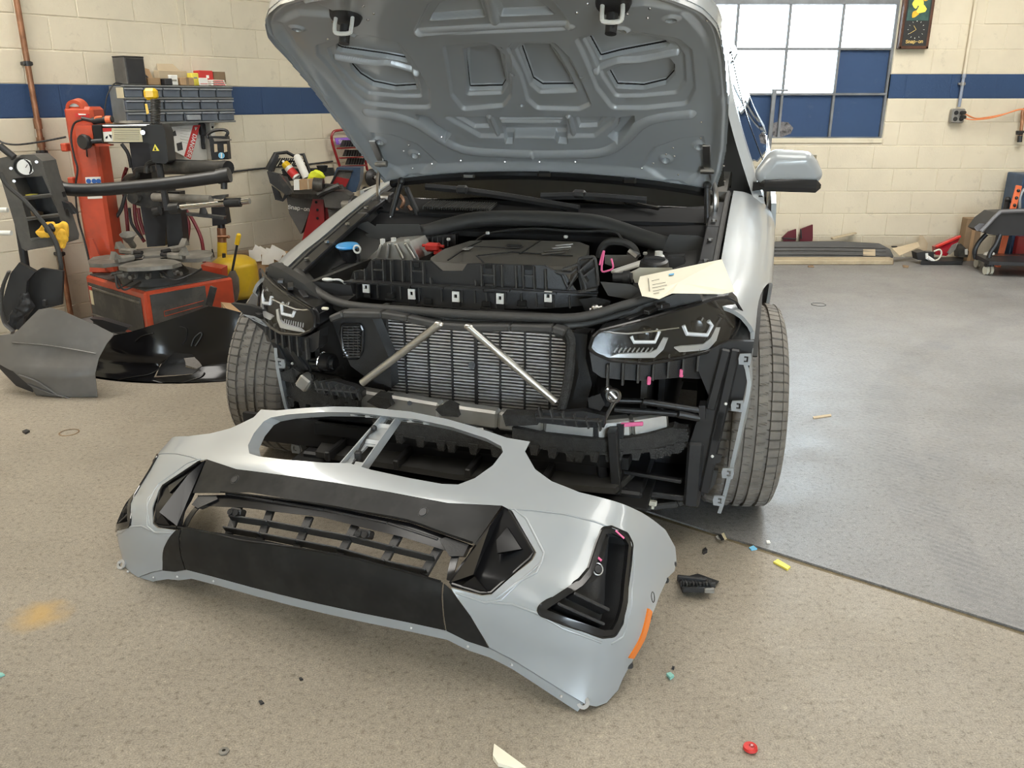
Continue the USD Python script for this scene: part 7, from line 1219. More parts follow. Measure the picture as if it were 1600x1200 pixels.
# crate, cans and clutter in the tray
cr = part(wb, "side_rack", wpl([(486, 268), (490, 268), (490, 284), (486, 284)], YB + 0.06, 0.012), "black_plastic", label="black latticed rack beside the tray")
fr = [(417, 264), (430, 240), (448, 238), (460, 244), (474, 241), (484, 268), (484, 284)]; ry = lambda a: YB + 0.07 + 0.17 * min(max((a - 417) / 30, 0), 1)
F_ = [gy(a, b, ry(a)) for a, b in fr]
part(cr, "rim", tube(F_, 0.014, 6, 1), "black_plastic"); part(cr, "lattice", [beam(gy(420 + 3.6 * k, 268 - (8 if k > 2 else 0) - 2 * (k % 2), ry(420 + 3.6 * k)), gy(428 + 3.4 * k, 247, ry(428 + 3.4 * k)), 0.006, 0.01, 0) for k in range(14)] + [beam(gy(440, 252 + 7 * k, ry(450)), gy(480, 252 + 7 * k, ry(480)), 0.006, 0.01, 0) for k in range(4)], "black_plastic", False, kind="stuff"); part(cr, "side_wall", [wpl([(418, 265), (432, 241), (436, 243), (424, 272)], YB + 0.05, 0.012)], "black_plastic"); part(cr, "side_hook", [wpl([(424, 290), (436, 300), (441, 312), (446, 300), (452, 304), (442, 315), (430, 312)], YB - 0.02, 0.02)], "black_plastic")
sc = thing("spray_can", "red and yellow spray can leaning in the balancer tray", "spray can", gy(465, 279, YB + 0.1)); p, q = gy(464, 278, YB + 0.12), gy(444, 254, YB + 0.16); d_ = q - p
part(sc, "can", cyl(p, p + d_ * 0.68, 0.033, 20), "white_print"); part(sc, "red_label", cyl(p + d_ * 0.10, p + d_ * 0.5, 0.0335, 20), "red_print", label="red label band"); part(sc, "yellow_cap", cyl(p + d_ * 0.68, p + d_ * 0.95, 0.032, 20, 0.029), "yellow_plastic", label="yellow cap"); part(sc, "nozzle", cyl(p + d_ * 0.95, p + d_ * 1.12, 0.009, 8), "white_print")
p, q = gy(479, 278, YB + 0.10), gy(465, 247, YB + 0.13); t = thing("cartridge", "white sealant cartridge leaning beside the spray can", "cartridge", p); part(t, "tube", cyl(p, q, 0.030, 18), "white_print"); part(t, "end_cap", sphere(q, 0.030), "white_print")
t = thing("lime_cloth", "bright lime cloth lying over the balancer tray", "cloth", gy(495, 285, YB)); part(t, "cloth", [blob([(484, 277, 0.02), (490, 270, 0.02), (499, 271, 0.02), (505, 276, 0.016)], YB + 0.02, 0.008)], "lime", True)
t = thing("parts_carton", "small brown and white carton at the front of the balancer tray", "box", gy(480, 297, YB - 0.08)); part(t, "carton", H([(467, 281), (495, 279), (497, 294), (468, 297)], YB - 0.06, 0.07), "cardboard"); part(t, "white_end", H([(459, 281), (467, 281), (468, 297), (459, 297)], YB - 0.065, 0.07), "white_print"); part(t, "tape", beam(gy(481, 280, YB - 0.063), gy(482, 296, YB - 0.063), 0.012, 0.003, 0), "cardboard_pale")
# weight rack and centring cones on the wall
rk = thing("weight_rack", "red wire rack of black wheel weights on the wall", "rack", on_left(545, 264, 0.06))
fr = lwp([(533, 266), (519, 222), (520, 208), (527, 204), (548, 203), (556, 208), (568, 240), (574, 266)], 0.06); part(rk, "frame", tube(fr, 0.011, 8, 4), "balancer_red"); part(rk, "sign", plate(lwp([(523, 216), (556, 214), (558, 224), (526, 226)], 0.055), 0.004, -LN), "purple_print"); part(rk, "sign_lettering", text("Snap-on", 0.030, on_left(529, 224, 0.058), LD, (0, 0, 1), 0.002), "white_print", False)
for j, (y, xa) in enumerate(((232, 530), (247, 534), (260, 538))):
    part(rk, "shelf", [beam(on_left(xa - 3, y, 0.09), on_left(xa + 34, y - 2, 0.09), 0.03, 0.012)], "balancer_red")
    for k in range(7): p = on_left(xa + 1 + 4 * k, y - 3, 0.10); part(rk, "wheel_weight", hull([p, p + LD * 0.014, p + LD * 0.03 + [0, 0, 0.05], p + LD * 0.045 + [0, 0, 0.05], p + LN * 0.03, p + LD * 0.014 + LN * 0.03, p + LD * 0.03 + LN * 0.03 + [0, 0, 0.05]]), "black_plastic", False)
for i, (a, b, r, lab) in enumerate(((581, 278, 0.078, "upper dark centring disc on the wall beside the weight rack"), (593, 306, 0.078, "lower dark centring disc on the wall beside the bonnet hinge"), (570, 297, 0.03, "small black cone on a wall peg below the weight rack"))):
    p = on_left(a, b, 0.05); t = thing("centring_disc", lab, "disc", p - [0, 0, r], group="centring discs on wall pegs"); part(t, "plate", lathe([(0.012, 0), (r, 0), (r, 0.012), (r * 0.55, 0.03), (0.02, 0.03)], p, LN + [0, 0, 0.1], 28), "dark_metal"); part(t, "hub", lathe([(0, 0.02), (0.02, 0.02), (0.018, 0.05), (0, 0.05)], p, LN + [0, 0, 0.1], 16), "steel"); part(t, "peg", cyl(p - LN * 0.05, p + LN * 0.06, 0.008, 8), "steel")
# ---- scrap bumper, black bumper, carton on the floor
def gsurf(x, z, w=0.0): x, z = np.asarray(x, float), np.asarray(z, float); return np.stack([x, 3.88 + 0.55 * (x + 2.12) ** 2 + 0.55 * np.clip(z - 0.13, -0.2, 1) ** 1 * np.where(z > 0.13, 1.0, -0.25) + 0.03 * np.exp(-((z - 0.20) / 0.05) ** 2) * np.exp(-((x + 2.25) / 0.15) ** 2) + w, z], -1)
gp_ = unmap(lambda x, z: gsurf(x, z), -3.4, -1.5, -0.08, 0.9)
gb_ = thing("scrap_bumper", "dented scuffed grey bumper cover leaning upright at the left edge", "bumper cover", (-2.25, 3.95, 0))
P = [gp_(*q) for q in ((-12, 525), (20, 522), (28, 516), (60, 484), (78, 481), (98, 486), (150, 508), (178, 522), (166, 538), (154, 560), (149, 590), (152, 618), (154, 637), (128, 641), (95, 642), (70, 636), (58, 622), (50, 606), (20, 580), (-12, 562))]
def lift(m): v = np.array(m.vertices); v[:, 2] = np.maximum(v[:, 2], 0.003); return trimesh.Trimesh(v, m.faces, process=False)
sk = part(gb_, "skin", lift(warp(P, 0.005, gsurf, 0.03)), "scuffed_grey", 40)
part(gb_, "crease", [tube([gsurf(*gp_(a, b), -0.004) for a, b in q], 0.006, 6, 5, flat=0.5) for q in (((20, 535), (80, 540), (150, 552)), ((45, 600), (75, 612), (110, 622)), ((30, 585), (60, 596), (92, 618)))], "scuffed_grey", True); part(gb_, "lower_strip", lift(warp([gp_(*q) for q in ((-12, 562), (20, 580), (50, 606), (46, 616), (20, 606), (-12, 572))], 0.01, lambda u, v, w: gsurf(u, v, w + 0.03), 0.05)), "black_plastic")
part(gb_, "inner_shell", [wpl([(98, 424), (96, 476), (80, 480), (60, 484), (30, 515), (8, 500), (4, 470), (16, 428), (30, 410), (56, 424), (64, 419)], 4.30, 0.02), wpl([(18, 425), (30, 411), (55, 425), (42, 440), (35, 520), (20, 510)], 4.22, 0.02), beam(gy(70, 468, 4.22), gy(71, 478, 4.22), 0.02, 0.02), blob([(20, 508, 0.03), (45, 478, 0.025), (40, 460, 0.02)], 4.24, 0.01)], "black_plastic"); part(gb_, "top_edge", tube(G([(14, 424), (4, 450), (2, 480), (8, 505), (20, 520), (-10, 530)], 4.2), 0.02, 6, 5, flat=0.3), "scuffed_grey")
def ksurf(x, z, w=0.0): x, z = np.asarray(x, float), np.asarray(z, float); return np.stack([x, 4.13 + 0.5 * (x + 1.75) ** 2 + 0.30 * z + 0.035 * np.sin(9 * (x + 1.7) + 6 * z) * np.clip(z, 0, 0.3) + 0.05 * np.exp(-((z - 0.08) / 0.035) ** 2) * 0.6 + w, z], -1)
kp_ = unmap(lambda x, z: ksurf(x, z), -2.4, -1.1, -0.05, 0.7)
kb_ = thing("black_bumper", "glossy black bumper cover standing on the floor before the tire changer", "bumper cover", (-1.75, 4.1, 0))
P = [kp_(*q) for q in ((152, 612), (149, 590), (153, 560), (166, 538), (178, 524), (198, 520), (245, 506), (300, 488), (326, 478), (352, 482), (378, 489), (370, 520), (368, 555), (375, 588), (372, 602), (330, 607), (250, 613), (165, 614))]
hole = [kp_(*q) for q in ((240, 590), (250, 570), (272, 551), (300, 553), (316, 572), (300, 585))]
part(kb_, "skin", lift(warp(P, 0.005, ksurf, 0.025, [hole])), "piano_black", 40); part(kb_, "lamp_recess", [lift(warp([kp_(*q) for q in ((238, 592), (248, 568), (270, 549), (302, 551), (319, 572), (302, 588))], 0.004, lambda u, v, w: ksurf(u, v, w + 0.05), 0.03, [[kp_(*q) for q in ((281, 564), (300, 562), (316, 573), (300, 582), (284, 578))]]))], "black_plastic"); part(kb_, "fold_lines", [tube([ksurf(*kp_(a, b), -0.003) for a, b in q], 0.007, 6, 5, flat=0.5) for q in (((212, 533), (222, 525), (240, 520)), ((282, 510), (292, 514), (291, 530), (284, 538)), ((238, 594), (270, 600), (310, 590), (320, 582)), ((160, 600), (200, 590), (240, 582), (262, 560)))], "piano_black", True); [part(kb_, n_, q_, "black_plastic") for n_, q_ in zip(("bracket", "wire_loop"), (H([(140, 498), (160, 500), (200, 512), (195, 518), (170, 520)], 4.32, 0.05), tube([ksurf(*kp_(a, b), -0.01) for a, b in ((300, 540), (304, 528), (314, 519), (316, 524), (306, 540))], 0.003, 6, 4)))]
ct_ = thing("flat_carton", "large tan carton lying behind the front wheel and the black bumper", "carton", (-1.42, 4.55, 0))
tp = [gz(a, b, 0.26) for a, b in ((345, 474), (420, 481), (440, 505), (366, 512))]; part(ct_, "carton_body", hull(tp + [p * [1, 1, 0] for p in tp]), "cardboard"); part(ct_, "flap", [hull([p + [0, 0, z] for p in (tp[0], tp[1], (tp[1] + tp[2]) / 2, (tp[0] + tp[3]) / 2 + [0.02, 0, 0]) for z in (0.003, 0.008)])], "cardboard"); part(ct_, "flap", hull([p + [0, 0, z] for p in (tp[3], tp[2], (tp[1] + tp[2]) / 2 + [0.0, -0.03, 0], (tp[0] + tp[3]) / 2 + [0.0, -0.03, 0]) for z in (0.003, 0.006)]), "cardboard_dark")

# ================================================================ RIGHT: far wall and what lies along it
YR = Y1
def R_(a, b, o=0.01): return gy(a, b, YR - o)
ck = thing("wall_clock", "tall dark wood wall clock with a yellow picture", "clock", R_(1425, 77))
x0, x1 = R_(1400, 76)[0], R_(1446, 76)[0]; zb = R_(1420, 77)[2]; ztp = 2.50; xc = (x0 + x1) / 2; cw = x1 - x0
part(ck, "case", box((xc, YR - 0.028, (zb + ztp) / 2), (cw, 0.05, ztp - zb), 0.006), "wood_dark")
for sx in (-1, 1): part(ck, "case_moulding", box((xc + sx * (cw / 2 - 0.012), YR - 0.058, (zb + ztp) / 2), (0.024, 0.014, ztp - zb), 0.005), "wood_dark")
part(ck, "case_moulding", box((xc, YR - 0.058, zb + 0.012), (cw, 0.014, 0.024), 0.005), "wood_dark"); part(ck, "face", box((xc, YR - 0.055, (zb + ztp) / 2), (cw - 0.04, 0.006, ztp - zb - 0.04), 0), "black_print")
dc = np.array([xc + 0.0, YR - 0.059, R_(1427, 47)[2]]); 
for k in range(12): t = k * PI / 6; part(ck, "hour_mark", beam(dc + np.array([0.062 * math.sin(t), 0, 0.062 * math.cos(t)]), dc + np.array([0.072 * math.sin(t), 0, 0.072 * math.cos(t)]), 0.005, 0.003, 0), "dial_white", False)
for t, l in ((math.radians(-38), 0.040), (math.radians(238), 0.058)): part(ck, "hand", beam(dc + [0, -0.003, 0], dc + np.array([l * math.sin(t), -0.003, l * math.cos(t)]), 0.006, 0.003, 0), "gold_print", False)
part(ck, "brand_lettering", text("Snap-on", 0.026, (xc, YR - 0.0595, R_(1424, 66)[2]), (1, 0, 0.02), (0.15, 0, 1), 0.002, center=True), "gold_print", False)
zp = R_(1427, 33)[2]; pic = part(ck, "picture", box((xc, YR - 0.0595, zp + 0.14), (cw - 0.07, 0.003, 0.28), 0), "picture_green", False)
for k, (dx, dz, r) in enumerate(((-0.03, 0.05, 0.028), (0.02, 0.09, 0.040), (-0.01, 0.15, 0.045), (0.035, 0.18, 0.03), (-0.035, 0.12, 0.025), (0.0, 0.21, 0.03))):
    a = np.arange(9) * 2 * PI / 9; q = prism(np.stack([r * np.cos(a) * (1 + 0.3 * np.cos(3 * a + k)), r * np.sin(a) * (1 + 0.25 * np.sin(2 * a + k))], 1), 0.002); v = np.asarray(q.vertices); q = trimesh.Trimesh(np.stack([v[:, 0] + xc + dx, YR - 0.0615 - 0.0004 * k - v[:, 2], v[:, 1] + zp + dz], 1), q.faces, process=False); q.fix_normals(); part(pic, "painted_patch", q, "yellow_print" if k % 3 else "glove_yellow", False)
# conduit, socket box, cords, pipe at the picture's edge
cx_ = R_(1496, 170)[0]
cdt = thing("conduit", "cream painted conduit running down the far wall to the socket box", "conduit", (cx_, YR - 0.03, 1.32)); part(cdt, "upper_tube", cyl((cx_, YR - 0.03, 1.585), (cx_, YR - 0.03, 2.6), 0.014, 14), "wall_cream"); part(cdt, "lower_tube", cyl((cx_, YR - 0.03, 1.33), (cx_, YR - 0.03, 1.585), 0.0135, 14), "conduit_grey", label="blue grey length of the conduit"); part(cdt, "strap", [box((cx_, YR - 0.015, 1.52), (0.06, 0.03, 0.02), 0.004), cyl((cx_, YR - 0.03, 1.505), (cx_, YR - 0.03, 1.535), 0.018, 12)], "socket_grey"); part(cdt, "coupling", cyl((cx_, YR - 0.03, 1.57), (cx_, YR - 0.03, 1.60), 0.018, 12), "conduit_grey")
so = R_(1495, 181, 0.03); sk_ = thing("socket_box", "grey double electrical socket box on the far wall", "socket", so - [0, 0, 0.06]); part(sk_, "box", box(so + [0, 0.0, 0], (0.115, 0.058, 0.12), 0.01), "socket_grey"); part(sk_, "cover", box(so + [0, -0.031, 0], (0.105, 0.005, 0.11), 0.004), "socket_grey")
for dx in (-0.026, 0.026):
    for dz in (-0.026, 0.026): part(sk_, "outlet", cyl(so + [dx, -0.036, dz], so + [dx, -0.032, dz], 0.019, 16), "black_plastic")
for i, (P, lab) in enumerate((([(1503, 176), (1512, 180), (1525, 185), (1545, 183), (1570, 178), (1588, 172), (1600, 170), (1612, 170)], "orange cord from the upper outlet, looping to the right edge"), ([(1503, 183), (1512, 186), (1525, 187), (1545, 185), (1562, 181), (1580, 175), (1596, 171), (1612, 172)], "orange cord from the lower outlet, looping to the right edge"))):
    q = [R_(a, b, 0.09 if k < 2 else 0.055 + 0.05 * i) for k, (a, b) in enumerate(P)]; t = thing("extension_cord", lab, "cord", q[0], group=None); part(t, "cord", tube(q, 0.006, 6, 6), "cord_orange", True); part(t, "plug", cyl(q[0] + [0, 0.012, 0], q[0] + [0.012, -0.03, 0], 0.015, 12), "black_plastic")
pe = thing("wall_pipe", "brown pipe with a valve at the right edge of the picture", "pipe", R_(1598, 225)); part(pe, "tube", tube([R_(1612, 168, 0.06), R_(1599, 172, 0.06), R_(1597, 190, 0.06), R_(1594, 222, 0.06)], 0.014, 8, 5), "copper"); part(pe, "valve", [box(R_(1593, 208, 0.06), (0.05, 0.04, 0.03), 0.005), cyl(R_(1594, 212, 0.06), R_(1593, 222, 0.06), 0.02), cyl(R_(1588, 206, 0.07), R_(1604, 206, 0.07), 0.010)], "dark_metal"); part(pe, "wall_tie", cyl(R_(1597, 190, 0.06), R_(1597, 190, 0.0), 0.008), "dark_metal")
px_ = R_(1206, 180, 0.06)[0]; pl = thing("steel_post", "grey steel post standing in front of the blue painted panes", "post", (px_, YR - 0.06, 0)); part(pl, "shaft", box((px_, YR - 0.06, R_(1206, 141)[2] / 2), (0.035, 0.03, R_(1206, 141)[2]), 0.004), "frame_steel"); part(pl, "top_bracket", box((px_ + 0.05, YR - 0.06, R_(1206, 141)[2]), (0.14, 0.02, 0.012), 0.002), "frame_steel")
# long dark trim, planks, scraps
def lay(px, z): return [gz(a, b, z) for a, b in px]
tr_ = thing("sill_trim", "long dark grey ribbed trim panel lying along the far wall", "trim panel", (3.0, YR - 0.14, 0))
xa, xb = gy(1190, 395, YR - 0.14)[0], gy(1395, 395, YR - 0.14)[0]
prof = [(xa, 0.02), (xa, 0.16), (xa + 0.7, 0.165), (xb - 0.12, 0.145), (xb - 0.03, 0.10), (xb, 0.04), (xb - 0.01, 0.02)]
m = prism(prof, 0.03); v = np.asarray(m.vertices); m = trimesh.Trimesh(np.stack([v[:, 0], YR - 0.17 + 0.35 * (v[:, 1] - 0.02) + v[:, 2], v[:, 1]], 1), m.faces, process=False); m.fix_normals(); part(tr_, "panel", m, "dark_trim")
for z in (0.055, 0.09, 0.12): part(tr_, "rib", tube([(xa, YR - 0.175 + 0.35 * (z - 0.02), z), (xb - 0.6, YR - 0.175 + 0.35 * (z - 0.02), z), (xb - 0.07, YR - 0.175 + 0.35 * (z - 0.02), z - 0.012)], 0.006, 6, 3), "dark_trim")
s_ = gy(1362, 389, YR - 0.2); part(tr_, "sticker", box((s_[0], YR - 0.158, 0.07), (0.11, 0.004, 0.06), 0, R=trimesh.transformations.rotation_matrix(-0.34, [1, 0, 0])[:3, :3]), "cardboard_pale", label="tan sticker on the trim"); part(tr_, "clip", box((xb + 0.01, YR - 0.13, 0.12), (0.05, 0.02, 0.012), 0.003), "black_plastic"); part(tr_, "foot_edge", box(((xa + xb) / 2, YR - 0.165, 0.012), (xb - xa - 0.05, 0.05, 0.024), 0.005), "black_plastic")
for i, (x0, x1, y, lab) in enumerate(((gz(1190, 400)[0], gz(1375, 402)[0], YR - 0.24, "rear one of the two planks lying before the dark trim"), (gz(1190, 404)[0], gz(1377, 406)[0], YR - 0.34, "front one of the two planks lying before the dark trim"))):
    t = thing("plank", lab, "plank", ((x0 + x1) / 2, y, 0), group="planks along the far wall"); part(t, "board", box(((x0 + x1) / 2, y, 0.02), (x1 - x0, 0.085, 0.038), 0.004), "plank_wood"); part(t, "board_end", box((x1 + 0.001, y, 0.02), (0.003, 0.08, 0.034), 0), "cardboard_dark")
for nm, px, y, m_, lab in (("maroon_panel", [(1251, 358), (1270, 351), (1270, 372), (1252, 373)], YR - 0.06, "maroon", "taller of the two maroon panels propped behind the dark trim"), ("maroon_panel", [(1222, 372), (1232, 362), (1244, 358), (1244, 373)], YR - 0.06, "maroon", "lower curved maroon panel propped behind the dark trim")):
    P = G(px, y); t = thing(nm, lab, "panel", ground(P[2])); part(t, "sheet", [hull([p + [0, k, 0] for p in P for k in (0, 0.02)] + [p * [1, 1, 0] + [0, k, 0.001] for p in P[-1:] + P[2:3] for k in (0, 0.02)])], m_); part(t, "edge", beam(P[0] + [0, -0.006, 0], P[-1] + [0, -0.006, 0], 0.012, 0.01), "black_plastic")
t = thing("wood_strip", "pale wood strip resting on the dark trim against the wall", "strip", gy(1320, 370, YR - 0.05)); part(t, "strip", beam(gy(1300, 373, YR - 0.09), gy(1337, 364, YR - 0.03), 0.04, 0.014), "plank_wood")
t = thing("torn_cardboard", "torn pale cardboard sheet on the floor beside the dark trim", "cardboard", (3.80, YR - 0.2, 0)); P = [gy(a, b, y) for a, b, y in ((1394, 389, YR - 0.25), (1434, 379, YR - 0.10), (1437, 386, YR - 0.2), (1420, 392, YR - 0.25), (1405, 400, YR - 0.3))]; P = [np.maximum(p, [-9, -9, 0.004]) for p in P]; part(t, "sheet", hull(P + [p + [0, 0, 0.006] for p in P]), "cardboard_pale"); part(t, "upright_piece", hull([gy(a, b, y) for a, b in ((1432, 388), (1437, 367), (1442, 368), (1450, 380), (1448, 393)) for y in (YR - 0.05, YR - 0.045)]), "cardboard_pale")
tl = thing("tail_lamp", "broken red tail lamp with black wiring lying by the far wall", "lamp", (gz(1480, 405)[0], gz(1480, 405)[1], 0)); yt = gz(1480, 412)[1] + 0.03
part(tl, "red_lens", wpl([(1461, 386), (1500, 369), (1499, 374), (1490, 392), (1478, 400), (1462, 398)], yt, 0.06), "tail_red"); part(tl, "lens_gap", wpl([(1480, 395), (1488, 383), (1497, 379), (1493, 390), (1484, 398)], yt - 0.01, 0.03), "dusty_steel"); part(tl, "lens_edge", beam(gy(1462, 386, yt - 0.01), gy(1501, 369, yt - 0.01), 0.02, 0.02), "red_plastic")
part(tl, "bulb_holder", [H([(1432, 395), (1446, 393), (1447, 407), (1434, 406)], yt - 0.06, 0.1), H([(1447, 394), (1459, 394), (1460, 407), (1448, 408)], yt - 0.06, 0.08)], "black_plastic"); part(tl, "base_plate", [hull([gy(a, b, yt + k) * [1, 1, 0] + [0, 0, z] for a, b in ((1440, 404), (1505, 404)) for k in (-0.10, 0.1) for z in (0.004, 0.035)])], "black_plastic"); part(tl, "white_plug", [cyl(gy(1449, 402, yt - 0.08), gy(1458, 408, yt - 0.08), 0.018), cyl(gy(1448, 396, yt - 0.07), gy(1448, 404, yt - 0.07), 0.012)], "white_clip"); part(tl, "wire", wt([(1459, 393), (1468, 390), (1471, 396), (1466, 405), (1458, 408)], yt - 0.07, 0.008), "milky_plastic"); part(tl, "shell", H([(1496, 382), (1502, 381), (1514, 393), (1512, 402), (1498, 402)], yt + 0.03, 0.08), "oily_black"); part(tl, "white_tag", wpl([(1508, 390), (1512, 389), (1512, 398), (1508, 398)], yt + 0.01, 0.01), "white_clip")
for px in ((1503, 406), (1520, 400), (1437, 400)): pass
# mechanic's stool: padded shell on bent legs over a tray with castors
ms = thing("work_stool", "black padded mechanic stool on bent legs over a castor tray", "stool", (gz(1400 + 190, 424)[0] - 0.1, 7.12, 0)); ys = 7.05
part(ms, "seat_shell", [H([(1537, 361), (1548, 346), (1564, 334), (1640, 331), (1640, 368), (1560, 368), (1545, 366)], ys, 0.26)], "stool_vinyl"); part(ms, "seat_edge", [wt([(1533, 362), (1546, 348), (1560, 334), (1572, 330.5), (1640, 329)], ys - 0.01, 0.016), hull(G([(1522, 355), (1530, 349), (1542, 350), (1538, 360), (1526, 361)], ys + 0.05) + G([(1522, 355), (1542, 350), (1526, 361)], ys + 0.2))], "stool_edge", label="grey rim of the seat")
for P in (((1541, 366), (1530, 378), (1523, 392), (1524, 404)), ((1563, 366), (1556, 382), (1547, 396), (1543, 414))): part(ms, "leg", wt(P, ys - 0.0 if P[0][0] > 1550 else ys + 0.17, 0.019), "black_painted_metal")
ty_ = [gz(a, b, 0.10) for a, b in ((1521, 402), (1545, 414), (1660, 418), (1640, 402))]; part(ms, "tray", hull(ty_ + [p + [0, 0, 0.03] for p in ty_]), "dark_metal"); part(ms, "tray_box", [H([(1552, 399), (1640, 401), (1640, 410), (1556, 410)], ys + 0.08, 0.1)], "wood_dark"); part(ms, "rag", [blob([(1540, 399, 0.025), (1550, 396, 0.02), (1546, 404, 0.02)], ys + 0.14, 0.008), blob([(1535, 405, 0.014), (1550, 410, 0.018), (1565, 409, 0.014)], ys + 0.02, 0.006)], "white_print", True, label="white rag on the tray"); part(ms, "rag", blob([(1570, 412, 0.014), (1590, 411, 0.012)], ys + 0.0, 0.004), "pale_blue_print", True, label="pale blue rag on the tray")
for a, b in ((1541, 420), (1547, 420), (1527, 409)):
    p = gz(a, b + 2, 0.04); cst = part(ms, "castor", cyl(p + [-0.012, 0, 0], p + [0.012, 0, 0], 0.038, 18), "milky_plastic"); part(cst, "fork", box(p + [0, 0, 0.045], (0.034, 0.04, 0.04), 0.006), "dark_metal")
# blue cabinet, spirit level, cone and carton at the right edge
bl_ = thing("blue_locker", "dark blue steel locker cut off by the right edge", "locker", (gy(1600, 300, 7.5)[0] + 0.2, 7.55, 0)); xl = gy(1594, 300, 7.48)[0]; zt5 = gy(1594, 272, 7.48)[2]
part(bl_, "body", box((xl + 0.25, 7.6, zt5 / 2 + 0.01), (0.5, 0.26, zt5 - 0.02), 0.008), "blue_steel"); part(bl_, "door_panel", box((xl + 0.26, 7.468, zt5 / 2), (0.44, 0.01, zt5 - 0.1), 0.004), "blue_steel"); part(bl_, "red_tray", box((xl + 0.2, 7.44, 0.14), (0.36, 0.05, 0.22), 0.006), "balancer_red"); part(bl_, "cable", wt([(1593, 326), (1594, 308), (1600, 296), (1610, 292)], 7.44, 0.012), "drawer_lip")
p, q = gy(1582, 328, 7.39), gy(1592, 290, 7.425); lv = thing("spirit_level", "orange spirit level leaning on the blue locker", "level", ground(p)); dq = (q - p) / (q - p)[2]; part(lv, "bar", beam(p - dq * p[2], q, 0.05, 0.02, 0.003, (0, 1, 0)), "level_orange")
for k in (0.2, 0.5, 0.8): part(lv, "vial", sphere(p + (q - p) * k + [0, -0.012, 0], 0.014), "dark_metal")
p = gy(1571, 330, 7.55); t = thing("black_funnel", "black plastic funnel standing behind the stool seat", "funnel", (p[0], 7.55, 0)); part(t, "cone", lathe([(0, 0), (0.05, 0), (0.05, 0.02), (0.02, p[2] + 0.10), (0.0, p[2] + 0.10)], (p[0], 7.55, 0.0), n=20), "black_plastic"); part(t, "tip", [sphere((p[0], 7.55, p[2] + 0.10), 0.026), box((p[0] + 0.03, 7.55, p[2] + 0.08), (0.03, 0.02, 0.02), 0.004)], "black_plastic")
p0 = gy(1527, 345, 7.45); p1 = gy(1552, 345, 7.45); t = thing("upright_carton", "brown carton standing behind the left leg of the stool", "carton", ((p0[0] + p1[0]) / 2, 7.66, 0)); part(t, "carton_body", box(((p0[0] + p1[0]) / 2, 7.66, p0[2] / 2), (p1[0] - p0[0], 0.1, p0[2]), 0.004), "cardboard_dark"); part(t, "tape", box(((p0[0] + p1[0]) / 2, 7.609, p0[2] / 2), (0.03, 0.002, p0[2]), 0), "cardboard")

# ================================================================ SCRAPS ON THE FLOOR
def chip(name, px, m, label, cat, h=0.006, bend=0.0, y=None):
    P = [gz(a, b) for a, b in px]; c = np.mean(P, 0); V = np.array(P + [p + [0, 0, h] for p in P]); V[:, 2] += 0.0005; V[len(P):, 2] += bend * np.abs(np.arange(len(P)) - len(P) / 2) * 0.004
    return solo(name, hull(V), m, label, cat, smooth=False)
k = gz(1088, 924); bk = thing("broken_bracket", "broken black ribbed plastic bracket lying beside the bumper cover", "bracket", k)
for i, (a, b, c, d, h) in enumerate(((1058, 903, 1104, 908, 0.05), (1062, 912, 1118, 914, 0.04), (1066, 920, 1112, 921, 0.03))): part(bk, "rail", beam(gz(a, b, h), gz(c, d, h), 0.012, 0.02, 0.003), "black_plastic")
for i in range(9): a = 1064 + i * 5.2; part(bk, "rib", hull([gz(a, 900 + (i % 3) * 3, 0.05), gz(a + 6, 906, 0.045), gz(a + 8, 922, 0.002), gz(a + 2, 923, 0.002), gz(a + 4, 914, 0.055), gz(a + 7, 912, 0.04)]), "grey_black_plastic" if i % 2 else "black_plastic", False)
part(bk, "base", hull([gz(a, b, z) for a, b in ((1058, 905), (1066, 926), (1112, 922), (1124, 908), (1090, 896)) for z in (0.002, 0.012)]), "black_plastic"); part(bk, "tag", box(gz(1108, 922, 0.03), (0.03, 0.012, 0.016), 0.002), "socket_grey")
cl_ = thing("trim_clip", "small black and cream clip on the floor near the front tire", "clip", gz(1127, 842)); part(cl_, "cream_end", hull([gz(a, b, z) for a, b in ((1127, 834), (1131, 832), (1136, 842), (1132, 844)) for z in (0.002, 0.015)]), "label_cream"); part(cl_, "black_strap", hull([gz(a, b, z) for a, b in ((1122, 836), (1127, 835), (1132, 843), (1127, 845)) for z in (0.002, 0.018)]), "black_plastic"); part(cl_, "white_end", hull([gz(a, b, z) for a, b in ((1118, 838), (1122, 836), (1127, 844), (1121, 842)) for z in (0.002, 0.012)]), "white_print")
chip("yellow_scrap", [(1208, 880), (1215, 876), (1235, 888), (1230, 892)], "yellow_print", "yellow plastic scrap on the floor beside the slab joint", "scrap")
chip("blue_scrap", [(1170, 857), (1177, 854), (1183, 859), (1174, 861)], "pale_blue_print", "pale blue scrap lying on the slab joint", "scrap", 0.004)
chip("white_scrap", [(1197, 846), (1202, 846), (1204, 850), (1198, 850)], "white_print", "tiny white scrap just beyond the slab joint", "scrap", 0.004)
rc = thing("red_disc", "dented red plastic disc on the floor at the lower right", "disc", gz(1172, 1178)); part(rc, "disc", lathe([(0, 0.002), (0.014, 0.002), (0.0165, 0.005), (0.015, 0.011), (0.008, 0.008), (0, 0.009)], gz(1172, 1172), n=24), "red_print"); part(rc, "dent", lathe([(0, 0), (0.006, 0), (0.003, 0.002), (0, 0.002)], gz(1174, 1170) + [0, 0, 0.009], n=12), "balancer_red")
wa = thing("washer", "grey metal washer lying on the floor at the lower left", "washer", gz(350, 1178)); part(wa, "ring", lathe([(0.004, 0.001), (0.0115, 0.001), (0.0115, 0.004), (0.004, 0.005)], gz(350, 1175), n=24), "dusty_steel")
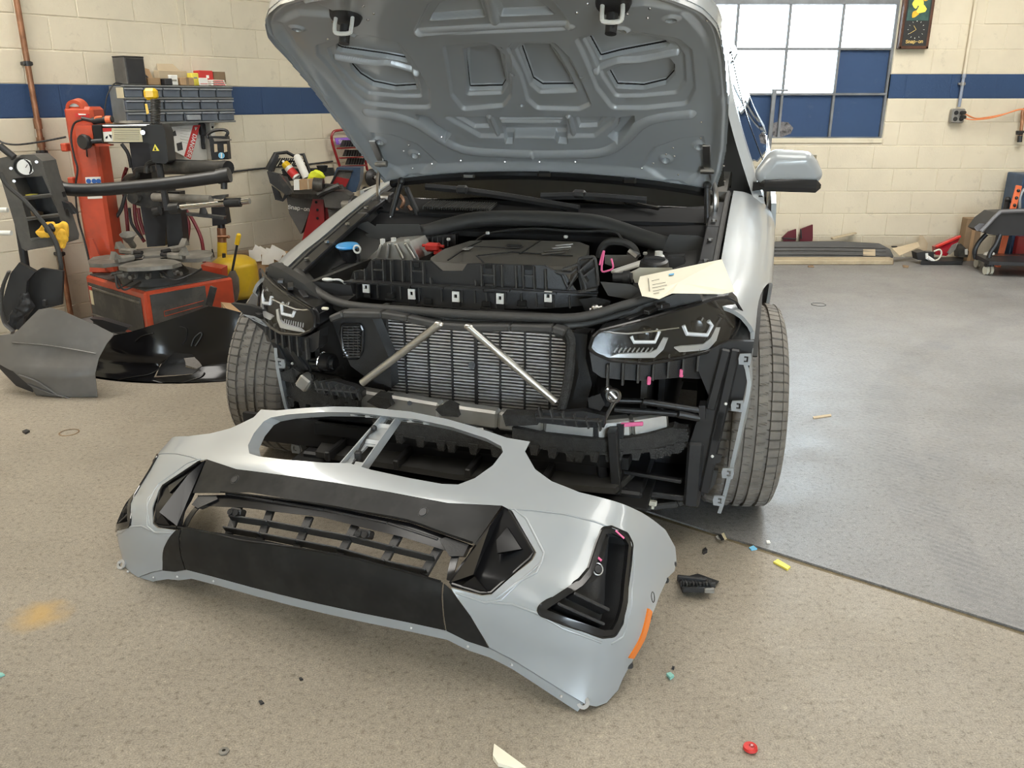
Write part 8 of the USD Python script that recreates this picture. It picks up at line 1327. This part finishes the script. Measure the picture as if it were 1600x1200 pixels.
chip("paper_scrap", [(772, 1172), (778, 1174), (800, 1188), (822, 1202), (806, 1204), (778, 1198), (770, 1188)], "paper", "curled cream paper scrap at the bottom edge", "paper", 0.004, 1.0)
chip("teal_scrap", [(1041, 1056), (1047, 1054), (1053, 1059), (1047, 1063)], "teal", "crumpled teal scrap on the floor right of the bumper cover", "scrap", 0.008)
chip("black_chip", [(1050, 1043), (1054, 1044), (1053, 1047), (1050, 1046)], "black_plastic", "black chip just above the teal scrap", "chip", 0.005)
chip("black_chip", [(1097, 864), (1102, 860), (1105, 864), (1099, 867)], "black_plastic", "black plastic chip between the broken bracket and the tire", "chip", 0.012)
chip("black_chip", [(35, 676), (42, 673), (47, 675), (40, 679)], "black_plastic", "black plastic chip on the floor below the scrap bumper", "chip", 0.008)
chip("black_chip", [(404, 1097), (409, 1096), (413, 1100), (407, 1102)], "black_plastic", "small black chip on the floor below the bumper cover's left half", "chip", 0.004)
chip("black_chip", [(467, 1061), (471, 1060), (474, 1063), (469, 1064)], "black_plastic", "small dark chip in the bumper cover's shadow", "chip", 0.004)
chip("pale_scrap", [(-4, 1053), (4, 1053), (8, 1056), (-2, 1060)], "teal", "pale scrap cut off by the left edge", "scrap", 0.004)
chip("straw_scrap", [(1270, 652), (1298, 648), (1299, 651), (1271, 655)], "cardboard_pale", "long straw coloured scrap on the far slab beside the tire", "scrap", 0.004)
chip("leaf_scrap", [(1262, 416), (1270, 415), (1272, 418), (1263, 418)], "cardboard_dark", "brown scrap on the floor before the planks", "scrap", 0.006); chip("leaf_scrap", [(1410, 415), (1420, 416), (1419, 419), (1411, 418)], "cardboard_dark", "brown scrap on the floor before the tail lamp", "scrap", 0.006)
rg = thing("drain_ring", "faint rust ring set in the floor at the left", "floor ring", gz(108, 676)); part(rg, "ring", lathe([(0.036, 0.0), (0.042, 0.0), (0.042, 0.002), (0.036, 0.002)], gz(108, 676), n=28), "cardboard_dark")
rg = thing("dark_ring", "dark ring mark set in the far slab beyond the tire", "floor ring", gz(1280, 476)); part(rg, "ring", lathe([(0.045, 0.0), (0.053, 0.0), (0.053, 0.002), (0.045, 0.002)], gz(1279, 476), n=28), "dark_metal")
